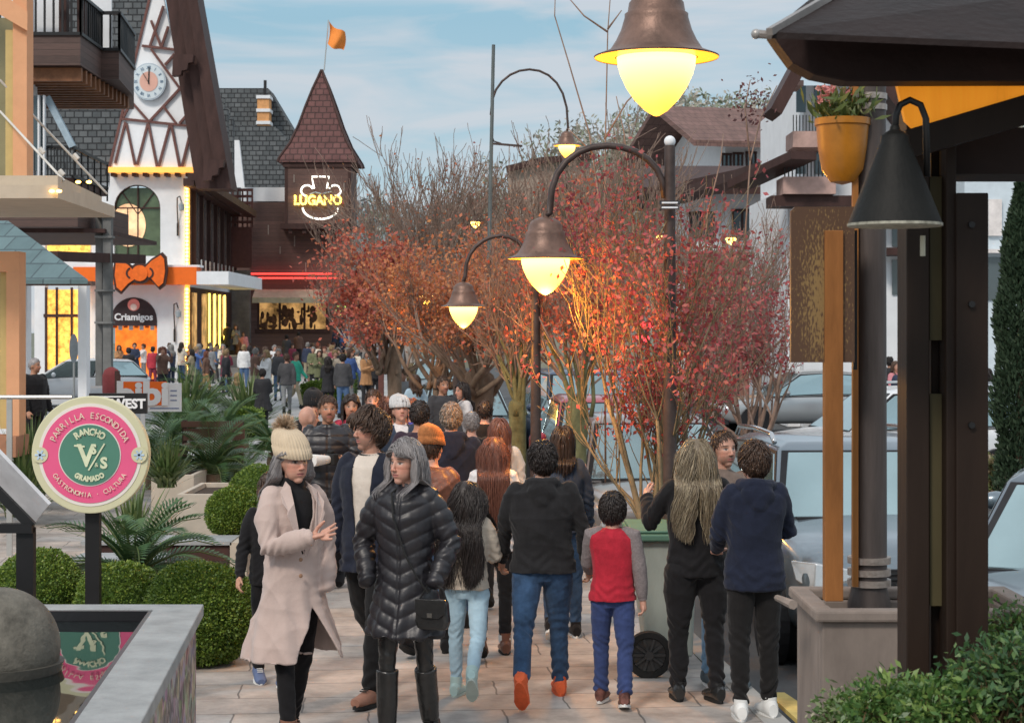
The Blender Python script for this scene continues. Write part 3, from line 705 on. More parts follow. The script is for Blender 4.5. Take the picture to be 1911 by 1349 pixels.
    zig = np.sin(zz*85+5*np.sin(V[:, 0]*20+seed)+4*np.sin(V[:, 1]*17)); wgt = np.exp(-((zz-.12)/.13)**2)+.5*np.exp(-((zz-.5)/.09)**2)+.3*np.exp(-((zz-.83)/.06)**2)
    V += Nn*(zig*wgt*pt.get('stack', .005))[:, None]; vset(me, V)
    finish(me, 'trousers', pt['col'], body)
    # ---- shoes
    for i in (0, 1):
        sh = shoes or {}
        shoe(J['ank', i], HJ[i], sh.get('up', M_black), sh.get('sole', M_black), body, boot=sh.get('boot', 0), hs=1.04*(1+.1*kid), name=sh.get('name', 'shoe'))
        if sh.get('shaft'):
            a, k = J['ank', i], J['knee', i]; m_ = MB().tube([a+(k-a)*.02, a+(k-a)*.35, a+(k-a)*.85], [.053, .062, .066], 18); me = remesh(m_, .008, 2); V = vget(me); V = folds(V, vnor(me), .005, seed+i, 30, .9); vset(me, V)
            finish(me, 'boot_shaft', sh['up'], body)
        if sh.get('sock'):
            a, k = J['ank', i], J['knee', i]; MB().tube([a-(k-a)*.02, a+(k-a)*.06, a+(k-a)*.15], [.05, .055, .053], 14).build('sock', sh['sock'], body, False, smooth=True)
    # ---- top
    tp = dict(col=M_black, hem=.86, bulk=1., flare=0., sleeve=1., kind='knit', collar=0); tp.update(top or {})
    def garment(tp, name, sl=True, off=0):
        b = tp['bulk']; mb = MB(); hz = tp['hem']; fl = tp['flare']
        waist = tp.get('waist', 1.0)
        rg = []
        if hz < .84:
            for t in np.linspace(0, 1, 5)[:-1]: z = hz+(.86-hz)*t; rg.append((0, 0, z, (.168+fl*(1-t))*b, (.128+fl*(1-t))*b))
            rg.append((0, 0, .88, .170*b, .130*b))
        else: rg.append((0, 0, hz, .160*b*tp.get('band', 1.11), .122*b*tp.get('band', 1.11))); rg.append((0, 0, hz+.05, .168*b, .128*b))
        rg += [(0, -belly*.6, 1.06, .150*b*waist, (.118+belly)*b*waist), (0, -belly*.3, 1.18, .162*b, (.126+belly*.5)*b), (0, 0, 1.30, .176*b, .130*b), (0, .005, 1.385, .178*b, .115*b), (0, .01, 1.435, .125*b, .09*b), (0, .012, 1.465, .070*b, .065*b)]
        rg = [r_ for r_ in rg if r_[2] >= hz-.001]
        v, f = T(rg, 1., 26); mb.add(v, f)
        if sl:
            for i in (0, 1):
                s_, e, w_ = J['sh', i], J['el', i], J['wr', i]; end = e+(w_-e)*tp['sleeve']
                q = tp.get('slv', 1.)
                mb.tube([s_+Vector((-(-1, 1)[i]*.03, 0, .0)), s_*.6+e*.4, e, e*.5+end*.5, end], [.065*b, .058*b*q, .050*b*q, .046*b*q, .038*b*q], 16, rnd=True)
        if tp['collar']:
            mb.tube([U((0, .012, 1.42)), U((0, .008, 1.45+tp['collar']))], [.075, .062*hs], 18)
        if tp.get('hood'):
            m_ = MB()
            for a in np.linspace(-2.6, 2.6, 15): pass
            pts = [U((.088*math.sin(a)*1.05, .03+.075*math.cos(a), 1.462-.045*max(0, -math.cos(a))+.0*a)) for a in np.linspace(-2.5, 2.5, 15)]
            mb.tube(pts, [.026+.022*math.cos(a/2.5*1.4) for a in np.linspace(-2.5, 2.5, 15)], 10, rnd=True)
            mb.ell(U((0, .112, 1.405)), (.108, .055, .085), lm, 16, 10); mb.ell(U((0, .125, 1.355)), (.062, .042, .065), lm, 14, 8)
        me = remesh(mb, vox, 2); V = vget(me); Nn = vnor(me)
        V = folds(V, Nn, tp.get('fold', .007)*1.15, seed+3, tp.get('ffreq', 14), .5); V = folds(V, Nn, tp.get('fold', .007)*.45, seed+31, 38, .2)
        Nn = vnor(me)
        if fl: V = V+Nn*(np.sin(9*np.arctan2(V[:, 0], V[:, 1])+2.5*np.sin(V[:, 2]*4+seed))*.016*np.clip((.98-V[:, 2])/.4, 0, 1))[:, None]
        if sl:
            for i in (0, 1):
                el = np.array(J['el', i]); dr = np.array((J['wr', i]-J['sh', i]).normalized()); q = V-el; dd = np.linalg.norm(q, axis=1)
                V = V+Nn*(np.sin(q@dr*105+9*q[:, 0]*10)*.0065*np.exp(-(dd/.10)**2))[:, None]
                wr = np.array(J['wr', i]); q = V-wr; dd = np.linalg.norm(q, axis=1); V = V+Nn*(np.sin(q@np.array(J['fd', i])*120+q[:, 0]*40)*.005*np.exp(-(dd/.09)**2))[:, None]
        if hz > .75 and tp['kind'] != 'puffer': V = V+Nn*(np.sin(V[:, 2]*80+3*np.sin(V[:, 0]*14+seed)+2*np.sin(V[:, 0]*31))*.0045*np.exp(-((V[:, 2]-dz.z-hz-.08)/.07)**2))[:, None]
        if tp['kind'] == 'puffer':
            z = V[:, 2]; arm = np.zeros(len(V), bool); tq = np.zeros(len(V))
            best = np.abs(V[:, 0])*0+9.
            for i in (0, 1):
                for A_, B_, o0 in ((J['sh', i], J['el', i], 0), (J['el', i], J['wr', i], .285)):
                    A_ = np.array(A_); B_ = np.array(B_); ab = B_-A_; t = np.clip(((V-A_)@ab)/(ab@ab), 0, 1); dd = np.linalg.norm(V-A_-t[:, None]*ab, axis=1)
                    up = (dd < .075*b) & (dd < best) & ((np.abs(V[:, 0]) > .16*b) | (o0 > 0)); tq[up] = o0+t[up]*np.linalg.norm(ab); arm |= up; best = np.where(up, dd, best)
            ch = tp.get('chev', .35); ax_ = np.abs(V[:, 0])
            ph_ = np.where(arm, tq, z-ch*ax_*np.where(V[:, 1] < .0, 1, .0))*tp.get('qn', 15)
            V = V+Nn*((np.abs(np.sin(np.pi*ph_))**.55-.6)*tp.get('qa', .011))[:, None]
            if tp.get('zip', 1):
                zc = (np.abs(V[:, 0]) < .010) & (V[:, 1] < -.05) & ~arm; V[zc, 1] += .008
        vset(me, V)
        if tp['kind'] in ('knit', 'hoodie') and tp.get('cuffs', 1): pass
        o = finish(me, name, tp['col'], body)
        if tp.get('open'):
            lo, hi, w0, w1, slit = tp['open']        # V from z=lo (width w0) up to z=hi (width w1), plus slit below
            bm = bmesh.new(); bm.from_mesh(me); kill = []
            inv = lm.inverted()
            for fc in bm.faces:
                c = fc.calc_center_median(); c = pv+inv @ (c-pv)-dz
                if (fc.normal.z < -.8 and c.z < hz+.04) or c.z < hz+.010: kill.append(fc); continue
                if c.y > -.03*1: continue
                if c.z > lo and abs(c.x) < w0+(w1-w0)*min(1, (c.z-lo)/(hi-lo)): 
                    if abs(c.x) < .13: kill.append(fc)
                elif slit and c.z < slit[0] and abs(c.x-slit[2]) < slit[1]*(slit[0]-c.z)/(slit[0]-hz): kill.append(fc)
            bmesh.ops.delete(bm, geom=kill, context='FACES')
            for it in range(8):
                nw = {}
                for vv in bm.verts:
                    be = [e_ for e_ in vv.link_edges if e_.is_boundary]
                    if len(be) == 2: nw[vv] = vv.co*.4+(be[0].other_vert(vv).co+be[1].other_vert(vv).co)*.3
                for vv, c_ in nw.items(): vv.co = c_
            bm.to_mesh(me); bm.free()
            m_ = o.modifiers.new('s', 'SOLIDIFY'); m_.thickness = .008; m_.offset = -1
        return o
    if tp.get('under'): 
        u = dict(tp['under']); u0 = dict(col=M_black, hem=.86, bulk=.93, flare=0., sleeve=1., kind='knit', collar=.03, fold=.003); u0.update(u); garment(u0, 'shirt', sl=False)
    g_ = garment(tp, tp.get('name', 'jacket'), sl=not tp.get('sleevecol'))
    if tp.get('lapel'):
        for sd in (-1, 1):
            z0_, z1_ = tp['open'][0], tp['open'][1]; m_ = MB()
            a = U((sd*.012, -.145*tp['bulk'], z0_)); 
            pts = [(sd*(tp['open'][2]), -.139, z0_-.0), (sd*(.045), -.146, z0_+(z1_-z0_)*.35), (sd*.07, -.128, z1_-.06), (sd*.062, -.075, z1_+.03), (sd*.06, -.02, z1_+.055), (sd*.115, -.062, z1_+.00), (sd*.130, -.112, z1_-.06), (sd*.110, -.135, z1_-.10), (sd*.118, -.139, z1_-.12), (sd*.060, -.150, z0_+(z1_-z0_)*.28)]
            pts = [U((x*1.0, y*tp['bulk']-.004, z)) for x, y, z in pts]; n = len(pts)
            m_.add(pts+[p+Vector((0, -.007, .002)) for p in pts], [tuple(range(n)), tuple(range(n, 2*n))]+[(i, (i+1) % n, n+(i+1) % n, n+i) for i in range(n)])
            m_.build('lapel', tp['col'], body, False, bevel=.003)
    if tp.get('cuff'):
        for i in (0, 1):
            e, w_ = J['el', i], J['wr', i]; dd = (w_-e).normalized(); MB().tube([w_-dd*.04, w_+dd*.012], [.040*tp['bulk'], .033*tp['bulk']], 16).build('cuff', tp['cuff'], body, False, smooth=True)
    if tp.get('sleevecol'):
        for i in (0, 1):
            s_, e, w_ = J['sh', i], J['el', i], J['wr', i]; b2 = tp['bulk']*1.06; sd = (-1, 1)[i]; m_ = MB()
            m_.tube([s_+Vector((-sd*.06, 0, .02)), s_, s_*.6+e*.4, e, e*.5+w_*.5, w_-(w_-e)*.12], [.05*b2, .064*b2, .060*b2, .054*b2, .050*b2, .040*b2], 16, rnd=True)
            me = remesh(m_, vox, 2); V = vget(me); V = folds(V, vnor(me), .005, seed+9+i, 20); vset(me, V); finish(me, 'sleeve', tp['sleevecol'], body)
    # ---- hair
    if hair and hair.get('n', 1):
        h = dict(hair); hair_mesh(body, hc, hm, h.pop('col'), h.pop('len'), h.pop('n', 420), seed, hs=hs, **h)
    body['label'] = name_label; body['category'] = cat
    if group: body['group'] = group
    body.location = (X(px, d), d, z0); body.rotation_euler = (0, 0, R(yaw)); body.scale = (s, s, s)
    ctx = dict(body=body, J=J, U=U, hp=hp, hc=hc, hm=hm, hs=hs, lm=lm)
    return ctx
# ------------------------------------------------------------------ buildings
def quadpx(mb, pts, m=0):      # pts [(px,py,d)...] polygon -> thin sheet given thickness 3cm backwards
    a = [P(*p) for p in pts]; n = len(a); nn = (a[1]-a[0]).cross(a[2]-a[0]).normalized()
    if nn.y > 0: nn = -nn
    b = [p-nn*.06 for p in a]
    return mb.add(a+b, [tuple(range(n)), tuple(range(2*n-1, n-1, -1))]+[(i, (i+1) % n, n+(i+1) % n, n+i) for i in range(n)], m)
def pbox(mb, x0, x1, y0, y1, d, dep, m=0):     # front rectangle in photo pixels at depth d, going dep back
    return mb.box(X(x0, d), X(x1, d), d, d+dep, Z(y1, d), Z(y0, d), m)
def pprism(mb, pts, d, dep, m=0): return mb.prism([(X(a, d), Z(b, d)) for a, b in pts], d, d+dep, m)
def pbar(mb, a, b, d, wd, dp, m=0): return mb.bar(P(a[0], a[1], d), P(b[0], b[1], d), wd, dp, m, up=(0, 1, 0))
def ring_arc(mb, c, r, w_, a0, a1, y0, y1, n=24, m=0, sx=1):
    pts = [(c[0]+sx*(r+w_)*math.cos(a), c[1]+(r+w_)*math.sin(a)) for a in np.linspace(a0, a1, n)]+[(c[0]+sx*r*math.cos(a), c[1]+r*math.sin(a)) for a in np.linspace(a1, a0, n)]
    for i in range(n-1):
        q = [pts[i], pts[i+1], pts[2*n-2-i], pts[2*n-1-i]]; mb.prism(q, y0, y1, m)
    return mb
def disc(mb, c, r, y0, y1, n=40, m=0, sx=1): return mb.prism([(c[0]+sx*r*math.cos(a), c[1]+r*math.sin(a)) for a in np.linspace(0, 2*math.pi, n+1)[:-1]], y0, y1, m)

# ---- gabled clock building, d = 85
D = 85.; bC = thing('gabled_building', 'white chalet style building with clock in its tall half timbered gable', 'building', (X(288, D), D, 0))
yb = D+14
wl, wr_ = X(205, D), X(345, D)
arch_c = (X(258, D), Z(420, D)); 
mb = MB()
def wall_arch(mb, x0, x1, z0, z1, ops, y0, y1):     # wall with arched openings (cx, halfw, zbottom, zspring)
    xs = [x0]; ops = sorted(ops)
    cur = x0
    for cx, hw, zb, zs in ops:
        mb.box(cur, cx-hw, y0, y1, z0, z1); cur = cx+hw
        if zb > z0: mb.box(cx-hw, cx+hw, y0, y1, z0, zb)
        n = 14; ar = [(cx+hw*math.cos(a), zs+hw*1.0*math.sin(a)) for a in np.linspace(0, math.pi, n)]
        for i in range(n-1): mb.prism([ar[i], (ar[i][0], z1), (ar[i+1][0], z1), ar[i+1]], y0, y1)
    mb.box(cur, x1, y0, y1, z0, z1)
cx1 = X(256, D); hw1 = 1.08
zw = Z(515, D)
wall_arch(mb, wl, wr_, zw, Z(318, D), [(cx1, hw1, Z(478, D), Z(388, D))], D, D+.35)
cx2 = X(250, D)
wall_arch(mb, wl, wr_, 0, zw-.001, [(cx2, 1.08, 0, Z(598, D))], D+.003, D+.35)
mb.build('wall', M_white, bC)
mb = MB(); mb.box(wr_-.32, wr_-.02, D+.36, yb, 0, Z(318, D)); mb.build('side_wall', M_white, bC)
mb = MB(); mb.box(X(95, D), wl-.01, D+.4, D+1, Z(500, D), Z(180, D)); mb.box(X(60, D), X(80, D), D+.4, D+1, 0, Z(380, D)); mb.box(X(155, D), wl-.01, D+.1, D+.5, 0, Z(500, D)); mb.build('wing_wall', M_white, bC)
# arched window
mb = MB(); mb.box(cx1-hw1, cx1+hw1, D+.25, D+.3, Z(478, D), Z(350, D)); win = mb.build('window', MA('green_glass', (.10, .14, .08), .1, .2, var=.4, scale=1, bump=0), bC)
mb = MB(); ring_arc(mb, (cx1, Z(388, D)), hw1-.05, .10, 0, math.pi, D+.1, D+.24)
mb.box(cx1-.03, cx1+.03, D+.15, D+.24, Z(478, D), Z(388, D)+hw1); mb.box(cx1-hw1, cx1+hw1, D+.15, D+.22, Z(388, D)-.03, Z(388, D)+.03)
for a in (45, 90, 135): mb.bar((cx1, D+.2, Z(400, D)), (cx1+hw1*math.cos(R(a)), D+.2, Z(388, D)+hw1*math.sin(R(a))), .05, .05)
mb.box(cx1-.5, cx1-.46, D+.15, D+.2, Z(478, D), Z(388, D)); mb.build('frame', M_brown, win)
mb = MB(); disc(mb, (X(238, D), Z(420, D)), 1.0, D+.18, D+.24, sx=.8); mb.build('lit_disc', glow('pink_lit_disc', (.9, .45, .25), .7, var=.5, scale=1), win)
# entrance
mb = MB(); mb.prism([(cx2+1.07*math.cos(a), Z(598, D)+1.07*math.sin(a)) for a in np.linspace(0, math.pi, 22)]+[(cx2-1.07, Z(608, D)), (cx2+1.07, Z(608, D))], D-.04, D+.05); en = mb.build('entrance_arch_sign', MA('sign_charcoal', (.045, .03, .032), .6), bC)
mb = MB(); mb.text('Criamigos', Matrix.Translation((cx2, D-.07, Z(592, D))), .44, .01, bold=.012); mb.build('sign_lettering', M_white, bC)
mb = MB(); disc(mb, (cx2, Z(569, D)), .28, D-.08, D-.04); disc(mb, (cx2, Z(573, D)), .15, D-.10, D-.08, m=1); mb.build('sign_emblem', [MA('emblem_pink', (.75, .25, .22), .6), MA('emblem_pale', (.8, .62, .55), .6)], bC)
mb = MB(); mb.box(cx2-1.07, cx2+1.07, D+.9, D+.95, 0, Z(606, D)); mb.build('entrance', glow('entrance_glow', (.8, .16, .02), .9, var=.6, scale=1.5), bC)
mb = MB()
for k in range(9): x = cx2-1+k*.25; mb.box(x-.09, x+.09, D+.5, D+.6, Z(612, D)-.1*(k % 2), Z(606, D), k % 2)
mb.build('bunting', [M_orange, M_white], bC)
# gable
GD_ = D-.5; mb = MB(); pprism(mb, [(206, 312), (372, 318), (304, -8), (290, -50), (278, -8)], GD_, .3); mb.build('gable_wall', MA('bright_render', (.84, .86, .88), .8, var=.04, bump=.1), bC)
g = MB(); ti = [0]
def T_(a, b, w_=.11): ti[0] += 1; pbar(g, a, b, GD_-.03-.006*ti[0], w_, .12)
for a, b in (((203, 318), (284, -22)), ((234, 228), (215, 305)), ((236, 231), (252, 308)), ((276, 231), (256, 308)), ((277, 231), (293, 311)), ((317, 234), (296, 311)), ((320, 234), (336, 316)), ((357, 240), (338, 317)), ((227, 222), (358, 236)), ((245, 190), (276, 225)), ((246, 190), (230, 219)), ((279, 227), (341, 160)), ((305, 199), (329, 231)), ((351, 212), (335, 231)), ((282, 92), (347, 181)), ((326, 101), (308, 122)), ((265, 86), (325, 93)), ((282, 39), (301, 89)), ((305, 12), (280, 86)), ((314, 50), (301, 89))): T_(a, b)
g.build('timber_framing', MA('timber_red_brown', (.16, .075, .065), .7, var=.2), bC)
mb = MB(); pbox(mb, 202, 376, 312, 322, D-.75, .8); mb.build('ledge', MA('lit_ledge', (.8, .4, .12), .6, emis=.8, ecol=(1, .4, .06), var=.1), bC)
mb = MB()
for k in range(9): pbox(mb, 206+k*20, 214+k*20, 322, 329, D-.6, .6)
mb.build('ledge_bracket', M_brown, bC)
# clock
cc = (X(284, D), Z(157, D)); ck = thing('clock', 'large round white clock with pink centre on the timber gable', 'clock', (cc[0], GD_-.2, cc[1])); 
mb = MB(); disc(mb, cc, .86, GD_-.28, GD_-.04, sx=.92); mb.build('clock_rim', MA('clock_rim', (.45, .52, .58), .4, .3), ck)
mb = MB(); disc(mb, cc, .80, GD_-.30, GD_-.28, sx=.92); mb.build('clock_face', MA('clock_face', (.62, .70, .74), .5, var=.05), ck)
mb = MB(); disc(mb, cc, .46, GD_-.32, GD_-.30, sx=.92); mb.build('clock_centre', MA('clock_centre', (.72, .42, .34), .6, var=.05), ck)
mb = MB()
for k in range(12):
    a = k*math.pi/6; rr = .64; M_ = Matrix.Translation((cc[0]+.92*rr*math.sin(a), GD_-.31, cc[1]+rr*math.cos(a))) @ Matrix.Rotation(a, 4, 'Y')
    mb.text(['XII', 'I', 'II', 'III', 'IV', 'V', 'VI', 'VII', 'VIII', 'IX', 'X', 'XI'][k], M_, .20, .005, bold=.004, sx=.8)
mb.build('numerals', MA('numeral_blue', (.12, .2, .3), .6), ck)
mb = MB(); mb.bar((cc[0], GD_-.35, cc[1]-.12), (cc[0]+.02, GD_-.35, cc[1]+.66), .05, .02); mb.build('minute_hand', M_black, ck)
mb = MB(); mb.bar((cc[0]+.03, GD_-.37, cc[1]-.1), (cc[0]-.26, GD_-.37, cc[1]+.38), .09, .02); mb.build('hour_hand', M_black, ck)
# right roof slope: stepped barge boards then slab
mb = MB()
for k, (o0, o1, dd, dep) in enumerate(((0, 24, D-1.9, 1.6), (22, 42, D-2.2, 2.0), (40, 58, D-2.4, 2.0))):
    pprism(mb, [(300+o0, -60), (300+o1, -60), (300+o1+4+62*1.12, 352), (366+o0, 352)], dd, dep)
mb.build('roof', M_brown, bC)
mb = MB()
for (x, y) in ((345, 122), (402, 318)):
    MB().prism([(X(a, D-3), Z(b, D-3)) for a, b in [(x-22, y-20), (x+16, y-20), (x+14, y-6), (x+6, y-4), (x+4, y+8), (x-6, y+10), (x-8, y+18), (x-24, y+20)]], D-3.0, D-2.5).build('roof_bracket', M_brown, bC)
mb = MB(); a = P(372, 322, D-1); 
for x, y, x2, y2 in ((360, 330, 470, 400), (352, 340, 440, 395)): mb.bar(P(x, y, 84), P(x2, y2, 97), .5, .35)
mb.build('side_eave', M_brown, bC)
# side facade (faces the street)
xs = wr_
mb = MB(); mb.box(xs-.01, xs+.16, D+.9, yb, Z(498, D), Z(335, D)); sf = mb.build('side_bay', M_brownp, bC)
mb = MB()
for k in range(6): y = D+1.4+k*2.1; mb.box(xs+.165, xs+.20, y, y+1.0, Z(480, D), Z(352, D))
mb.build('side_bay_window', M_glass, bC)
mb = MB()
for k in range(7): y = D+1.0+k*2.1; mb.box(xs+.165, xs+.34, y, y+.22, Z(498, D), Z(335, D))
mb.build('side_post', M_brown, bC)
mb = MB(); mb.box(xs-.01, xs+.10, D+.9, yb, .05, Z(535, D)); mb.build('side_shopfront', M_brown, bC)
mb = MB()
for k, y in enumerate((D+1.2, D+4, D+7.2, D+10.2)): MB().box(xs+.105, xs+.15, y, y+1.2, .4, Z(545, D)).build('shop_window', M_shop2, bC)
mb = MB()
for k in range(4): mb.box(xs+.16, xs+.24, D+5.6+k*1.6, D+5.75+k*1.6, 1.0, 4.2)
mb.build('neon_strip', M_neon_y, bC)
mb = MB()
for k in range(22): mb.ell((xs+.1, D-.03, Z(345+k*7.0, D)), (.075, .06, .075), nu=8, nv=6)
for k in range(22): mb.ell((xs+.1, D-.03, Z(540+k*7.0, D)), (.075, .06, .075), nu=8, nv=6)
mb.box(xs-.02, xs+.20, D+.03, D+.2, .3, Z(345, D), 1); mb.build('bulb_strip', [M_bulb, M_shop], bC)
# canopy band
mb = MB(); mb.box(X(148, D), X(375, D), D-1.2, D-.01, Z(532, D), Z(500, D)); mb.build('orange_canopy', M_orange, bC)
mb = MB(); mb.box(X(375, D)+.003, X(440, 86), D-1.2, D+10, Z(532, D), Z(508, D)); mb.box(X(146, D), X(380, D), D-1.1, D-.02, Z(500, D)+.003, Z(496, D)); mb.build('white_canopy', M_white, bC)
mb = MB()
for k in range(9): mb.box(X(372, D)+.1, X(372, D)+.16, D-.2+k*1.2, D-.15+k*1.2, Z(508, D), Z(485, D))
mb.build('canopy_railing', M_steel, bC)
# slate roof left of the gable, wing windows
mb = MB(); pprism(mb, [(60, 340), (210, 340), (222, 250), (285, -40), (60, -40)], D+.2, .25); mb.build('slate_roof', M_slate, bC)
mb = MB(); mb.box(X(75, D), X(158, D), D+.5, D+.6, Z(690, D), Z(540, D)); mb.build('lit_display_window', M_shop, bC)
mb = MB(); mb.box(X(85, D), X(165, D), D+.3, D+.4, Z(470, D), Z(440, D)); mb.build('lit_upper_window', M_shop, bC)
mb = MB()
for k in range(19): mb.ell((X(152, D), D-.05, Z(545+k*8, D)), (.11, .06, .11), nu=8, nv=6)
mb.build('bulb_column', M_bulb, bC)
mb = MB()
for x in (80, 100, 128): mb.box(X(x, D), X(x+4, D), D+.35, D+.48, Z(695, D), Z(536, D))
mb.box(X(78, D), X(158, D), D+.3, D+.45, Z(592, D), Z(586, D)); mb.build('display_frame', M_brown, bC)
# bow
bx_, bz_ = X(275, D), Z(512, D); bow = thing('bow_sign', 'orange bow shaped sign with dark outline over the shop entrance', 'sign', (bx_, D-1.5, bz_))
for nm, mt, o, y0 in (('bow_outline', M_brown, .13, D-1.65), ('bow_fill', MA('bow_orange', (.80, .15, .02), .5), 0, D-1.72)):
    mb = MB()
    for s_ in (-1, 1):
        pts = [(.25, .18), (.55, .48), (.95, .72), (1.10, .55), (1.15, 0), (1.06, -.55), (.85, -.72), (.55, -.38), (.25, -.18)]
        cx_, cz_ = .68, 0
        q = [(bx_+s_*(cx_+(x-cx_)*(1+o*1.7)), bz_+s_*.10+(z+.0)*(1+o*1.5)*1.0) for x, z in pts]; mb.prism(q, y0, y0+.2)
    disc(mb, (bx_, bz_), .36+o, y0-.05, y0+.2)
    mb.build(nm, mt, bow)
mb = MB()
for s_ in (-1, 1): ring_arc(mb, (bx_+s_*.36, bz_), .20, .08, -1.2 if s_ > 0 else 1.94, 1.2 if s_ > 0 else 4.34, D-1.75, D-1.7, 12)
mb.build('bow_loop', M_brown, bow)
# wall lanterns
def wall_lantern(px, py, d, label, s=1.):
    t = thing('wall_lantern', label, 'lantern', tuple(P(px, py, d)), group='wrought iron wall lanterns')
    mb = MB(); mb.tube([Vector((.0, .15, -.6*s)), Vector((0, -.05, .1*s)), Vector((.05, -.3, .55*s)), Vector((.2, -.45, .6*s)), Vector((.28, -.5, .35*s))], .03, 6); mb.tube([(0, .1, -.6*s), (0, .1, -1.2*s)], .05, 6); mb.build('bracket', M_black, t, False)
    mb = MB(); mb.lathe([(.02, .35*s), (.14, .2*s), (.11, -.05*s), (.03, -.1*s)], (.28, -.5, 0), 8); mb.build('lantern_glass', MA('lantern_glass', (.3, .34, .36), .3), t, False)
wall_lantern(331, 392, 84.8, 'wrought iron wall lantern beside the arched upper window'); wall_lantern(325, 590, 84.8, 'wrought iron wall lantern beside the shop entrance arch')

# ---- tower building, d = 100
D2 = 100.; bT = thing('tower_building', 'dark wooden tower building with pointed red shingle roof', 'building', (X(560, D2), D2, 0))
mb = MB()
wx0, wx1 = X(466, D2), X(630, D2)
mb.box(wx0, X(480, D2), D2, D2+9, .3, Z(378, D2)); mb.box(X(480, D2), X(612, D2), D2, D2+9, .3, Z(616, D2)); mb.box(X(612, D2), wx1, D2, D2+9, .3, Z(378, D2)); mb.box(X(480, D2), X(612, D2), D2, D2+9, Z(562, D2), Z(378, D2)); mb.box(X(424, D2), wx0, D2+2, D2+9, .3, Z(378, D2))
mb.build('wall', M_brownp2, bT)
mb = MB(); mb.box(wx0-.3, wx1+.3, D2-.3, D2+10, 0, .28); mb.build('plinth', M_conc, bT)
mb = MB(); mb.box(X(480, D2), X(612, D2), D2+.6, D2+.7, Z(616, D2), Z(562, D2)); wn = mb.build('gallery_window', M_shop2, bT)
mb = MB()
for x in (480, 520, 566, 608): mb.box(X(x, D2), X(x+4, D2), D2-.03, D2+.1, Z(616, D2), Z(562, D2))
mb.box(X(476, D2), X(616, D2), D2-.06, D2+.1, Z(622, D2), Z(614, D2)); mb.build('window_frame', M_brown, wn)
mb = MB(); rs = np.random.RandomState(4)
for k in range(60): x = 486+rs.rand()*104; h = rs.rand()*30; mb.ell(P(x, 612-h*1.2, D2+.35), (.05+.12*rs.rand(), .05, .05+.25*rs.rand()), nu=7, nv=5)
mb.build('displayed_goods', MA('dark_goods', (.14, .07, .04), .6, var=.6, scale=3), wn)
mb = MB(); mb.prism([(D2-1.1, Z(560, D2)), (D2-1.1, Z(556, D2)), (D2-.02, Z(540, D2)), (D2-.02, Z(546, D2))], X(476, D2), X(618, D2), 0, 'YZ'); mb.box(X(476, D2), X(618, D2), D2-1.12, D2-1.08, Z(566, D2), Z(556, D2)); mb.build('awning', MA('awning_cream', (.42, .38, .28), .8), bT)
mb = MB(); mb.box(X(464, D2), X(668, D2), D2-.5, D2-.42, Z(513, D2), Z(510, D2)); mb.box(X(464, D2), X(668, D2), D2-.5, D2-.42, Z(521, D2), Z(518, D2)); mb.build('red_neon', M_neon_r, bT)
tx0, tx1, ty = X(537, D2), X(658, D2), D2-1.2
mb = MB(); mb.box(tx0, tx1, ty, ty+3.9, Z(424, D2), Z(308, D2)); mb.build('tower', M_brownp2, bT)
mb = MB(); mb.box(tx0-.22, tx1+.22, ty-.22, ty+4.1, Z(430, D2), Z(420, D2)); mb.box(tx0-.1, tx1+.1, ty-.1, ty+4, Z(316, D2), Z(306, D2))
for x in (tx0-.02, tx1-.14): mb.box(x, x+.16, ty-.03, ty+.05, Z(420, D2), Z(316, D2))
for k in range(5): mb.box(tx0+.2+k*.75, tx0+.4+k*.75, ty-.1, ty+.2, Z(438, D2), Z(430, D2)-.003)
mb.build('tower_trim', M_brown, bT)
tc_ = ((tx0+tx1)/2, ty+1.95); prof = [(72, 307), (70, 300), (52, 270), (38, 235), (27, 200), (15, 165), (7, 145), (.6, 128)]
mb = MB(); k = D2/F*1.02; V = []
for hw_, py in prof:
    h = hw_*k; z = Z(py, D2)
    V += [(tc_[0]-h, tc_[1]-h, z), (tc_[0]+h, tc_[1]-h, z), (tc_[0]+h, tc_[1]+h, z), (tc_[0]-h, tc_[1]+h, z)]
mb.add(V, [(i*4+j, i*4+(j+1) % 4, (i+1)*4+(j+1) % 4, (i+1)*4+j) for i in range(len(prof)-1) for j in range(4)]+[(3, 2, 1, 0)])
mb.build('tower_roof', M_shingle, bT)
mb = MB()
for sx, sy in ((-1, -1), (1, -1), (1, 1)): mb.tube([(tc_[0]+sx*hw_*k, tc_[1]+sy*hw_*k, Z(py, D2)+.02) for hw_, py in prof], .07, 6)
mb.build('roof_ridge', M_brown, bT)
mb = MB()
for x, y, l in ((500, 420, 18), (522, 460, 14), (549, 440, 20), (600, 452, 16), (570, 490, 18), (645, 345, 16), (553, 330, 14)):
    MB().box(X(x, D2), X(x+1.6, D2), (ty if 540 < x and y < 420 else D2)-.04, (ty if 540 < x and y < 420 else D2), Z(y+l, D2), Z(y, D2)).build('wall_slot', MA('slot_pale', (.3, .25, .22), .7), bT)
mb = MB(); pbox(mb, 450, 536, 350, 376, D2+1, 6); mb.build('parapet', M_white, bT)
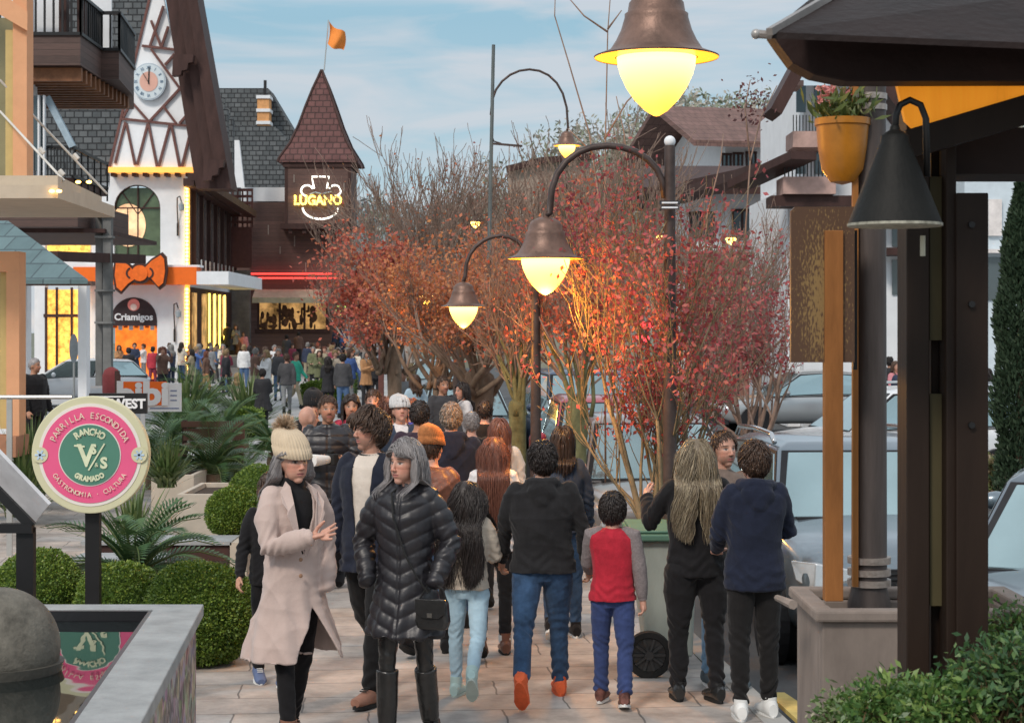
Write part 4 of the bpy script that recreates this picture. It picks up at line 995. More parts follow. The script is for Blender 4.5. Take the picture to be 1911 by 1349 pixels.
# neon logo
lg = thing('neon_sign', 'glowing hat shaped neon sign with yellow letters on the tower', 'sign', (X(598, D2), ty-.1, Z(370, D2)))
def npath(pts, r=.045): return MB().tube([P(a, b, ty-.12) for a, b in pts], r, 6)
arc = lambda cx, cy, rx, ry, a0, a1, n=14: [(cx+rx*math.cos(R(a)), cy-ry*math.sin(R(a))) for a in np.linspace(a0, a1, n)]
mb = npath([(586, 352), (582, 330), (614, 330), (610, 352)])
mb.tube([P(a, b, ty-.12) for a, b in arc(573, 356, 11, 10, 20, 270)], .045, 6); mb.tube([P(a, b, ty-.12) for a, b in arc(625, 356, 11, 10, 160, -90)], .045, 6)
mb.tube([P(a, b, ty-.12) for a, b in arc(598, 388, 33, 21, 180, 360, 20)], .045, 6); mb.build('neon_outline', M_neon_w, lg)
mb = MB().text('LUGANO', Matrix.Translation((X(598, D2), ty-.16, Z(378, D2))), .72, .05, bold=.02, sx=.86); mb.build('neon_lettering', M_neon_y, lg)
mb = MB().text('Caracol', Matrix.Translation((X(598, D2), ty-.1, Z(362, D2))), .36, .02, sx=.9) if 0 else MB().tube([P(578, 363, ty-.1), P(588, 359, ty-.1), P(600, 362, ty-.1), P(618, 358, ty-.1)], .035, 5); mb.build('neon_script', MA('script_blue', (.35, .45, .55), .5), lg)
# flag
fl = thing('flag', 'orange flag flying from the tip of the tower', 'flag', tuple(P(606, 128, D2)))
mb = MB().tube([P(605, 132, ty+1.9), P(613, 38, ty+1.9)], .035, 6); mb.build('flagpole', M_steel, fl)
mb = MB(); n = 9; fv = []
for j in range(n):
    for i in range(n):
        u, v = i/(n-1), j/(n-1); fv.append(P(614+u*30-v*3+3*math.sin(v*3), 40+v*42+u*(24-8*v)+4*math.sin(u*5), ty+1.9+.25*math.sin(u*6+v*3)))
mb.add(fv, [(j*n+i, j*n+i+1, (j+1)*n+i+1, (j+1)*n+i) for j in range(n-1) for i in range(n-1)])
o = mb.build('flag_cloth', MA('flag_orange', (.85, .28, .06), .8, var=.15, scale=1), fl, smooth=2)
# lattice balcony between
t = thing('lattice_screen', 'dark wooden lattice screen with heart cut outs beside the tower', 'screen', tuple(G_ for G_ in P(450, 430, 97)))
mb = MB(); pbox(mb, 424, 470, 425, 500, 97, .1)
for k in range(6): pbox(mb, 424+k*9, 427+k*9, 352, 425, 97, .08)
for k in range(7): pbox(mb, 424, 470, 352+k*12, 357+k*12, 96.99, .11)
mb.build('screen', MA('red_brown', (.09, .035, .03), .7), t); 
mb = MB(); pbox(mb, 430, 466, 505, 640, 98.5, .5); mb.build('stone_pier', MA('grey_stone', (.13, .12, .115), .9, var=.4, scale=1.5, bump=.8), t)
# ---- slate roofed building behind
D3 = 118.; bR = thing('slate_roofed_building', 'tall grey slate roof with orange chimney behind the tower', 'building', (X(480, D3), D3, 0))
mb = MB(); pprism(mb, [(380, 420), (380, 165), (500, 165), (575, 290), (575, 420)], D3, 3); mb.build('roof', M_slate, bR)
mb = MB(); pprism(mb, [(395, 352), (395, 232), (512, 236), (548, 272), (548, 352)], D3-5, 2); mb.build('lower_roof', M_slate, bR)
mb = MB(); mb.box(X(380, D3), X(575, D3), D3+.1, D3+4, 0, Z(420, D3)); mb.build('wall', M_white, bR)
mb = MB(); pbox(mb, 480, 502, 178, 235, D3-1.5, 1.2); 
for y in (178, 203, 226): pbox(mb, 478, 504, y, y+6, D3-1.6, 1.4, 1)
pbox(mb, 492, 497, 150, 178, D3-1, .2, 2); mb.build('chimney', [MA('chimney_orange', (.65, .33, .14), .8), M_white, M_black], bR)
mb = MB(); pprism(mb, [(437, 350), (437, 262), (446, 262), (456, 350)], D3-8, .3); mb.build('pale_gable_strip', M_white, bR)
for k, (x, y0, y1) in enumerate(((388, 150, 330), (405, 172, 345), (418, 190, 350), (428, 205, 352))):
    mb = MB(); pprism(mb, [(x-6, y1), (x+7, y1), (x+6, y0+14), (x-4, y0+14)], 93+k*2, .6); mb.tube([P(x, y0+14, 93+k*2), P(x+1, y0-4, 93+k*2)], .05, 5); mb.build('dormer', M_slate, bR)

# ---- brown chalet with balconies at left (d ~ 45)
bB = thing('balcony_chalet', 'dark brown chalet with timber balconies on the left side', 'building', (X(20, 46), 46, 0))
mb = MB(); mb.box(X(-260, 46), X(60, 46), 46, 46.5, Z(430, 46), Z(-60, 46)); mb.build('wall', M_white, bB)
def balcony(pts, y0, y1, name, d0, slat=True, mt=M_brownp):
    pl = [(X(p, d), d) for p, d in pts]; mb = MB(); mb.prism(pl, Z(y1, d0), Z(y0, d0), 0, 'XY'); o = mb.build(name, mt, bB); return o
bal = [(-200, 45), (150, 45), (190, 47.5), (222, 47.5), (250, 51), (250, 54), (-200, 54)]
balcony(bal, 66, 122, 'upper_balcony', 45)
cz = Z(122, 45)
mb = MB()
for k in range(12): y = 45.3+k*.5; mb.box(X(-100, 45), X(150, 45)-.05, y, y+.16, cz-.35, cz-.02)
mb.build('balcony_joist', MA('joist_brown', (.20, .09, .045), .6, var=.3), bB)
mb = MB(); z0, z1 = Z(66, 45), Z(-8, 45)
pl = [(X(p, d), d) for p, d in bal[:5]]
for (a, b) in zip(pl[:-1], pl[1:]):
    a = Vector((*a, 0)); b = Vector((*b, 0)); n = max(2, int((b-a).length/.22))
    if n > 30: a = b-(b-a).normalized()*5; n = 22
    for i in range(n+1): p = a+(b-a)*i/n; mb.box(p.x-.025, p.x+.025, p.y-.02, p.y+.02, z0, z1)
    mb.bar(a+Vector((0, 0, z1)), b+Vector((0, 0, z1)), .12, .08); mb.bar(a+Vector((0, 0, z0+.03)), b+Vector((0, 0, z0+.03)), .1, .08)
mb.build('balcony_railing', M_black, bB)
mb = MB()
for x in (118, 152): mb.box(X(x-12, 45.2), X(x+2, 45.2), 45.4, 45.7, z0, Z(-80, 45))
mb.box(X(56, 45.4), X(118, 45.4), 45.8, 45.9, z0+.1, Z(-60, 45), 1); mb.box(X(150, 47), X(200, 47.5), 48, 48.1, z0+.1, Z(-80, 45), 1); mb.build('balcony_post', [M_brown, M_white], bB)
balcony([(-200, 43), (145, 43), (192, 45), (205, 45), (240, 47), (240, 52), (-200, 52)], 381, 424, 'lower_balcony', 43)
mb = MB(); mb.box(X(-60, 43.3), X(190, 43.3), 43.6, 50, Z(432, 43), Z(424, 43)-.003); mb.build('lower_balcony_soffit', M_brown, bB)
mb = MB(); mb.box(X(60, 46), X(82, 46), 45.9, 46, Z(320, 46), Z(180, 46)); mb.build('window', M_glass, bB)
mb = MB(); 
for x in (70, 80): pbox(mb, x, x+3, 178, 330, 45.7, .15)
mb.build('window_frame', M_white, bB)
mb = MB().bar(P(88, 182, 46), P(136, 275, 46), .16, .16); mb.build('blue_strut', MA('pale_blue_paint', (.35, .45, .52), .6), bB)
mb = MB(); z1_, z0_ = Z(276, 46), Z(330, 46)
for k in range(14): mb.box(X(60+k*6, 46), X(61.5+k*6, 46), 45.9, 45.95, z0_, z1_)
for a, b in (((60, 275, 46), (136, 275, 46)), ((136, 275, 46), (200, 308, 50)), ((136, 330, 46), (200, 352, 50))): mb.bar(P(*a), P(*b), .08, .08)
for k in range(6): p = P(140+k*12, 275+k*6.5, 46.3+k*.7); mb.box(p.x-.02, p.x+.02, p.y, p.y+.03, p.z-1, p.z)
mb.build('middle_railing', M_black, bB)
mb = MB(); mb.box(X(60, 46), X(200, 50), 46.3, 50, Z(345, 46), Z(330, 46)); mb.build('middle_balcony', M_brown, bB)
# grey pillars with bracket beam
t = thing('street_pillar', 'weathered grey double pillar with a cross beam in front of the shops', 'pillar', (X(190, 44), 44, 0))
mb = MB(); pbox(mb, 178, 190, 400, 720, 44, .25); pbox(mb, 192, 207, 400, 720, 43.8, .25)
for y in (400, 440, 540, 600): pbox(mb, 176, 209, y, y+4, 43.7, .35)
mb.build('pillar', MA('weathered_grey', (.17, .17, .165), .85, var=.3, scale=2), t); mb = MB().bar(P(96, 478, 41), P(262, 484, 46), .3, .22); mb.build('cross_beam', M_brown, t)

# ---- teal awning and shop below (d ~ 38)
bS = thing('corner_shop', 'corner shop with blue grey sloping roof and orange lit windows', 'building', (X(60, 37), 37, 0))
mb = MB(); q = [P(-150, 410, 36), P(18, 415, 36), P(164, 522, 33), P(164, 530, 33), P(-150, 530, 31.5), P(-150, 522, 31.5)]
mb.add([P(-150, 412, 37), P(15, 412, 37), P(164, 522, 33.0), P(-150, 522, 33.0), P(-150, 420, 37), P(15, 420, 37), P(164, 530, 33.0), P(-150, 530, 33.0)], [(0, 1, 2, 3), (4, 7, 6, 5), (0, 4, 5, 1), (1, 5, 6, 2), (2, 6, 7, 3), (3, 7, 4, 0)])
mb.build('roof', brickmat('teal_shingle', (.13, .20, .21), (.10, .16, .17), (.06, .09, .1), .5, .3, .015, plane='XZ', noise=.2), bS)
mb = MB(); mb.box(X(-150, 33), X(166, 33), 33.2, 33.5, Z(532, 33), Z(524, 33)); mb.build('fascia', MA('fascia_brown', (.16, .10, .08), .6), bS)
mb = MB(); mb.box(X(150, 35), X(166, 35), 34.8, 35.1, 0, Z(528, 35)); mb.box(X(-50, 35), X(56, 35), 34.8, 35.1, 0, Z(530, 35)); mb.build('wall', M_white, bS)

# ---- orange framed building at the far left (d ~ 22)
bO = thing('orange_framed_building', 'modern building with thick peach orange frames round its glass', 'building', (X(-40, 22), 22, 0))
M_peach = MA('peach_render', (.68, .36, .20), .8, var=.06); M_yel = MA('inner_yellow', (.55, .42, .18), .7, var=.1)
mb = MB(); mb.box(X(24, 22), X(50, 22), 22, 22.3, Z(330, 22), Z(-40, 22)); mb.add([P(-150, -120, 21.9), P(51, 22, 21.9), P(51, 58, 21.9), P(-150, -60, 21.9), P(-150, -120, 22.35), P(51, 22, 22.35), P(51, 58, 22.35), P(-150, -60, 22.35)], [(0, 1, 2, 3), (4, 7, 6, 5), (0, 4, 5, 1), (1, 5, 6, 2), (2, 6, 7, 3), (3, 7, 4, 0)])
mb.box(X(-120, 21.9), X(40, 22), 21.9, 22.2, Z(508, 22), Z(470, 22)); mb.box(X(16, 22), X(40, 22), 21.9, 22.2, Z(812, 22), Z(508, 22)-.001); mb.build('frame', M_peach, bO)
mb = MB(); mb.box(X(8, 22), X(24, 22)-.002, 22.05, 22.4, Z(330, 22), Z(55, 22)); mb.build('inner_frame', M_yel, bO); mb = MB(); mb.box(X(0, 22), X(16, 22)-.002, 22.0, 22.4, Z(800, 22), Z(508, 22)-.002); mb.build('inner_frame', M_yel, bO)
mb = MB(); mb.box(X(-120, 22), X(8, 22), 22.9, 23, Z(330, 22), Z(10, 22)); mb.box(X(-120, 22), X(0, 22), 22.9, 23, Z(800, 22), Z(508, 22)); mb.build('glass', MA('amber_glass', (.30, .26, .14), .12, .3, var=.2, scale=1, bump=0), bO)
mb = MB(); mb.box(X(-120, 22), X(42, 22), 21.7, 22.3, Z(850, 22), Z(812, 22)-.002); mb.build('base', MA('base_tan', (.4, .2, .12), .8), bO)
mb = MB(); mb.prism([(X(-150, 21), 20.5), (X(128, 21), 20.5), (X(214, 24), 24), (X(-150, 24), 24)], Z(376, 21), Z(352, 21), 0, 'XY')
mb.prism([(X(-150, 21), 20.7), (X(120, 21), 20.7), (X(190, 24), 24), (X(-150, 24), 24)], Z(352, 21)+.002, Z(332, 21), 0, 'XY'); mb.build('canopy', MA('canopy_beige', (.52, .44, .34), .6, var=.08), bO)
mb = MB()
for a, b in (((0, 150, 22), (200, 362, 23)), ((0, 208, 22), (120, 338, 21))): MB().tube([P(*a), P(*b)], .014, 6).build('canopy_cable', MA('cable', (.62, .6, .56), .5), bO)
for x, y, d in ((78, 281, 21.6), (142, 292, 22.4), (115, 322, 21.1)): MB().tube([P(x-4, y-4, d), P(x+4, y+5, d)], .03, 6).build('cable_turnbuckle', MA('cable', (.62, .6, .56), .5), bO)
mb = MB()
for x in (97, 110, 146, 166): mb.ell(P(x, 357 if x < 120 else 340, 20.45 if x < 120 else 22.2), (.035, .02, .02), nu=8, nv=5)
mb.build('spotlight', M_bulb, bO)

# ---- right side chalets
def chalet(name, label, x0, x1, d, ridge, eave, gx, base=.0, depth=10, roofc=M_brown, wallc=M_white, wins=(), rz=0):
    t = thing(name, label, 'building', (X((x0+x1)/2, d), d, 0)); xa, xb = X(x0, d), X(x1, d)
    ze, zr = Z(eave, d), Z(ridge, d+depth/2)
    mb = MB(); mb.box(xa+.6, xb, d+.8, d+depth-.8, -.1, ze); mb.prism([(d+.8, ze+.002), (d+depth-.8, ze+.002), (d+depth/2, zr-.3)], xa+.6, xb, 0, 'YZ'); mb.build('wall', wallc, t); t.rotation_euler = (0, 0, R(rz))
    mb = MB(); y0, ym, y1 = d-.6, d+depth/2, d+depth+.6
    for a, b in ((y0, ym), (ym, y1)):
        za, zb = (ze-.25, zr) if a == y0 else (zr, ze-.25)
        mb.prism([(a, za), (b, zb), (b, zb+.25), (a, za+.25)], xa-1.3, xb+.9, 0, 'YZ')
    mb.build('roof', roofc, t)
    fr = MB(); gl = MB()
    for (wx0, wx1, wy0, wy1) in wins:
        a, b, c, e = X(wx0, d+.7), X(wx1, d+.7), Z(wy1, d+.7), Z(wy0, d+.7)
        gl.box(a, b, d+.74, d+.79, c, e); fr.box(a-.1, b+.1, d+.70, d+.735, c-.1, c); fr.box(a-.1, b+.1, d+.70, d+.735, e, e+.1)
        for x in (a-.08, (a+b)/2-.03, b): fr.box(x, x+.08, d+.70, d+.735, c+.001, e-.001)
    if wins: w_ = gl.build('window', M_glass, t); fr.build('window_frame', M_brown, w_)
    return t
M_tile = brickmat('brown_tile', (.15, .085, .07), (.18, .10, .085), (.09, .05, .045), .3, .25, .015, plane='XZ', noise=.3)
chalet('chalet', 'brown roofed white chalet farthest up the right side', 1335, 1560, 78, 213, 268, 0, roofc=M_tile, rz=13, wins=((1352, 1365, 292, 330), (1375, 1388, 290, 330), (1400, 1414, 288, 330), (1450, 1470, 300, 335)))
c2_ = chalet('arcade_building', 'white building with long sloping brown canopy on the right side', 1262, 1560, 66, 322, 352, 0, depth=8, wins=((1290, 1330, 400, 440), (1370, 1400, 395, 440), (1430, 1460, 395, 440), (1290, 1340, 480, 560), (1380, 1440, 480, 560)))
mb = MB(); mb.bar(P(1255, 372, 64), P(1560, 275, 50), .9, .3); mb.bar(P(1290, 345, 66), P(1500, 300, 58), .6, .25); mb.build('canopy', M_brown, c2_)
t = thing('flower_balcony_house', 'pale house with small balconies and steep dark gable on the right', 'building', (X(1540, 46), 46, 0))
mb = MB(); mb.box(X(1500, 46), X(1860, 46), 46, 54, -.1, Z(160, 46)); mb.box(X(1470, 46.5), X(1500, 46)-.01, 46.5, 54, -.1, Z(345, 46)); mb.build('wall', M_white, t); mb = MB(); mb.box(X(1440, 45), X(1860, 45), 45, 46, Z(385, 45), Z(365, 45)); mb.bar(P(1380, 345, 47), P(1500, 290, 44), .7, .2); mb.build('lower_eave', M_brown, t)
mb = MB(); mb.bar(P(1440, 215, 45), P(1540, 30, 45), 1.6, .3); mb.bar(P(1540, 30, 45), P(1700, 240, 45), 1.6, .3); mb.build('roof', M_brown, t)
mb = MB()
for x0, x1, y0, y1 in ((1480, 1545, 245, 275), (1462, 1560, 330, 362), (1470, 1500, 150, 160)): pbox(MB(), x0, x1, y0, y1, 44.8, 1.2).build('balcony', MA('balcony_pink', (.45, .30, .26), .8), t)
mb = MB()
for k in range(12): pbox(mb, 1480+k*6, 1481.5+k*6, 215, 245, 44.8, .05)
for k in range(14): pbox(mb, 1464+k*7, 1466+k*7, 300, 330, 44.8, .05)
mb.build('railing', M_black, t)
mb = MB()
for x in (1486, 1520): pbox(mb, x, x+18, 160, 210, 45.95, .04); pbox(mb, x, x+18, 285, 325, 45.95, .04)
for x in (1665, 1690): pbox(mb, x, x+14, 420, 460, 45.95, .04); pbox(mb, x, x+14, 485, 550, 45.95, .04)
for x in (1480, 1500, 1520): pbox(mb, x, x+12, 385, 430, 45.95, .04)
mb.build('window', M_glass, t)
mb = MB(); pbox(mb, 1640, 1740, 462, 476, 45.2, .8); mb.build('cornice', M_brown, t)
t = thing('terrace_shop_row', 'low row of pinkish shops behind the crowd on the right', 'building', (X(1500, 58), 58, 0))
mb = MB(); mb.box(X(1300, 58), X(1470, 58), 58, 62, -.1, Z(470, 58)); mb.build('wall', MA('terracotta_wall', (.40, .20, .15), .8, var=.2), t)
mb = MB()
for k in range(5): pbox(mb, 1312+k*32, 1334+k*32, 520, 600, 57.95, .04)
mb.build('window', M_shop2, t)
t = thing('white_corner_house', 'white house with pale blue walls behind the dark cypress', 'building', (X(1870, 44), 44, 0))
mb = MB(); mb.box(X(1800, 43), X(2300, 43), 43, 50, -.1, Z(335, 43)); mb.build('wall', MA('pale_blue_render', (.55, .63, .68), .8, var=.08), t)
mb = MB(); pbox(mb, 1845, 1870, 372, 440, 42.9, .1); pbox(mb, 1830, 1905, 465, 472, 42.7, .3); mb.build('panel', MA('panel_white', (.7, .66, .64), .7), t)
mb = MB(); pbox(mb, 1832, 1900, 480, 560, 42.95, .05); mb.build('window', M_glass, t)
# far building on the hill
t = thing('hillside_building', 'pale long building half hidden by bare trees on the hill', 'building', (X(1010, 150), 150, 0))
mb = MB(); pprism(mb, [(948, 420), (948, 316), (1010, 300), (1100, 292), (1100, 420)], 150, 6); mb.build('wall', MA('far_wall', (.34, .27, .22), .9), t)
mb = MB(); mb.bar(P(945, 316, 149.5), P(1010, 300, 149.5), .5, .5); mb.bar(P(1010, 300, 149.5), P(1104, 292, 149.5), .5, .5); mb.build('roof', M_brown, t)
# stairs beside the tower and ramp street
MB().box(X(395, 88), X(468, 88), 88, 97, 0, .55).box(X(400, 89), X(468, 88), 89.2, 97, .552, 1.1).build('steps', M_conc).__setitem__('kind', 'structure')
mb = MB(); mb.prism([(96, .0), (130, 2.6), (130, -.2), (96, -.2)], X(632, 100), X(720, 100), 0, 'YZ'); mb.build('street_slope', M_lightpave).__setitem__('kind', 'structure')
# ------------------------------------------------------------------ street lamps
M_lpost = MA('lamp_post_brown', (.085, .065, .06), .5, .5, var=.3, scale=6, bump=.2)
M_hood = MA('hood_bronze', (.17, .10, .075), .45, .4, var=.35, scale=9, bump=.25, bs=40)
def lamp(label, px, py, d, wpx, arm, pole=None, ball=False, power=60, group='street lamps with bell hoods', hood=M_hood, tilt=0):
    """px,py = middle of the rim; wpx = rim width; arm = list of px,py points from the finial to the pole; pole=(px,topy)"""
    r = wpx/2*d/F; c = P(px, py, d); base = P(pole[0], 617, d); t = thing('street_lamp', label, 'street lamp', (base.x, d, 0), group=group)
    k = r/.25
    mb = MB(); mb.lathe([(.25*k, -.006*k), (.252*k, .0), (.19*k, .024*k), (.182*k, .034*k), (.162*k, .065*k), (.143*k, .105*k), (.128*k, .155*k), (.128*k, .170*k), (.116*k, .178*k), (.110*k, .215*k), (.088*k, .245*k), (.05*k, .262*k), (.02*k, .268*k), (.018*k, .31*k)], c, 40, cap=False)
    h = mb.build('hood', hood, t, smooth=True, ang=60)
    mb = MB(); mb.lathe([(.250*k, -.003*k), (.168*k, -.006*k), (.168*k, -.003*k)], c, 40, cap=False); mb.build('reflector', MA('reflector_orange', (.8, .4, .08), .3, .3, emis=1.6, ecol=(1, .36, .015)), t, smooth=True)  # lamp light on the flange given as orange colour and emission
    prof = [(.160*k, -.004*k), (.157*k, -.03*k), (.147*k, -.07*k), (.122*k, -.125*k), (.088*k, -.175*k), (.045*k, -.218*k), (.012*k, -.238*k), (.001, -.24*k)]
    zc = c.z
    mb = MB(); mb.lathe(prof, c, 32); g = mb.build('globe', lampmat('lamp_globe', (1, .68, .17), (1, .44, .02), zc-.22*k, zc-.03*k, 1.15, 3.2), t, smooth=2)
    mb = MB(); pts = [c+Vector((0, 0, .28*k))]+[P(a, b, d) for a, b in arm]; mb.tube(pts, .022*min(k, 1.6), 8, cap=True); mb.build('arm', M_lpost, t, smooth=2)
    mb = MB(); tp = P(pole[0], pole[1], d); pr = .055*min(k, 1.6)*pole[2] if len(pole) > 2 else .055
    bx = P(pole[3] if len(pole) > 3 else pole[0], 617, d)
    mb.tube([(bx.x, d, -.05), tp], [pr*1.15, pr*.8], 14); 
    for z in (.5, 1.1): mb.tube([(bx.x, d, z), (bx.x, d, z+.05)], pr*1.3, 14)
    mb.build('pole', M_lpost, t, smooth=True)
    if ball: MB().ell(tp+Vector((0, 0, .03)), (.042, .042, .042)).build('finial_ball', M_white, t, smooth=2)
    li = bpy.data.lights.new('lamp_light', 'POINT'); li.energy = power; li.color = (1, .42, .06); li.shadow_soft_size = .12
    lo = bpy.data.objects.new('lamp_light', li); COL.objects.link(lo); lo.location = c+Vector((0, 0, -.36*k)); lo.parent = t; lo.location -= Vector((base.x, d, 0))
    return t
def arcpts(x0, y0, x1, y1, top, n=12):
    cx = (x0+x1)/2; rx = (x1-x0)/2; out = []
    for i in range(n+1):
        a = math.pi-math.pi*i/n; yb = y0+(y1-y0)*i/n; out.append((cx+rx*math.cos(a), yb-(yb-top)*math.sin(a)**.8))
    return out
# near lamp hangs from the arm of the big pole beside the concrete planter
L1 = lamp('large lit street lamp hanging nearest, at the top of the picture', 1225, 106, 7.2, 232, arcpts(1225, -60, 1615, 60, -230), (1622, -30, 1.0), power=3)
lamp('lit street lamp half covered by red leaves, its post topped by a white ball', 1018, 482, 13.2, 143, arcpts(1026, 398, 1240, 370, 272), (1250, 272, .8), ball=True, power=75)
lamp('lit street lamp low over the pollarded tree trunk', 865, 572, 19.0, 84, arcpts(868, 515, 1000, 560, 440), (1000, 520, 1.1), power=50)
lamp('small lit street lamp just left of the lamp over the trunk', 795, 552, 28.5, 42, arcpts(797, 530, 850, 560, 505), (852, 540, 1.4), power=45)
t = lamp('lit street lamp on a tall leaning grey pole against the sky', 1058, 272, 26, 50, arcpts(1060, 240, 916, 215, 130), (921, 84, .72, 903), power=6)
for o in t.children:
    if o.name.startswith('pole'): o.data.materials[0] = MA('pole_green_grey', (.13, .15, .15), .5, .4)
mb = MB().bar(P(914, 268, 26), P(975, 273, 26), .03, .03); mb.tube([P(916, 250, 26), P(922, 264, 26), P(935, 268, 26)], .012, 5); mb.build('side_bracket', M_lpost, t)
for i, (px, py, s_, lb) in enumerate(((887, 415, 9, 'over the tree tops beside the tall grey pole'), (742, 566, 6, 'in the red leaves beside the portal sign'), (1229, 440, 7, 'left of the pole with street plates'),
                           (1364, 445, 10, 'in front of the right hand facades'), (1190, 738, 6, 'low above the red parked car'), (946, 702, 6, 'beside the mossy trunks'), (1470, 560, 6, 'beside the gold flaked board'), (1452, 556, 4, 'next to the board, fainter'))):
    d = 50; t = thing('distant_lamp', 'small glowing distant lamp '+lb, 'lamp', tuple(P(px, py, d)), group='distant glowing lamps')
    r = s_*d/F; MB().lathe([(r*.8, .1*r), (r, -.1*r), (r*.7, -.8*r), (.01, -1.2*r)], P(px, py, d), 12).build('globe', M_bulb, t, smooth=2)
    MB().lathe([(r*1.3, .1*r), (r*.6, .5*r), (r*.5, 1*r), (.01, 1.2*r)], P(px, py, d), 12).build('hood', M_hood, t, smooth=2)
    MB().tube([P(px, py, d)+Vector((0, 0, 1.1*r)), P(px+8, py-10, d)+Vector((0, 0, r)), P(px+14, py, d), (X(px+14, d), d, -.1)], .03, 5).build('pole', M_lpost, t)
# street name plates on second pole
t = thing('street_plate', 'pair of small black and white street name plates on the ball topped pole', 'sign', tuple(P(1250, 383, 13.1)))
mb = MB(); pbox(mb, 1231, 1269, 375, 382, 13.08, .02); pbox(mb, 1233, 1267, 384, 391, 13.08, .02); mb.build('plate', MA('plate_dark', (.05, .05, .055), .5), t)
mb = MB()
for y in (377, 386): pbox(mb, 1235, 1265, y, y+3, 13.07, .005)
mb.build('plate_band', M_white, t)

# ------------------------------------------------------------------ right foreground post, eave, bell lamp, board, planter
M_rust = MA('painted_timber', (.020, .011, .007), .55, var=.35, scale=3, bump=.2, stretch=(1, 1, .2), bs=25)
t = thing('timber_kiosk', 'dark timber kiosk corner with overhanging shingled eave and heavy post', 'kiosk', (X(1770, 5.6), 5.6, 0))
mb = MB(); d = 5.6; yb_ = Z(1349, d)-.2
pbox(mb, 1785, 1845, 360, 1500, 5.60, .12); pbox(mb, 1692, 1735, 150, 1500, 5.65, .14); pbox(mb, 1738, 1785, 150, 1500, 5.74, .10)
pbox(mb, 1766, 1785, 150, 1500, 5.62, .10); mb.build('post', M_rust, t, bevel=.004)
mb = MB()
for y0, y1 in ((330, 635), (735, 1130)): pbox(mb, 1735.5, 1765, y0, y1, 5.68, .05)
mb.build('post_filler', MA('olive_timber', (.075, .062, .03), .6, var=.3, scale=3, stretch=(1, 1, .2)), t)
mb = MB()
for y in (420, 568, 793): disc(mb, (X(1812, 5.6), Z(y, 5.6)), .010, 5.585, 5.60, 12)
mb.build('bolt', M_black, t)
mb = MB(); pbox(mb, 1760, 2300, 238, 325, 5.74, .3); mb.build('beam', MA('shadow_timber', (.03, .02, .018), .8), t)  # beam in one near-black brown timber
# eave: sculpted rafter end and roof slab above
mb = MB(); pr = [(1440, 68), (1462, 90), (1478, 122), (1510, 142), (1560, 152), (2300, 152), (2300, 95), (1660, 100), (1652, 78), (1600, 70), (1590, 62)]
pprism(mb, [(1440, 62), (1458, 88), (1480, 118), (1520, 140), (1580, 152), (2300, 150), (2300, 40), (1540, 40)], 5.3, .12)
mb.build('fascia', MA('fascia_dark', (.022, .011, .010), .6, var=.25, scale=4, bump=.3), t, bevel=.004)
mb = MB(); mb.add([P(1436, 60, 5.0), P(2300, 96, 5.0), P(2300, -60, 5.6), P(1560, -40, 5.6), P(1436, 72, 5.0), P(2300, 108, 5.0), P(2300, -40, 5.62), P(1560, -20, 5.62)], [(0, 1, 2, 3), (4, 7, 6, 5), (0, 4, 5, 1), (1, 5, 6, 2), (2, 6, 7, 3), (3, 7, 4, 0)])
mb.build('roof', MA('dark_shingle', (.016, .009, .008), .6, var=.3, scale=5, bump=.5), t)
mb = MB().bar(P(1436, 60, 4.98), P(1570, -18, 5.4), .018, .02); mb.tube([P(1440, 66, 5), P(1416, 64, 5)], .012, 8); mb.build('flashing', MA('flashing_grey', (.3, .27, .25), .4, .6), t)
MB().ell(P(1411, 64, 5), (.014, .014, .014)).build('finial_ball', MA('finial_grey', (.4, .38, .36), .4, .5), t, smooth=2)
mb = MB(); mb.bar(P(1690, 272, 5.5), P(2100, 150, 5.5), .085, .10, up=(0, 1, 0)); mb.build('diagonal_brace', M_rust, t)
mb = MB(); pprism(mb, [(1672, 148), (2060, 148), (1911, 198), (1800, 228), (1712, 246), (1690, 225)], 5.46, .03); mb.build('lit_soffit_panel', MA('lit_soffit', (.75, .30, .03), .7, var=.35, scale=6, emis=.35, ecol=(1, .33, .02), stretch=(3, 1, .3)), t)  # orange light on the soffit put into its colour and emission
# bell shaped lamp (unlit)
t = thing('bell_lamp', 'unlit black cone shaped lamp hanging from a curved hook', 'lamp', tuple(P(1670, 420, 5.2)))
c = P(1670, 415, 5.2); u = 5.2/F
mb = MB(); mb.lathe([(87*u, -2*u), (86*u, 0), (27*u, 150*u), (26*u, 162*u), (10*u, 172*u), (8*u, 180*u)], c, 40); mb.build('shade', MA('shade_black', (.011, .011, .010), .6, 0, var=.3, scale=10, bump=.2), t, smooth=True)
mb = MB(); mb.lathe([(86*u, -8*u), (88*u, -7*u), (88*u, -2.2*u), (86*u, -2.2*u)], c, 40); mb.build('rim', MA('rim_grey', (.35, .34, .28), .7, var=.5, scale=40), t, smooth=True)
mb = MB(); mb.tube([P(x, y, 5.2) for x, y in ((1670, 250), (1672, 215), (1680, 196), (1698, 187), (1718, 196), (1728, 222), (1730, 330))], 6.5*u, 10); mb.build('hook', M_black, t, smooth=2)
mb = MB(); mb.tube([P(1722, 440, 5.25), P(1722, 478, 5.25)], 5*u, 8); mb.build('bulb_holder', MA('holder_cream', (.5, .48, .38), .6), t)
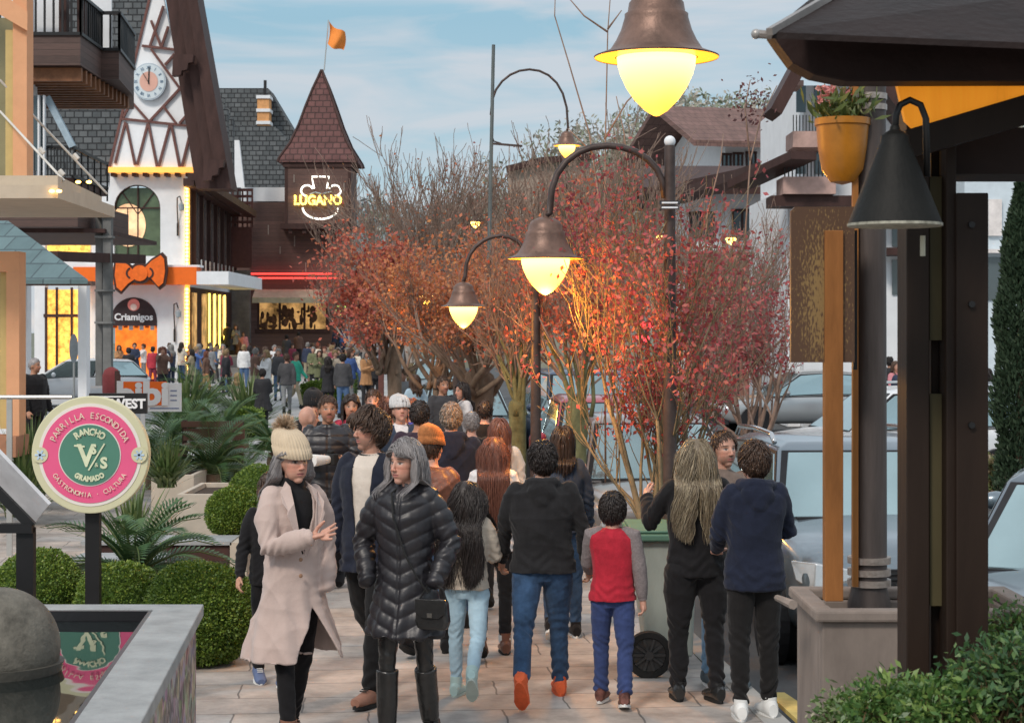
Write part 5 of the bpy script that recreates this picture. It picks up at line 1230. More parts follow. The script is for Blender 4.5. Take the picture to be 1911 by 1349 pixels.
# flower pot
t = thing('hanging_flower_pot', 'yellow glazed flower pot fixed to the big pole with pink flowers', 'flower pot', tuple(P(1570, 345, 7.0)))
c = P(1572, 345, 6.95); u = 7/F
mb = MB(); mb.lathe([(2*u, 0), (22*u, 5*u), (38*u, 28*u), (45*u, 70*u), (48*u, 108*u), (51*u, 110*u), (51*u, 122*u), (46*u, 122*u), (44*u, 112*u)], c, 32); mb.build('pot', MA('mustard_glaze', (.42, .16, .012), .35, var=.25, scale=6, bump=.1), t, smooth=True)
rs = np.random.RandomState(8); n = 420; q = np.array(c)+np.stack([rs.normal(size=n)*.045, rs.normal(size=n)*.045, .235+np.abs(rs.normal(size=n))*.05], 1)
v, f = leaves(q, .06, 3, .22, dirs=np.stack([rs.normal(size=n)*.5, rs.normal(size=n)*.5, np.ones(n)*.8], 1)); npmesh('plant', v, f, leafmat('pot_leaves', [(.12, .16, .03), (.07, .11, .03), (.22, .22, .06)]), t)
q = np.array([P(1542, 182, 6.9), P(1536, 165, 6.9), P(1555, 168, 6.9), P(1580, 172, 6.95), P(1530, 185, 6.9)]); q = np.repeat(q, 16, 0)+rs.normal(size=(80, 3))*.006
v, f = leaves(q, .022, 4, .9); npmesh('flower', v, f, leafmat('pink_petals', [(.6, .2, .2), (.7, .35, .3)]), t)
# big pole covered: L1 pole is slim; the actual column
t = thing('utility_column', 'stout brown and grey column with steel bands rising from a concrete planter', 'column', (X(1622, 7.0), 7.0, 0))
u = 7/F; cx_ = X(1622, 7.0)
mb = MB(); mb.tube([(cx_, 7.0, .2), (cx_, 7.0, Z(1125, 7)+.001), (cx_, 7, Z(1095, 7)), (cx_, 7.0, 4)], [42*u, 40*u, 33*u, 30*u], 28); mb.build('shaft', MA('brown_grey_paint', (.085, .07, .065), .5, .3, var=.35, scale=4, stretch=(3, 3, .3)), t, smooth=True)
mb = MB()
for y in (178, 198): pr_ = 33*u; mb.tube([(cx_, 7, Z(y+9, 7)), (cx_, 7, Z(y-2, 7))], pr_, 28); mb.box(cx_-.07, cx_-.055, 6.92, 6.95, Z(y+9, 7), Z(y, 7))
for y in (1038, 1060, 1080): mb.tube([(cx_, 7, Z(y+12, 7)), (cx_, 7, Z(y, 7))], 40*u, 28)
mb.build('steel_band', MA('band_steel', (.42, .36, .32), .4, .7, var=.3, scale=20), t, smooth=True)
mb = MB(); pbox(mb, 1592, 1602, 155, 1095, 6.93, .03); mb.build('conduit', MA('orange_brown_paint', (.32, .13, .035), .6, var=.3, scale=5, stretch=(1, 1, .3)), t)
# board on its wooden post
t = thing('notice_board', 'brown board with flaking gold surface on a slim orange wooden post', 'board', (X(1560, 6.6), 6.6, 0))
mb = MB(); pbox(mb, 1540, 1574, 430, 1122, 6.70, .06); mb.build('post', MA('orange_brown_post', (.30, .12, .035), .65, var=.4, scale=4, bump=.4, stretch=(1, 1, .2)), t, bevel=.003)
mb = MB(); a0, a1, b0, b1 = X(1474, 6.75), X(1592, 6.75), Z(676, 6.75), Z(387, 6.75); rr = .015
mb.prism([(a0, b0), (a1, b0), (a1, b1-.0), (a1-.0, b1), (a0+rr, b1), (a0, b1-rr)], 6.72, 6.75)
def flake():
    m, nt, b = _nm('gold_flaked_board'); N = nt.nodes.new; L = nt.links.new; tc = N('ShaderNodeTexCoord'); nz = N('ShaderNodeTexNoise'); nz.inputs['Scale'].default_value = 150; nz.inputs['Detail'].default_value = 5
    mp = N('ShaderNodeMapping'); mp.inputs['Scale'].default_value = (1, 1, .35); L(tc.outputs['Object'], mp.inputs[0]); L(mp.outputs[0], nz.inputs[0])
    gr = N('ShaderNodeTexGradient'); gr.gradient_type = 'SPHERICAL'; m2 = N('ShaderNodeMapping'); L(tc.outputs['Object'], m2.inputs[0]); m2.inputs['Location'].default_value = (.62, 0, -1.35); m2.inputs['Scale'].default_value = (8.5, .0, 2.6)
    m2.inputs['Location'].default_value = (0, 0, 0)
    vm = N('ShaderNodeVectorMath'); vm.operation = 'SUBTRACT'; L(tc.outputs['Object'], vm.inputs[0]); vm.inputs[1].default_value = ((a0+a1)/2-X(1560, 6.6)-.0, 0, (b0+b1)/2-.05)
    L(vm.outputs[0], m2.inputs[0]); L(m2.outputs[0], gr.inputs[0])
    ml = N('ShaderNodeMath'); ml.operation = 'MULTIPLY_ADD'; L(gr.outputs['Fac'], ml.inputs[0]); ml.inputs[1].default_value = .30; L(nz.outputs[0], ml.inputs[2])
    rp = N('ShaderNodeValToRGB'); L(ml.outputs[0], rp.inputs[0]); rp.color_ramp.elements[0].position = .60; rp.color_ramp.elements[1].position = .72
    rp.color_ramp.elements[0].color = (.085, .042, .022, 1); rp.color_ramp.elements[1].color = (.24, .15, .055, 1); L(rp.outputs[0], b.inputs['Base Color']); b.inputs['Roughness'].default_value = .5; return m
mb.build('panel', flake(), t)
mb = MB(); pbox(mb, 1592.5, 1600, 430, 690, 6.76, .03); mb.build('backing', M_black, t)
# concrete planter box
t = thing('concrete_planter', 'weathered concrete planter box around the stout column', 'planter', (X(1590, 6.8), 6.8, 0))
def rimbox(mb, x0, x1, y0, y1, z0, z1, th, m=0):
    mb.box(x0, x1, y0, y0+th, z0, z1, m); mb.box(x0, x1, y1-th, y1, z0, z1, m); mb.box(x0, x0+th, y0+th, y1-th, z0, z1, m); mb.box(x1-th, x1, y0+th, y1-th, z0, z1, m)
px0 = X(1534, 6.6); zt = Z(1160, 6.6)
mb = MB(); rimbox(mb, px0, px0+.80, 6.6, 7.18, 0, zt, .05); MC = MA('mauve_concrete', (.235, .195, .17), .85, var=.3, scale=3, bump=.5, stretch=(1, 1, .4)); mb.build('box', MC, t, bevel=.008)
mb = MB(); rimbox(mb, px0-.03, px0+.83, 6.57, 7.21, zt+.002, zt+.045, .075); mb.build('rim', MC, t, bevel=.01)
mb = MB().box(px0+.052, px0+.748, 6.652, 7.128, .4, zt-.06); mb.build('soil', MA('soil', (.06, .045, .035), .95, bump=.8), t)
mb = MB().tube([P(1450, 1115, 6.9), P(1480, 1128, 6.7)], [.012, .018], 7); mb.build('corner_lug', MC, t)

# ------------------------------------------------------------------ wheelie bin
t = thing('wheeled_bin', 'pale green wheeled rubbish bin behind the boy in red', 'bin', (X(1215, 12.9), 12.9, 0))
mb = MB(); u = 12.5/F; xa, xb = X(1182, 12.5), X(1300, 12.5); za, zb = .10, Z(1008, 12.5)
mb.add([(xa+.10, 12.55, za), (xb-.02, 12.55, za), (xb-.02, 13.1, za), (xa+.1, 13.1, za), (xa, 12.45, zb), (xb, 12.45, zb), (xb, 13.2, zb), (xa, 13.2, zb)], [(0, 3, 2, 1), (4, 5, 6, 7), (0, 1, 5, 4), (1, 2, 6, 5), (2, 3, 7, 6), (3, 0, 4, 7)])
mb.build('body', MA('faded_green_plastic', (.33, .37, .34), .55, var=.25, scale=3, bump=.15, stretch=(1, 1, .3)), t, bevel=.02)
mb = MB().box(xa-.035, xb+.03, 12.40, 13.24, zb+.003, zb+.05); mb.box(xa-.02, xb+.02, 12.43, 13.2, zb+.053, zb+.075); mb.build('lid', MA('green_lid', (.10, .20, .15), .5, var=.15), t, bevel=.012)
mb = MB(); wc = (X(1210, 12.4), 12.36, .155); mb.lathe([(.155, -.035), (.160, -.02), (.160, .02), (.155, .035), (.118, .035), (.112, .02), (.112, -.035)], wc, 36, axis='Y'); mb.build('tyre', MA('rubber', (.025, .025, .025), .8), t, smooth=True)
mb = MB(); mb.lathe([(.112, -.0), (.112, .018), (.03, .018), (.03, .045), (.012, .045)], wc, 32, axis='Y')
for k in range(10): a = k*math.pi/5; mb.bar((wc[0]+.03*math.cos(a), wc[1]-.026, wc[2]+.03*math.sin(a)), (wc[0]+.112*math.cos(a), wc[1]-.026, wc[2]+.112*math.sin(a)), .016, .012, up=(0, 1, 0))
mb.build('wheel_hub', MA('hub_grey', (.06, .06, .06), .6), t, smooth=True)
mb = MB().box(xa+.3, xb-.1, 12.6, 13, 0, .1); mb.build('foot', M_black, t)
# yellow scrap on the pavement
t = MB().add([P(1443, 1302, 11.6)+Vector((0, 0, .0)), P(1466, 1300, 11.9), P(1500, 1349, 10.9), P(1470, 1349, 10.8)], [(0, 1, 2, 3)])
mb = MB(); xa = X(1455, 11.5); mb.prism([(xa-.05, 11.7), (xa+.06, 11.7), (xa+.18, 10.9), (xa+.02, 10.8)], .002, .03, 0, 'XY'); tag(mb.build('wooden_offcut', MA('yellow_wood', (.55, .42, .14), .7, var=.3)), 'yellow painted wooden offcut lying by the white sneakers', 'offcut')

# ------------------------------------------------------------------ round restaurant sign
SD = 12.0; sc_ = P(170, 848, SD); sr = .385
t = thing('round_sign', 'round pink and green sign with cream rim on a black post', 'sign', (sc_.x, SD, 0))
M_cream = MA('sign_cream', (.62, .60, .40), .5, var=.04, bump=0); M_pink = MA('sign_pink', (.78, .12, .26), .5, var=.04, bump=0); M_grn = MA('sign_green', (.09, .23, .17), .5, var=.06, bump=0); M_sw = MA('sign_white', (.78, .74, .68), .5, var=.03, bump=0)
y = SD
mb = MB(); disc(mb, (sc_.x, sc_.z), sr, y-.03, y+.05, 72); mb.build('disc', M_cream, t, bevel=.006)
mb = MB(); disc(mb, (sc_.x, sc_.z), .338, y-.034, y-.030, 72); mb.build('white_ring', M_sw, t)
mb = MB(); disc(mb, (sc_.x, sc_.z), .316, y-.038, y-.034, 72); mb.build('pink_ring', M_pink, t)
mb = MB(); disc(mb, (sc_.x, sc_.z), .205, y-.042, y-.038, 60); mb.build('thin_ring', M_sw, t)
mb = MB(); disc(mb, (sc_.x, sc_.z), .198, y-.046, y-.042, 60); mb.build('green_centre', M_grn, t)
mb = MB()
for s_ in (-1, 1): disc(mb, (sc_.x+s_*.325, sc_.z), .052, y-.043, y-.0385, 24)
mb.build('notch', M_cream, t)
mb = MB()
for s_ in (-1, 1):
    for k in range(3): a = k*math.pi/3; mb.bar((sc_.x+s_*.325-.034*math.cos(a), y-.045, sc_.z-.034*math.sin(a)), (sc_.x+s_*.325+.034*math.cos(a), y-.045, sc_.z+.034*math.sin(a)), .012, .004, up=(0, 1, 0))
mb.build('snowflake', MA('flake_blue', (.45, .58, .72), .5), t)
def arctext(mb, s_, r, a_mid, span, size, top=True, y=y-.048, sx=1, bold=0, c=None):
    c = c or sc_; n = len(s_)
    for i, ch in enumerate(s_):
        f = (i/(n-1)-.5)*span
        if top: a = R(a_mid-f); rot = Matrix.Rotation(R(90)-a, 4, 'Y')
        else: a = R(a_mid+f); rot = Matrix.Rotation(-(a-R(270)), 4, 'Y')
        if ch == ' ': continue
        mb.text(ch, Matrix.Translation((c.x+r*math.cos(a), y, c.z+r*math.sin(a))) @ rot, size, .002, bold=bold, sx=sx)
mb = MB(); arctext(mb, 'PARRILLA ESCONDIDA', .258, 90, 132, .058, sx=.9); arctext(mb, 'GASTRONOMIA · CULTURA', .262, 270, 118, .044, top=False, sx=.9)
mb.build('ring_lettering', MA('letter_cream', (.80, .70, .55), .5, bump=0), t)
mb = MB(); arctext(mb, 'RANCHO', .150, 90, 66, .062, sx=.85, bold=.003, y=y-.05); arctext(mb, 'GRAMADO', .158, 270, 62, .046, top=False, sx=.85, bold=.003, y=y-.05)
mb.text('V', Matrix.Translation((sc_.x-.02, y-.05, sc_.z-.01)), .20, .003, bold=.006, sx=.9); mb.text('S', Matrix.Translation((sc_.x+.028, y-.052, sc_.z+.035)), .085, .003, bold=.003); mb.text('S', Matrix.Translation((sc_.x+.095, y-.05, sc_.z-.055)), .10, .003, bold=.004)
mb.text('&', Matrix.Translation((sc_.x+.048, y-.053, sc_.z-.065)), .04, .003); mb.bar((sc_.x-.005, y-.052, sc_.z-.10), (sc_.x+.10, y-.052, sc_.z+.075), .010, .004, up=(0, 1, 0)); mb.bar((sc_.x-.10, y-.05, sc_.z+.062), (sc_.x-.03, y-.05, sc_.z+.055), .012, .004, up=(0, 1, 0))
mb.build('centre_lettering', MA('letter_pale_green', (.68, .72, .50), .5, bump=0), t)
mb = MB().box(sc_.x-.052, sc_.x+.042, y+.052, y+.12, 0, sc_.z); mb.build('post', M_black, t)

# ------------------------------------------------------------------ fountain basin with stone sphere
t = thing('fountain_basin', 'stone clad basin with grey slab rim and still dark water', 'basin', (-2.3, 8.0, 0))
zr = .985; ex = lambda y: -1.54-(y-9.1)*.09
fl_ = 4.2
mb = MB(); th = .235
def quadwall(mb, o, i, z0, z1, m=0):   # o,i outer / inner XY polylines closed
    n = len(o); v = [(*p, z0) for p in o]+[(*p, z0) for p in i]+[(*p, z1) for p in o]+[(*p, z1) for p in i]; f = []
    for k in range(n):
        l = (k+1) % n; f += [(k, l, 2*n+l, 2*n+k), (n+k, 3*n+k, 3*n+l, n+l), (2*n+k, 2*n+l, 3*n+l, 3*n+k), (k, n+k, n+l, l)]
    mb.add(v, f, m)
O = [(-4.6, 9.1), (ex(9.1), 9.1), (ex(fl_), fl_), (-4.6, fl_)]; I = [(-4.3, 8.93), (ex(8.93)-th, 8.93), (ex(fl_+.3)-th, fl_+.3), (-4.3, fl_+.3)]
O2 = [(-4.55, 9.06), (ex(9.06)-.035, 9.06), (ex(fl_+.03)-.035, fl_+.03), (-4.55, fl_+.03)]; I2 = [(-4.34, 8.96), (ex(8.93)-th+.03, 8.96), (ex(fl_+.3)-th+.03, fl_+.27), (-4.34, fl_+.27)]
mb = MB(); quadwall(mb, O2, I2, 0, zr-.062)
def stonewall():
    m, nt, b = _nm('mottled_stone'); N = nt.nodes.new; L = nt.links.new; tc = N('ShaderNodeTexCoord'); mp = N('ShaderNodeMapping'); L(tc.outputs['Object'], mp.inputs[0]); mp.inputs['Scale'].default_value = (1, 1, 1.3); mp.inputs['Rotation'].default_value = (0, .5, 0)
    vo = N('ShaderNodeTexVoronoi'); vo.inputs['Scale'].default_value = 9; L(mp.outputs[0], vo.inputs[0]); nz = N('ShaderNodeTexNoise'); nz.inputs['Scale'].default_value = 7; nz.inputs['Detail'].default_value = 8; nz.inputs['Distortion'].default_value = 1.2; L(mp.outputs[0], nz.inputs[0])
    rp = N('ShaderNodeValToRGB'); L(nz.outputs[0], rp.inputs[0]); rp.color_ramp.elements[0].position = .35; rp.color_ramp.elements[0].color = (.16, .12, .11, 1); rp.color_ramp.elements[1].position = .62; rp.color_ramp.elements[1].color = (.50, .42, .38, 1)
    mu = N('ShaderNodeMix'); mu.data_type = 'RGBA'; mu.blend_type = 'MULTIPLY'; mu.inputs[0].default_value = .35; L(rp.outputs[0], mu.inputs[6]); L(vo.outputs['Color'], mu.inputs[7]); L(mu.outputs[2], b.inputs['Base Color'])
    bn = N('ShaderNodeBump'); bn.inputs['Strength'].default_value = .8; bn.inputs['Distance'].default_value = .02; L(nz.outputs[0], bn.inputs['Height']); L(bn.outputs[0], b.inputs['Normal']); b.inputs['Roughness'].default_value = .85; return m
mb.build('wall', stonewall(), t)
mb = MB(); quadwall(mb, O, I, zr-.06, zr); mb.build('rim', MA('slab_grey', (.30, .31, .31), .6, var=.22, scale=5, bump=.3, bs=60), t, bevel=.006)
mb = MB(); quadwall(mb, [(a, b) for a, b in I], [(-4.28, 8.90), (ex(8.9)-th-.02, 8.90), (ex(fl_+.33)-th-.02, fl_+.33), (-4.28, fl_+.33)], zr-.30, zr-.004); mb.build('lining', MA('black_lining', (.012, .012, .014), .3), t)
mw, nt_, b_ = _nm('still_water'); b_.inputs['Base Color'].default_value = (.008, .012, .012, 1); b_.inputs['Roughness'].default_value = .02; b_.inputs['Specular IOR Level'].default_value = 1.0; b_.inputs['IOR'].default_value = 2.2
nn_ = nt_.nodes.new('ShaderNodeTexNoise'); nn_.inputs['Scale'].default_value = 7; bb_ = nt_.nodes.new('ShaderNodeBump'); bb_.inputs['Strength'].default_value = .10; bb_.inputs['Distance'].default_value = .02; nt_.links.new(nn_.outputs[0], bb_.inputs['Height']); nt_.links.new(bb_.outputs[0], b_.inputs['Normal'])
mb = MB(); mb.add([(-4.27, 8.89, zr-.055), (ex(8.9)-th-.025, 8.89, zr-.055), (ex(fl_+.34)-th-.025, fl_+.34, zr-.055), (-4.27, fl_+.34, zr-.055)], [(0, 1, 2, 3)]); o = mb.build('water', mw, t)
t = thing('stone_sphere', 'mottled stone ball resting in a dark stone bowl in the basin', 'sphere', tuple(P(-3, 1225, 7.6)))
c = P(-3, 1208, 7.6); u = 7.6/F; M_st = MA('sphere_stone', (.13, .12, .10), .75, var=.45, scale=9, bump=.8, bs=35, dist=.01)
MB().ell(c, (113*u, 113*u, 112*u), nu=48, nv=32).build('ball', M_st, t, smooth=2)
mb = MB().lathe([(128*u*.94, 0), (122*u*.95, -12*u), (108*u, -45*u), (75*u, -85*u), (40*u, -108*u), (36*u, -150*u)], c-Vector((0, 0, 26*u)), 48); mb.build('bowl', MA('bowl_stone', (.085, .08, .068), .5, var=.3, scale=7, bump=.4), t, smooth=True)
# ------------------------------------------------------------------ menu stand, railing, small signs, planters, benches
t = thing('menu_stand', 'slanted menu stand with black frame and white printed panel', 'menu stand', (X(20, 9.8), 9.8, 0)); d = 9.8
mb = MB(); pbox(mb, 30, 62, 985, 1130, d, .06); mb.bar(P(0, 985, d), P(62, 985, d), .06, .05); mb.bar(P(-60, 860, d), P(60, 982, d+.0), .05, .04, up=(0, 1, 0)); mb.box(X(32, d), X(60, d), d+.001, d+.055, 0, Z(1130, d)-.002); mb.build('frame', M_black, t)
mb = MB(); a, b = P(-60, 838, d), P(64, 968, d); mb.bar(a+Vector((0, .12, 0)), b+Vector((0, .12, 0)), .34, .02, up=(0, .55, .83)); mb.build('panel', MA('menu_white', (.62, .62, .64), .5), t)
# thin steel railing
t = thing('railing', 'thin steel handrail in front of the orange framed building', 'railing', (X(60, 20), 20, 0))
mb = MB(); mb.tube([P(-80, 741, 19), P(134, 741, 19)], .022, 8); mb.box(X(12, 19), X(22, 19), 19, 19.03, 0, Z(741, 19)); mb.build('rail', M_steel, t)
# small signs
d = 22; t = thing('orange_shop_sign', 'orange and white panel sign with rounded white letters', 'sign', (X(280, 24), 24, 0)); d = 24
mb = MB(); pbox(mb, 221, 337, 715, 768, d, .08); pbox(mb, 262, 270, 768, 830, d+.02, .04); mb.build('panel', M_white, t)
mb = MB(); pbox(mb, 222, 311, 712, 756, d-.02, .015); mb.build('orange_panel', M_orange, t)
mb = MB().text('bibi', Matrix.Translation((X(267, d), d-.03, Z(736, d))), .42, .005, bold=.018, sx=1.15); mb.build('lettering', M_white, t)
mb = MB(); 
for k in range(3): pbox(mb, 318, 330, 728+k*9, 730+k*9, d-.005, .004)
pbox(mb, 280, 334, 761, 763, d-.005, .004); mb.build('small_print', MA('print_blue', (.1, .15, .3), .6), t)
d = 21; t = thing('black_shop_sign', 'black panel sign with white letters partly behind the round sign', 'sign', (X(230, d), d, 0))
mb = MB(); pbox(mb, 166, 273, 734, 772, d, .08); pbox(mb, 190, 198, 772, 860, d+.02, .04); mb.build('panel', M_black, t)
mb = MB().text('WEST', Matrix.Translation((X(240, d), d-.01, Z(754, d))), .15, .004, bold=.006); pbox(mb, 180, 232, 739, 741.5, d-.01, .008); mb.build('lettering', M_white, t)
# post box
t = thing('red_post_box', 'dull red rounded post box near the white car', 'post box', (X(208, 40), 40, 0)); d = 40
mb = MB(); mb.lathe([(.16, 0), (.16, .9), (.20, .92), (.20, 1.3), (.15, 1.42), (.05, 1.48)], (X(208, d), d, .07), 16); mb.lathe([(.09, -.1), (.09, 1.2)], (X(208, d), d, 0), 12); mb.build('box', MA('dull_red', (.25, .05, .05), .6), t, smooth=True)
t = thing('bollard_post', 'short dark wooden post in front of the red post box', 'post', (X(217, 30), 30, 0)); MB().box(X(214, 30), X(222, 30), 30, 30.07, 0, Z(692, 30)).build('shaft', M_brown, t)
d = 50; t = thing('blank_round_sign', 'thin pole carrying a narrow oval sign turned edge on', 'sign', (X(138, d), d, 0)); MB().tube([(X(138, d), d, 0), P(138, 625, d)], .03, 6).build('pole', M_steel, t); mb = MB(); disc(mb, (X(138, d), Z(650, d)), .4, d-.04, d-.01, 24, sx=.3); mb.build('plate', MA('plate_grey', (.35, .38, .4), .5), t)

# planters and benches in the garden
def box_planter(name, label, x0, x1, ytop, d, dep, mat, zb=0, cat='planter', th=.06):
    t = thing(name, label, cat, (X((x0+x1)/2, d), d, zb)); mb = MB(); zt = Z(ytop, d)
    rimbox(mb, X(x0, d), X(x1, d), d, d+dep, zb, zt, th); mb.build('walls', mat, t, bevel=.006)
    MB().box(X(x0, d)+th+.002, X(x1, d)-th-.002, d+th+.002, d+dep-th-.002, zb, zt-.05).build('soil', MA('soil', (.06, .045, .035), .95, bump=.8), t); return t
M_pc = MA('cream_planter', (.48, .43, .36), .8, var=.12)
box_planter('cream_planter', 'cream planter box holding the box ball behind the beige coat', 388, 478, 1002, 16.5, .8, M_pc)
box_planter('low_cream_planter', 'low cream planter box behind the wooden bench', 282, 362, 886, 22.5, 1.5, M_pc)
box_planter('long_planter', 'long pale planter wall behind the cycads', 330, 440, 922, 19.4, 1.5, M_pc)
d = 16.; t = thing('slab_bench', 'low dark bench with pale top slab behind the round sign post', 'bench', (X(300, d), d, 0))
mb = MB(); pbox(mb, 150, 432, 1010, 1017, d, .5); pbox(mb, 132, 300, 1043, 1050, d-.6, .45); mb.build('top_slab', MA('slab_blue_grey', (.32, .34, .35), .5, var=.15), t)
mb = MB(); pbox(mb, 160, 428, 1018, 1046, d+.03, .42); pbox(mb, 140, 292, 1051, 1072, d-.57, .38); mb.build('base', M_brown, t)
mb = MB(); pbox(mb, 429, 460, 1012, 1110, d, .5); mb.build('end_wall', M_pc, t)
d = 26.; t = thing('wooden_bench', 'weathered brown wooden bench with plank backrest among the cycads', 'bench', (X(400, d), d, 0))
mb = MB(); pbox(mb, 338, 452, 786, 797, d, .05); pbox(mb, 342, 456, 800, 822, d+.04, .05); mb.build('backrest', M_wood, t); mb = MB(); pbox(mb, 336, 455, 830, 838, d-.45, .5); mb.build('seat', M_wood, t)
mb = MB()
for x in (340, 446): pbox(mb, x, x+8, 784, 880, d+.10, .07)
mb.build('leg', M_brown, t)

# planting
boxball((X(372, 12.9), 12.9, 0), .39, 'largest clipped box ball, right of the round sign post', sq=.95, seed=1, n=16000)
boxball((X(205, 12.8), 13.1, .10), .31, 'clipped box ball just behind the round sign post', sq=.98, seed=2, n=8000)
boxball((X(58, 13.2), 13.4, .12), .32, 'clipped box ball beside the menu stand', sq=1.0, seed=3, n=9000)
boxball((X(436, 16.9), 16.9, Z(1004, 16.9)), .25, 'clipped box ball growing in the cream planter', sq=.98, seed=4, n=7000)
boxball((X(482, 20), 20, Z(935, 20)-.16), .30, 'clipped box ball farthest back, above the cream planter', sq=.95, seed=5, n=6000)
tb = box_planter('back_planter', 'low cream planter under the farthest clipped box ball', 440, 540, 922, 19.8, .7, M_pc)
cycad((X(250, 14.6), 14.6, 0), .95, 'large cycad spreading behind the round sign', 40, 1, h=.35, lf=.13)
cycad((X(395, 23.5), 23.5, .2), 1.0, 'cycad behind the low cream planter', 34, 2, h=.3)
cycad((X(335, 31), 31, 0), 1.05, 'cycad below the orange and white sign', 34, 3, h=.4, lf=.25)
cycad((X(375, 44), 44, 0), 1.4, 'tall dark cycad right of the orange and white sign', 40, 4, h=.55, lf=.25)
cycad((X(512, 30), 30, 0), .9, 'dark cycad beside the plaza edge', 40, 5, h=.35, lf=.2)
cycad((X(415, 33), 33, 0), 1.0, 'cycad behind the wooden bench', 34, 6, h=.4, lf=.22)
cycad((X(285, 27), 27, 0), 1.1, 'cycad between the black sign and the bench', 30, 7, h=.3, lf=.2)
def grassplant(loc, r, label, n, seed, mat, w_=.03, group='strappy plants in the garden'):
    t = thing('strappy_plant', label, 'plant', loc, group=group); rs = np.random.RandomState(seed); V = []; 
    az = rs.rand(n)*6.283; el = np.radians(35+50*rs.rand(n)); K = 5; p = np.stack([rs.normal(size=n)*.05, rs.normal(size=n)*.05, np.zeros(n)], 1)
    d = np.stack([np.cos(az)*np.cos(el), np.sin(az)*np.cos(el), np.sin(el)], 1); path = [p]
    ln = r*(.7+.5*rs.rand(n))[:, None]
    for k in range(K): d = d-np.array([0, 0, .12]); d /= np.linalg.norm(d, axis=1)[:, None]; path.append(path[-1]+d*ln/K)
    sd = np.stack([-np.sin(az), np.cos(az), np.zeros(n)], 1)*w_/2; A = []
    for k in range(K):
        w0, w1 = math.sin(math.pi*(k+.5)/(K+.6)), math.sin(math.pi*(k+1.5)/(K+.6)); w1 = max(w1, .05)
        A.append(np.stack([path[k]-sd*w0, path[k+1]-sd*w1, path[k+1]+sd*w1, path[k]+sd*w0], 1))
    v = np.concatenate(A).reshape(-1, 3); npmesh('blades', v, np.arange(len(v)).reshape(-1, 4), mat, t, False); return t
L_gr = leafmat('strap_leaves', [(.10, .16, .05), (.06, .11, .03), (.20, .25, .09)], .5, .2)
for i, (px, d, z, r, n, lb) in enumerate(((310, 21.5, .5, .55, 160, 'yellow green strappy plant in the low cream planter'), (60, 24, .1, 1.1, 260, 'grassy plant left of the black sign'), (35, 22, .1, .9, 150, 'grassy clump beside the handrail post'),
        (430, 26.5, .1, .8, 160, 'dark strappy plant at the right end of the wooden bench'), (345, 40, .1, 1.4, 200, 'strappy plant at the foot of the crowd, left'), (462, 43, 0, 1.3, 200, 'mossy strappy plant in front of the white jacket'), (250, 18.5, 0, .8, 120, 'blue grey strappy plant behind the big cycad'))):
    grassplant((X(px, d), d, z), r, lb, n, i+20, L_gr, .035 if d < 30 else .06)
rs = np.random.RandomState(3)
def hedge(px0, px1, d, h, dep, label, seed, cols=L_box, n=7000, size=.07):
    t = thing('hedge', label, 'hedge', (X((px0+px1)/2, d), d, 0), group='low hedges on the plaza'); rs = np.random.RandomState(seed)
    q = rs.rand(n, 3); q[:, 0] = X(px0, d)+(X(px1, d)-X(px0, d))*q[:, 0]; q[:, 1] = d+dep*q[:, 1]*(rs.rand(n) > .5); q[:, 2] = h*(.05+.95*q[:, 2]**.6)+.06*np.sin(q[:, 0]*4); v, f = leaves(q, size, seed, .6); npmesh('foliage', v, f, cols, t)
    MB().box(X(px0, d)+.05, X(px1, d)-.05, d+.06, d+dep, 0, h*.88).build('core', MA('hedge_core', (.03, .06, .015), .9, bump=.8, scale=8), t)
hedge(560, 650, 56, .75, 2, 'low green hedge in the middle of the plaza', 1)
hedge(420, 480, 40, .55, 1.5, 'yellowish green hedge in front of the seated people', 2)
hedge(600, 660, 62, 1.0, 2, 'rounded hedge farther back before the tower window', 3)
# ------------------------------------------------------------------ trees
def fan(n, seed, r, el0, el1, ln, rad, base=(0, 0, 0), jit=.06, tilt=(0, 0, 0)):
    rs = np.random.RandomState(seed); S = []
    for i in range(n):
        a = i*2.399+rs.rand(); el = R(el0+(el1-el0)*rs.rand()); b = np.array(base)+rs.normal(size=3)*[jit, jit, .01]
        S.append((b, np.array([math.cos(a)*math.cos(el), math.sin(a)*math.cos(el), math.sin(el)])+np.array(tilt), ln*(.75+.5*rs.rand()), rad*(.7+.5*rs.rand()))) 
    return S
tree('red_maple', 'multi stemmed tree with crimson leaves rising behind the green bin', (X(1228, 13.7), 13.7, 0), fan(9, 3, .1, 68, 87, 1.4, .030, (0, 0, .35), jit=.09), 11, 13000, L_red2, .040, M_olive, zmin=1.55, twig=M_olive, nb=(4, 5, 4), spread=.5, cull=.05, wob=.09, trunk=([(0, 0, 0), (0, 0, .5)], [.09, .08]))
tree('red_maple', 'tree with mossy pale trunks and red leaves beside the brown lamp pole', (X(1068, 19), 19, 0), fan(8, 5, .1, 58, 86, .95, .03, (0, 0, 1.45), jit=.08), 12, 8000, L_red, .05, M_moss, nb=(5, 5, 4), spread=.55, cull=.07, trunk=([(0, 0, 0), (.03, 0, .6), (.05, 0, 1.55)], [.12, .10, .12]), zmin=1.9)
tree('bare_tree', 'pale mossy trunk tree with bare curving branches left of the pole', (X(965, 20.5), 20.5, 0), fan(8, 6, .1, 55, 86, .9, .03, (0, 0, 1.4), jit=.06), 13, 900, L_red, .05, M_moss, nb=(5, 5, 4), spread=.6, cull=.07, trunk=([(0, 0, 0), (.02, 0, .7), (0, 0, 1.5)], [.10, .085, .10]))
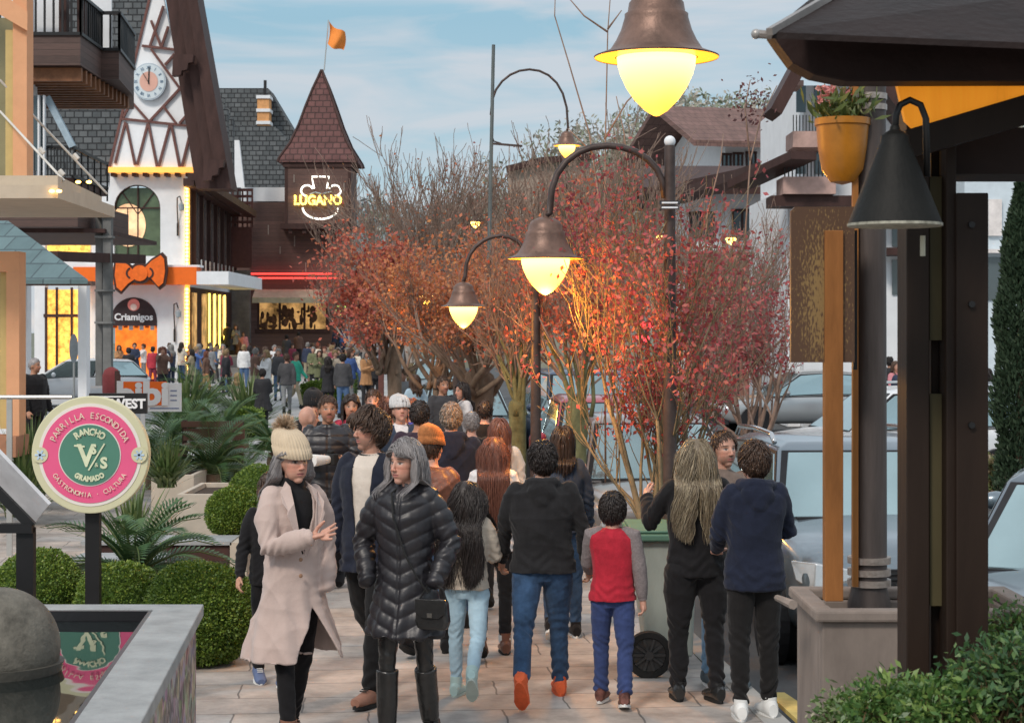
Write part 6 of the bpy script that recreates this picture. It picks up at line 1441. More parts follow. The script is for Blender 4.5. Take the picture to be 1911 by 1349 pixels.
tree('pollarded_tree', 'stout pollarded tree with dark trunk and rusty red crown', (X(893, 25.5), 25.5, 0), fan(13, 7, .1, 15, 78, .95, .05, (0, 0, 1.45), jit=.12), 14, 13000, L_rust, .062, M_bark, zmin=2.0, nb=(5, 5, 4), spread=.5, cull=.1, trunk=([(0, 0, 0), (.02, 0, .7), (0, 0, 1.25), (0, 0, 1.6)], [.19, .17, .20, .25]), up=.1)
tree('red_maple', 'rusty red tree filling the gap beside the tower', (X(735, 34), 34, 0), fan(14, 8, .1, 15, 80, 1.10, .05, (0, 0, 1.55), jit=.15), 15, 16000, L_red, .085, M_bark, zmin=2.1, nb=(5, 4, 4), spread=.55, cull=.16, trunk=([(0, 0, 0), (.02, 0, 1), (0, 0, 1.9)], [.16, .13, .14]))
tree('red_maple', 'orange leaved tree behind the lamp over the trunk', (X(820, 30), 30, 0), fan(12, 9, .1, 30, 82, 1.05, .045, (0, 0, 1.4), jit=.15), 16, 8000, L_rust, .07, M_bark, zmin=2.05, nb=(5, 4, 4), spread=.5, cull=.12, trunk=([(0, 0, 0), (.02, 0, 1), (0, 0, 1.7)], [.14, .12, .12]))
tree('red_maple', 'red tree on the street side behind the crimson tree', (X(1400, 24), 24, -.12), fan(12, 10, .1, 45, 84, 1.0, .03, (0, 0, .9), jit=.1), 17, 5500, L_red2, .055, M_twig, zmin=1.8, nb=(4, 4, 4), spread=.5, cull=.1, trunk=([(0, 0, 0), (0, 0, 1)], [.12, .1]))
# bare background trees
bt = tree('bare_tree', 'tall bare tree behind the rusty crown', (X(770, 48), 48, 0), fan(10, 21, .1, 55, 85, 2.2, .05, (0, 0, 1.5)), 31, 500, L_rust, .09, M_twigg, nb=(5, 5, 4), spread=.42, rmin=.009, cull=.1, group='bare trees along the street')
bt2 = tree('bare_tree', 'tall bare tree left of the tall grey pole', (X(850, 52), 52, 0), fan(9, 22, .1, 58, 86, 2.3, .05, (0, 0, 1.7)), 32, 600, L_red, .09, M_twigg, nb=(5, 5, 4), spread=.40, rmin=.009, cull=.12, group='bare trees along the street')
for i, (px, d, src, rz, s_, lb) in enumerate(((715, 60, 1, 2, .95, 'bare tree nearest the tower roof'), (975, 50, 0, 1, 1.0, 'bare tree below the arched lamp'), 
     (1110, 52, 0, 3, 1.15, 'bare tree in front of the wooded hill'), (1190, 46, 1, 5, .9, 'bare tree left of the ball topped pole'), (1320, 50, 0, .5, .75, 'bare tree before the right hand chalets'), (1005, 62, 0, 5.2, 1.1, 'bare tree before the hillside building'), (1410, 40, 1, 1.1, .65, 'bare tree near the flower balcony house'), (655, 85, 0, 2.2, .9, 'small bare tree just right of the tower'))):
    clone((bt, bt2)[src], (X(px, d), d, 0), rz, lb, s_)
# slender upright shoots
t = thing('sapling', 'thin bare shoots standing tall beside the large lamp', 'tree', (X(1132, 14.5), 14.5, 0)); mb = MB()
for pts in ([(1130, 900), (1128, 500), (1130, 250), (1134, 60), (1140, -20)], [(1150, 700), (1125, 420), (1100, 250), (1062, 120), (1035, 30), (1036, -5)], [(1128, 260), (1170, 190), (1210, 150)], [(1134, 60), (1090, 30), (1060, -5)], [(1134, 55), (1160, 20)], [(1110, 290), (1060, 240)], [(1200, 700), (1180, 400), (1165, 250), (1150, 180)], [(1300, 700), (1320, 400), (1345, 300), (1350, 250)], [(1380, 600), (1400, 300), (1420, 220), (1450, 160)], [(1400, 300), (1390, 200), (1400, 150)]):
    mb.tube([P(a, b, 14.5) for a, b in pts], np.linspace(.009, .004, len(pts)), 5)
mb.build('shoots', M_twig, t, smooth=2)
rs = np.random.RandomState(7); q = np.array([P(1405+rs.normal()*18, 190+rs.normal()*25, 14.5+rs.normal()*.1) for k in range(170)]); v, f = leaves(q, .035, 2, .6); npmesh('crown', v, f, leafmat('dusky_leaves', [(.16, .06, .06), (.10, .05, .05)]), t)
# cypress
t = thing('cypress', 'tall dark cypress at the right edge of the picture', 'tree', (X(1905, 22), 22, -.1)); rs = np.random.RandomState(9); n = 26000; h = rs.rand(n)**.8*3.95; rad = .30*np.interp(h, [0, .4, 1.5, 3, 3.95], [.6, 1, 1.1, .8, .1])*(1+.15*np.sin(h*6)); a = rs.rand(n)*6.28; k = rs.rand(n)**.35
q = np.stack([rad*k*np.cos(a), rad*k*np.sin(a), h+.25], 1); v, f = leaves(q, .07, 4, .4, dirs=np.stack([np.cos(a)*.5, np.sin(a)*.5, np.ones(n)], 1)); npmesh('crown', v, f, L_dark, t, False); MB().tube([(0, 0, 0), (0, 0, 3.6)], [.08, .02], 8).build('trunk', M_bark, t, False)
# foreground nandina shrubs
def nandina(px, py, d, r, label, n, seed, mat=L_nan, sz=.026, grp='leafy shrubs in the right foreground'):
    zc = Z(py, d); t = thing('leafy_shrub', label, 'shrub', (X(px, d), d, 0), group=grp); rs = np.random.RandomState(seed); pts = []; dirs = []; st = MB()
    for i in range(n):
        u = rs.normal(size=3); u /= np.linalg.norm(u); u[2] = abs(u[2])*1.1-.25; tip = np.array([0, 0, zc])+u*r*(.75+.4*rs.rand())*np.array([1.25, 1, 1])
        base = np.array([rs.normal()*.06, rs.normal()*.06, max(.0, zc-r*1.1)]); mid = (tip+base)/2+np.array([0, 0, .08]); path = [base, mid*.6+base*.4, mid*.4+tip*.6, tip]; st.tube(path, [.004, .003, .002, .001], 3, cap=False)
        for j in range(22): tt = .35+.65*rs.rand(); p = base*(1-tt)**2+2*mid*tt*(1-tt)+tip*tt**2; pts.append(p+rs.normal(size=3)*.03); dirs.append(u*.6+rs.normal(size=3)*.6)
    v, f = leaves(np.array(pts), sz, seed, .42, dirs=np.array(dirs), var=.5); npmesh('foliage', v, f, mat, t, False); st.build('stems', MA('shrub_stem', (.12, .08, .04), .7), t, False, fixn=False)
    MB().tube([(0, 0, 0), (0, 0, max(.3, zc-r))], [.03, .02], 6).build('trunk', M_twig, t, False)
nandina(1665, 1335, 5.3, .09, 'bright green leafy shrub before the concrete planter', 150, 1)
nandina(1885, 1280, 5.2, .15, 'dark green shrub in the bottom right corner', 240, 2, leafmat('deep_leaves', [(.06, .14, .05), (.03, .08, .03), (.14, .24, .07)]), .025)
nandina(1760, 1340, 5.1, .09, 'low shrub at the foot of the dark timber post', 150, 3)
nandina(1590, 1350, 5.6, .06, 'small shrub with pale flowers at the lower edge', 90, 4, leafmat('pale_leaves', [(.12, .2, .05), (.06, .13, .03), (.4, .38, .25)]), .024)
nandina(1915, 1190, 6.5, .14, 'airy shrub reaching up at the right edge', 110, 5)
MB().box(X(1690, 6), 8, 2.5, 6.3, 0, .3).build('planting_bed', MA('soil', (.06, .045, .035), .95, bump=.8)).__setitem__('kind', 'structure')
# median flowers
hedge(1848, 1911, 25, .5, 2.0, 'roadside bed of pale flowers and grass at the right', 8, leafmat('flower_bed', [(.14, .2, .05), (.35, .25, .18), (.08, .14, .04)]), n=6000, size=.09)
hedge(1846, 1885, 33, .9, 2, 'green roadside shrubs behind the black car', 9, L_gr, n=3000, size=.12)
# ------------------------------------------------------------------ portal sign, window signs, far things
d = 52; t = thing('wooden_portal_sign', 'brown wooden portal with pale blue carved letters on top', 'sign', (X(725, d), d, 0))
mb = MB(); pbox(mb, 706, 716, 615, 745, d, .16); pbox(mb, 728, 746, 612, 760, d+.02, .2); pbox(mb, 690, 746, 608, 622, d-.1, .25); mb.build('frame', MA('portal_brown', (.14, .06, .05), .7, var=.2), t)
mb = MB()
for x, y, r in ((684, 601, 9), (696, 604, 11), (708, 601, 10), (720, 603, 11), (730, 601, 8), (702, 611, 8), (716, 611, 8)): disc(mb, (X(x, d), Z(y, d)), r*d/F, d-.16, d-.1, 14, sx=1.1)
mb.build('carved_shape', MA('pale_blue_carving', (.32, .45, .52), .6, var=.3, scale=6), t)
mb = MB(); 
for k in range(4): pbox(mb, 672, 705, 628+k*8, 633+k*8, d+.3, .08)
mb.build('slat', MA('slat_grey_brown', (.3, .22, .19), .7), t)
d = 97; t = thing('menu_sign', 'small dark sign with green yellow writing beside the tower window', 'sign', tuple(P(636, 582, d)))
mb = MB(); pbox(mb, 622, 652, 566, 596, d, .1); mb.build('panel', M_black, t); mb = MB()
for k in range(3): pbox(mb, 626+k, 648-k*2, 571+k*7, 574+k*7, d-.02, .01)
mb.build('writing_lines', glow('green_neon', (.5, .7, .15), 1.0), t)
d = 60; t = thing('green_round_sign', 'yellow green ring shaped sign behind the crowd on the right', 'sign', tuple(P(1672, 640, d)))
mb = MB(); ring_arc(mb, (X(1672, d), Z(635, d)), .28, .1, 0, 6.28, d, d+.05, 24); pbox(mb, 1665, 1695, 625, 668, d+.1, .05); mb.build('ring', MA('lime', (.45, .48, .10), .5), t); MB().tube([P(1680, 668, d+.1), (X(1680, d), d+.1, 0)], .04, 6).build('pole', M_steel, t)
# ------------------------------------------------------------------ cars
def paint(name, col, metal=.5, rough=.28): return MA(name, col, rough, metal, var=.04, scale=1, bump=0, coat=.8)
M_cglass = MA('car_glass', (.32, .43, .45), .05, .75, var=.08, scale=.6, bump=0)
M_tyre = MA('tyre_rubber', (.02, .02, .02), .85, var=.2, bump=.2); M_rim = MA('alloy', (.35, .35, .36), .35, .8); M_plast = MA('black_plastic', (.02, .02, .022), .5, var=.2)
M_hl = MA('headlight_glass', (.55, .58, .6), .1, .5, bump=0); M_tl = MA('tail_light', (.30, .015, .015), .2, bump=0); M_tl2 = MA('lit_tail_light', (.5, .02, .02), .2, emis=1.6, ecol=(1, .06, .03), bump=0); M_chrome = MA('chrome', (.6, .6, .6), .15, 1., bump=0, var=.05)
def car(label, loc, rz, pm, L_=4.4, W=1.82, H=1.62, kind='suv', rails=None, glass=None, lit=False, group='cars parked and driving along the street', lower=None):
    t = thing('parked_car', label, 'car', loc, rz, group); g = glass or M_cglass; h = W/2; l = L_/2; low = lower or pm
    zb, zm = .24, .62; hood = .98 if kind == 'suv' else .86; belt = hood+.08; tail = belt+.02 if kind != 'sedan' else .95
    ys = [-l, -l+.06, -l+.25, -l+.7, -l+1.15, -.2, l-1.2, l-.45, l-.1, l]; zt = [zm+.08, hood-.18, hood-.07, hood-.01, hood+.05, belt, belt, tail, tail-.05, tail-.2]; hw = [h-.22, h-.10, h-.04, h-.005, h, h, h, h-.03, h-.09, h-.16]
    V = []; n = 0
    for y, z, w in zip(ys, zt, hw):
        z0 = zb+(.10 if abs(y) > l-.2 else 0)
        sec = [(-w*.86, z0), (-w, z0+.10), (-w, zm), (-w*.975, z-.06), (-w*.90, z-.005), (-w*.4, z+.035), (w*.4, z+.035), (w*.90, z-.005), (w*.975, z-.06), (w, zm), (w, z0+.10), (w*.86, z0)]
        V += [(x, y, zz) for x, zz in sec]; n = len(sec)
    Fc = [(i*n+k, i*n+(k+1) % n, (i+1)*n+(k+1) % n, (i+1)*n+k) for i in range(len(ys)-1) for k in range(n)]+[tuple(range(n-1, -1, -1)), tuple(range((len(ys)-1)*n, len(ys)*n))]
    MB().add(V, Fc).build('body', pm, t, False, smooth=2, subsurf=2)
    yb0, yr0, yr1, yb1 = (-l+1.12, -l+1.85, l-.55, l-.12) if kind == 'suv' else ((-l+1.15, -l+1.95, l-1.25, l-.65) if kind == 'sedan' else (-l+.95, -l+1.75, l-.6, l-.15))
    wb, wr = h-.075, h-.22; zr = H
    def gh(y, s=0): pass
    bot = [(-wb, yb0, belt-.05), (wb, yb0, belt-.05), (wb+.01, (yb0+yb1)/2, belt), (wb, yb1, tail-.02), (-wb, yb1, tail-.02), (-wb-.01, (yb0+yb1)/2, belt)]
    top = [(-wr+.03, yr0, zr-.05), (wr-.03, yr0, zr-.05), (wr, (yr0+yr1)/2, zr-.03), (wr-.04, yr1, zr-.07), (-wr+.04, yr1, zr-.07), (-wr, (yr0+yr1)/2, zr-.03)]
    top2 = [(x*.86, y*.0+(y if k in (2, 5) else (y+.12 if k < 2 else y-.12)), z+.055) for k, (x, y, z) in enumerate(top)]
    MB().add(bot+top+top2, [(i, (i+1) % 6, 6+(i+1) % 6, 6+i) for i in range(6)]+[(6+i, 6+(i+1) % 6, 12+(i+1) % 6, 12+i) for i in range(6)]+[tuple(range(12, 18))]).build('cabin', pm, t, False, bevel=.025, smooth=2)
    def pane(a, b, c, e, name, m=.07, off=.012):
        a, b, c, e = [Vector(q) for q in (a, b, c, e)]; ce = (a+b+c+e)/4; nn = (b-a).cross(e-a).normalized()
        if nn.dot(ce-Vector((0, ce.y*.5, 1.1))) < 0: nn = -nn
        q = [p+(ce-p).normalized()*m for p in (a, b, c, e)]; q0 = [p+(ce-p).normalized()*m*.35+nn*off*.45 for p in (a, b, c, e)]; MB().add(q0+[p-nn*off*1.2 for p in q0], [(0, 1, 2, 3), (7, 6, 5, 4), (0, 4, 5, 1), (1, 5, 6, 2), (2, 6, 7, 3), (3, 7, 4, 0)]).build(name+'_trim', M_plast, t, False); q = [p+nn*off for p in q]; MB().add(q+[p-nn*off*1.4 for p in q], [(0, 1, 2, 3), (7, 6, 5, 4), (0, 4, 5, 1), (1, 5, 6, 2), (2, 6, 7, 3), (3, 7, 4, 0)]).build(name, g, t, False, bevel=.008)
    pane(bot[0], bot[1], top[1], top[0], 'windshield', .085); pane(bot[3], bot[4], top[4], top[3], 'rear_window', .085)
    for a, b, c, e in ((1, 2, 2, 1), (2, 3, 3, 2), (4, 5, 5, 4), (5, 0, 0, 5)): pane(bot[a], bot[b], top[c], top[e], 'side_window', .06)
    wr_ = .35 if kind == 'suv' else .32
    for y in (-l+.82, l-.80):
        for sx in (-1, 1):
            m_ = MB().lathe([(wr_*.62, -.10), (wr_*.97, -.10), (wr_, -.06), (wr_, .06), (wr_*.97, .09), (wr_*.66, .10), (wr_*.62, .07)], (sx*(h-.11), y, wr_), 28, axis='X'); wh = m_.build('wheel', M_tyre, t, False, smooth=True)
            m_ = MB(); s2 = sx*.08; m_.lathe([(wr_*.62, s2*.5), (wr_*.60, s2), (wr_*.50, s2*.7), (.05, s2*.8), (.04, s2*1.1), (.001, s2*1.1)], (sx*(h-.11), y, wr_), 20, axis='X')
            for k in range(5): a = k*1.2566; m_.bar((sx*(h-.11)+s2*1.05, y+.04*math.cos(a), wr_+.04*math.sin(a)), (sx*(h-.11)+s2*1.05, y+wr_*.6*math.cos(a), wr_+wr_*.6*math.sin(a)), .05, .02, up=(1, 0, 0))
            m_.build('rim', M_rim, wh, False, smooth=True)
            MB().lathe([(wr_*1.17, -.10), (wr_*1.17, .022), (.01, .022)], (sx*(h-.03)-sx*.0, y, wr_+.01), 28, axis='X').build('wheel_arch', M_plast, t, False) if sx < 0 else MB().lathe([(wr_*1.17, .10), (wr_*1.17, -.022+.03), (.01, .008)], (h-.03+.014, y, wr_+.01), 28, axis='X').build('wheel_arch', M_plast, t, False)
            MB().lathe([(wr_*.985, 0), (wr_*.64, .012)], (sx*(h+.002), y, wr_), 28, axis='X').build('tyre_wall', M_tyre, wh, False)
            m_ = MB(); m_.lathe([(wr_*.62, .0), (wr_*.58, sx*.02), (.03, sx*.015)], (sx*(h-.0), y, wr_), 24, axis='X')
            for k in range(7): a = k*.8976; m_.bar((sx*(h+.022), y+.03*math.cos(a), wr_+.03*math.sin(a)), (sx*(h+.022), y+wr_*.56*math.cos(a), wr_+wr_*.56*math.sin(a)), .045, .02, up=(1, 0, 0))
            m_.build('hubcap', M_rim, wh, False)
    for sx in (-1, 1):
        MB().add([(sx*(h-.52), -l+.005, hood-.22), (sx*(h-.52), -l+.01, hood-.33), (sx*(h-.14), -l+.03, hood-.36), (sx*(h-.05), -l+.22, hood-.30), (sx*(h-.03), -l+.30, hood-.17), (sx*(h-.16), -l+.05, hood-.16),
                  (sx*(h-.52), -l+.2, hood-.22), (sx*(h-.52), -l+.2, hood-.33), (sx*(h-.18), -l+.2, hood-.36), (sx*(h-.15), -l+.5, hood-.30), (sx*(h-.15), -l+.5, hood-.17), (sx*(h-.2), -l+.2, hood-.16)],
                 [(0, 1, 2, 5), (2, 3, 4, 5), (0, 6, 7, 1), (1, 7, 8, 2), (2, 8, 9, 3), (3, 9, 10, 4), (4, 10, 11, 5), (5, 11, 6, 0)]).build('headlight', [M_hl], t, False, bevel=.01)
        mb = MB().ell((sx*(h-.27), -l+.0, hood-.265), (.06, .03, .05), nu=14, nv=8); mb.build('headlamp_lens', M_chrome if not lit else glow('lit_headlamp', (1, .9, .7), 3), t, False, smooth=2)
        mb = MB(); mb.prism([(sx*(h-.02), tail-.12), (sx*(h-.32), tail-.12), (sx*(h-.32), tail-.28), (sx*(h-.02), tail-.34)], l-.10, l+.012); mb.build('tail_light', M_tl2 if lit else M_tl, t, False, bevel=.01)
        m_ = MB().ell((sx*(h+.10), yb0+.42, belt+.06), (.12, .07, .075), nu=14, nv=8); m_.bar((sx*(h-.08), yb0+.40, belt-.01), (sx*(h+.04), yb0+.42, belt+.03), .05, .03); mr = m_.build('wing_mirror', pm, t, False, smooth=2)
        if rails: MB().tube([(sx*(wr-.03), yr0+.15, zr+.0), (sx*(wr-.03), yr0+.28, zr+.06), (sx*(wr-.03), (yr0+yr1)/2, zr+.075), (sx*(wr-.03), yr1-.25, zr+.05), (sx*(wr-.03), yr1-.12, zr-.02)], .022, 8).build('roof_rail', rails, t, False, smooth=2)
    mb = MB(); mb.box(-h+.50, h-.50, -l-.012, -l+.1, hood-.36, hood-.20, 0)
    for k in range(4): mb.box(-h+.51, h-.51, -l-.022, -l-.013, hood-.345+k*.037, hood-.330+k*.037, 1)
    mb.build('grille', [M_plast, M_chrome], t, False)
    MB().prism([(-h+.10, .24), (h-.10, .24), (h-.16, .52), (-h+.16, .52)], -l-.015, -l+.22).build('bumper', M_plast if low is pm else low, t, False, bevel=.02)
    MB().box(-.25, .25, -l-.04, -l-.022, .42, .54).build('number_plate', MA('plate_white', (.6, .6, .6), .5), t, False)
    MB().box(-h+.25, h-.25, yb0-.03, yb0+.02, belt-.045, belt-.02).build('wiper', M_plast, t, False)
    return t
TH = R(4.46)
car('dark suv with silver bonnet and roof rails parked facing the camera', (2.80, 15.1, -.12), R(3), paint('suv_silver', (.17, .215, .25), .6), 4.4, 1.84, 1.56, rails=M_chrome, lower=MA('suv_black', (.02, .021, .024), .35))
car('dark blue grey car with large headlight at the right edge, seen beyond the timber post', (X(2020, 13.2), 12.6, -.12), R(-24), paint('slate_blue', (.10, .13, .16), .6), 4.4, 1.8, 1.48, kind='sedan')
car('silver grey car parked just behind the bin', (X(1195, 21), 20.3, -.12), TH, paint('champagne', (.30, .28, .27), .6), 4.3, 1.78, 1.52, kind='hatch')
car('red car parked behind the silver grey one', (X(1120, 26.5), 26, -.12), TH, paint('red_paint', (.42, .03, .05), .3), 4.2, 1.76, 1.52, kind='hatch')
car('dark blue suv behind the mossy tree trunks', (X(1085, 33), 33, -.12), R(10), paint('navy_paint', (.05, .08, .14), .5), 4.7, 1.9, 1.75)
car('pale silver blue car behind the pollarded trunk', (X(862, 34.5), 34.5, -.12), R(6), paint('ice_paint', (.42, .52, .55), .4), 4.3, 1.8, 1.48, kind='hatch', lit=True)
car('silver sedan crossing in side view on the far lane', (X(1505, 44), 44, -.12), R(-84), paint('silver_paint', (.45, .46, .46), .6), 4.6, 1.8, 1.50, kind='sedan')
car('white car seen between the post and the column', (X(1660, 27), 27, -.12), R(-78), paint('white_paint', (.68, .70, .72), .1), 4.2, 1.8, 1.62, rails=M_chrome)
car('black car with glowing red tail light at the right', (X(1782, 33), 33, -.12), R(190), paint('black_paint', (.025, .027, .032), .3), 4.3, 1.8, 1.60, lit=True)
car('white car waiting behind the bald man on the left', (X(150, 57), 57, 0), R(-75), paint('white_paint', (.68, .70, .72), .1), 4.4, 1.8, 1.46, kind='hatch')
car('small white van far up the street', (X(1535, 62), 62, -.12), R(-60), paint('white_paint', (.68, .70, .72), .1), 4.4, 1.8, 1.75)
car('distant dark grey car beside the small white van', (X(1465, 66), 66, -.12), R(10), paint('grey_paint', (.15, .16, .17), .5), 4.3, 1.8, 1.5, kind='hatch')
car('distant silver car under the distant red lights', (X(1380, 62), 62, -.12), R(8), paint('silver_paint', (.45, .46, .46), .6), 4.3, 1.8, 1.5, kind='hatch')
car('far grey car framed by the pollarded trunk', (X(815, 60), 60, -.12), R(5), paint('grey_paint', (.15, .16, .17), .5), 4.3, 1.8, 1.5, kind='hatch')
t = thing('traffic_light', 'red glowing traffic light among the crimson leaves', 'traffic light', tuple(P(1208, 620, 40)))
mb = MB()
for x, y in ((1200, 606), (1215, 606), (1193, 628), (1206, 632)): mb.ell(P(x, y, 40), (.07, .04, .07), nu=10, nv=6)
mb.build('red_light', glow('red_lamp', (1, .03, .04), 4), t); MB().tube([P(1208, 600, 40.1), (X(1208, 40), 40.1, -.1)], .05, 6).build('pole', M_lpost, t)
# ------------------------------------------------------------------ the people in front
SK1 = skinmat('skin_fair', (.56, .30, .22)); SK2 = skinmat('skin_light_tan', (.50, .27, .18)); SK3 = skinmat('skin_tan', (.42, .21, .13), beard=(.16, .08, .06)); SK4 = skinmat('skin_stubble', (.52, .28, .20), beard=(.22, .12, .09))
def hairmat(name, cols, rough=.42):
    m = leafmat(name, cols, rough, 0); return m
H_grey = hairmat('grey_hair', [(.16, .15, .15), (.33, .31, .31), (.22, .20, .20)]); H_dark = hairmat('dark_brown_hair', [(.045, .025, .018), (.09, .05, .03), (.03, .018, .014)]); H_black = hairmat('black_hair', [(.016, .012, .012), (.035, .025, .022), (.02, .015, .014)])
H_brown = hairmat('chestnut_hair', [(.13, .045, .03), (.20, .08, .05), (.09, .03, .02)]); H_blond = hairmat('dark_blond_hair', [(.26, .20, .12), (.12, .09, .06), (.42, .35, .24)]); H_sand = hairmat('sandy_grey_hair', [(.30, .24, .19), (.17, .13, .11), (.42, .36, .30)])
def gd(fy): return HC*F/(fy-HY)
C_beige = cloth('beige_wool', (.50, .39, .35), .95, 5, .07, .35, 140, .3); C_black = cloth('black_cotton', (.010, .0095, .011)); C_navy = cloth('navy_wool', (.014, .017, .030), .9, 20, .2, .4, 90)
C_cream = cloth('cream_knit', (.62, .55, .48), .9, 20, .1, .4, 80); C_jean = cloth('blue_denim', (.028, .062, .125), .85, 10, .45, .4, 120); C_pale = cloth('pale_blue_cotton', (.40, .56, .66), .9, 8, .1); C_dnavy = cloth('dark_navy_sweat', (.013, .017, .034), .95, 20, .15, .3, 90)
C_puff = MA('black_puffer', (.018, .017, .021), .42, 0, .15, 8, .25, 60, dist=.004); C_leather = MA('brown_leather', (.16, .065, .04), .4, 0, .3, 10, .3, 40); C_blkleather = MA('black_leather', (.02, .02, .02), .25, 0, .2, 12, .25, 40)
C_red = cloth('crimson_cotton', (.40, .018, .035)); C_grysl = cloth('heather_grey', (.20, .17, .17), .95, 60, .25); C_blue = cloth('navy_blue_cotton', (.035, .055, .15)); C_jean2 = cloth('light_denim', (.16, .30, .46), .85, 12, .3)
C_white = cloth('white_cotton', (.68, .66, .66)); C_dkgr = cloth('dark_green_navy', (.03, .045, .075)); C_tan = MA('tan_boot', (.26, .13, .09), .6, 0, .25, 9, .3, 40)
S_white = MA('white_rubber', (.72, .72, .70), .6, bump=.05); S_black = MA('black_rubber', (.02, .02, .02), .7); S_orange = MA('orange_shoe', (.72, .13, .045), .6, 0, .15, 20); S_pale = MA('pale_green_shoe', (.45, .60, .58), .7); S_mint = MA('mint_sole', (.55, .64, .58), .7)

# 1 woman in the beige coat
W1 = person('woman in pale beige coat and cream bobble hat gesturing with an open hand', 546, gd(1398), 1.715, yaw=34, head=(2, 0), sex='f', seed=1, vox=.008,
    legs=((14, 6, .02, 6), (-10, 12, .02, 10)), arms=((20, 6, 84, 40), (2, 9, 24, 14)), skin=SK1, wide=1.06,
    top=dict(col=C_beige, hem=.50, flare=.105, bulk=1.13, fold=.009, ffreq=9, open=(1.08, 1.44, .004, .085, (.80, .16, .05)), under=dict(col=C_black, collar=.065, bulk=.95, hem=.80), lapel=True, name='coat', cuff=C_beige, slv=1.15),
    pants=dict(col=C_black, bulk=.90), shoes=dict(up=C_tan, sole=S_black, boot=.06), hands=(.10, None), handn=(Vector((-.5, -.6, .7)), None),
    hair=dict(col=H_grey, len=.28, style='long', n=1500, wave=.45, thick=.0036, topvol=.012, under=True, hairline=.05, facey=-.005))
b = W1['body']; hp = W1['hp']; hm = W1['hm']
def hat(W, col, pom=None, rib=22, name='knit_hat', h=.105, brim=.0, amp=.0075, tiltz=0):
    n = 132; v = []; prof = []
    for t in np.linspace(0, 1, 12): a = t*math.pi/2; prof.append((.108*math.cos(a)**.75+.004, .128*math.cos(a)**.75+.004, .045+h*math.sin(a)+(.01 if t > 0 else 0)))
    prof = [(.104, .124, .03), (.112, .132, .034), (.113, .133, .085), (.108, .128, .088)]+[(x*.985, y*.985, z+.035) for x, y, z in prof[1:]]
    for (rx, ry, z) in prof:
        for k in range(n):
            a = 2*math.pi*k/n; q = 1+amp/.1*abs(math.sin(rib*.75*a)); v.append(W['hp']((rx*.885*q*math.cos(a), .012+ry*.87*q*math.sin(a)-z*.0+(z-.05)*.45, z+.012*math.sin(a)*1.2)))
    f = [(i*n+k, i*n+(k+1) % n, (i+1)*n+(k+1) % n, (i+1)*n+k) for i in range(len(prof)-1) for k in range(n)]+[tuple(range((len(prof)-1)*n, len(prof)*n))]
    o = MB().add(v, f).build(name, col, W['body'], False, smooth=2)
    if pom is not None:
        rs = np.random.RandomState(2); u = rs.normal(size=(2600, 3)); u /= np.linalg.norm(u, axis=1)[:, None]; c = np.array(W['hp']((0, .105, .195))); q = c+u*.012
        v, f = leaves(q, .052, 3, .10, dirs=u*2.2); npmesh('pompom', v, f, pom, W['body'], False)
hat(W1, cloth('cream_rib_knit', (.56, .45, .32), .95, 25, .1, .4, 150), leafmat('pompom_wool', [(.60, .47, .33), (.45, .32, .21), (.70, .58, .45)], .9, .1), 22)
# coat buttons
m_ = MB()
for z in (.98, 1.07): m_.ell(W1['U']((-.035, -.168, z)), (.012, .006, .012), nu=10, nv=6)
m_.build('coat_button', MA('button_brown', (.30, .17, .10), .4), b, False)
# 2 young man behind
_ym = person('young man with wavy brown hair in open navy jacket over a cream sweater', 692, gd(1305), 1.84, yaw=-22, head=(-32, 2), sex='m', seed=2, vox=.008,
    legs=((-16, 34, .02, 30), (16, 8, .02, -4)), arms=((2, 8, 14, 0), (4, 8, 12, 2)), skin=SK4,
    top=dict(col=C_navy, hem=.76, flare=.02, bulk=1.10, fold=.008, open=(.93, 1.44, .04, .075, None), under=dict(col=C_cream, collar=.02, bulk=.98, hem=.80), cuff=C_navy),
    pants=dict(col=cloth('charcoal_black', (.009, .0085, .009)), bulk=1.22, hem=1.1, fold=.008), shoes=dict(up=C_tan, sole=S_black, boot=.09),
    hair=dict(col=H_dark, len=.09, style='short', n=1500, topvol=.022, thick=.0045, fringe=.2, hairline=.066))
YU = _ym['U']; MB().tube([YU((.068*math.cos(a), .010+.062*math.sin(a), 1.462-.012*math.sin(-a))) for a in np.linspace(0, 2*math.pi, 25)], .009, 8).build('neckband', C_black, _ym['body'], False, smooth=2)
# 3 woman in puffer coat
W3 = person('woman with grey bob in black quilted coat carrying a black shoulder bag', 757, gd(1392), 1.69, yaw=-14, head=(-26, 0), sex='f', seed=3, vox=.0075,
    legs=((4, 5, .02, 4), (-6, 10, .02, 8)), arms=((-2, 21, 38, 24), (-6, 22, 40, 22)), skin=SK1, hands=(None, None), wide=1.04,
    top=dict(col=C_puff, hem=.62, flare=.045, bulk=1.16, kind='puffer', collar=.045, qn=12, chev=.5, qa=.010, fold=.005, waist=.97, name='coat', hood=True, slv=1.12),
    pants=dict(col=C_blkleather, bulk=.88, fold=.005), shoes=dict(up=C_blkleather, sole=S_black, shaft=True, name='boot'),
    hair=dict(col=H_grey, len=.205, style='long', n=3400, wave=.22, thick=.0026, side_part=-1, topvol=.022, hairline=.074, facey=-.035))
b = W3['body']; U = W3['U']
MB().tube([U((-.03, -.06, 1.46)), U((-.045, -.125, 1.44)), U((-.02, -.172, 1.30)), U((.05, -.178, 1.10)), U((.12, -.17, .97)), U((.178, -.15, .88))], .006, 6).build('bag_strap', S_black, b, False)
MB().tube([U((.13, .13, 1.30)), U((-.05, .1, 1.45)), U((-.03, -.05, 1.46))], .006, 6).build('bag_strap', S_black, b, False)
t = thing('handbag', 'small black leather shoulder bag at the hip of the woman in the quilted coat', 'handbag', tuple(b.matrix_basis @ Vector((.205, -.14, .70))), R(-20)); mb = MB()
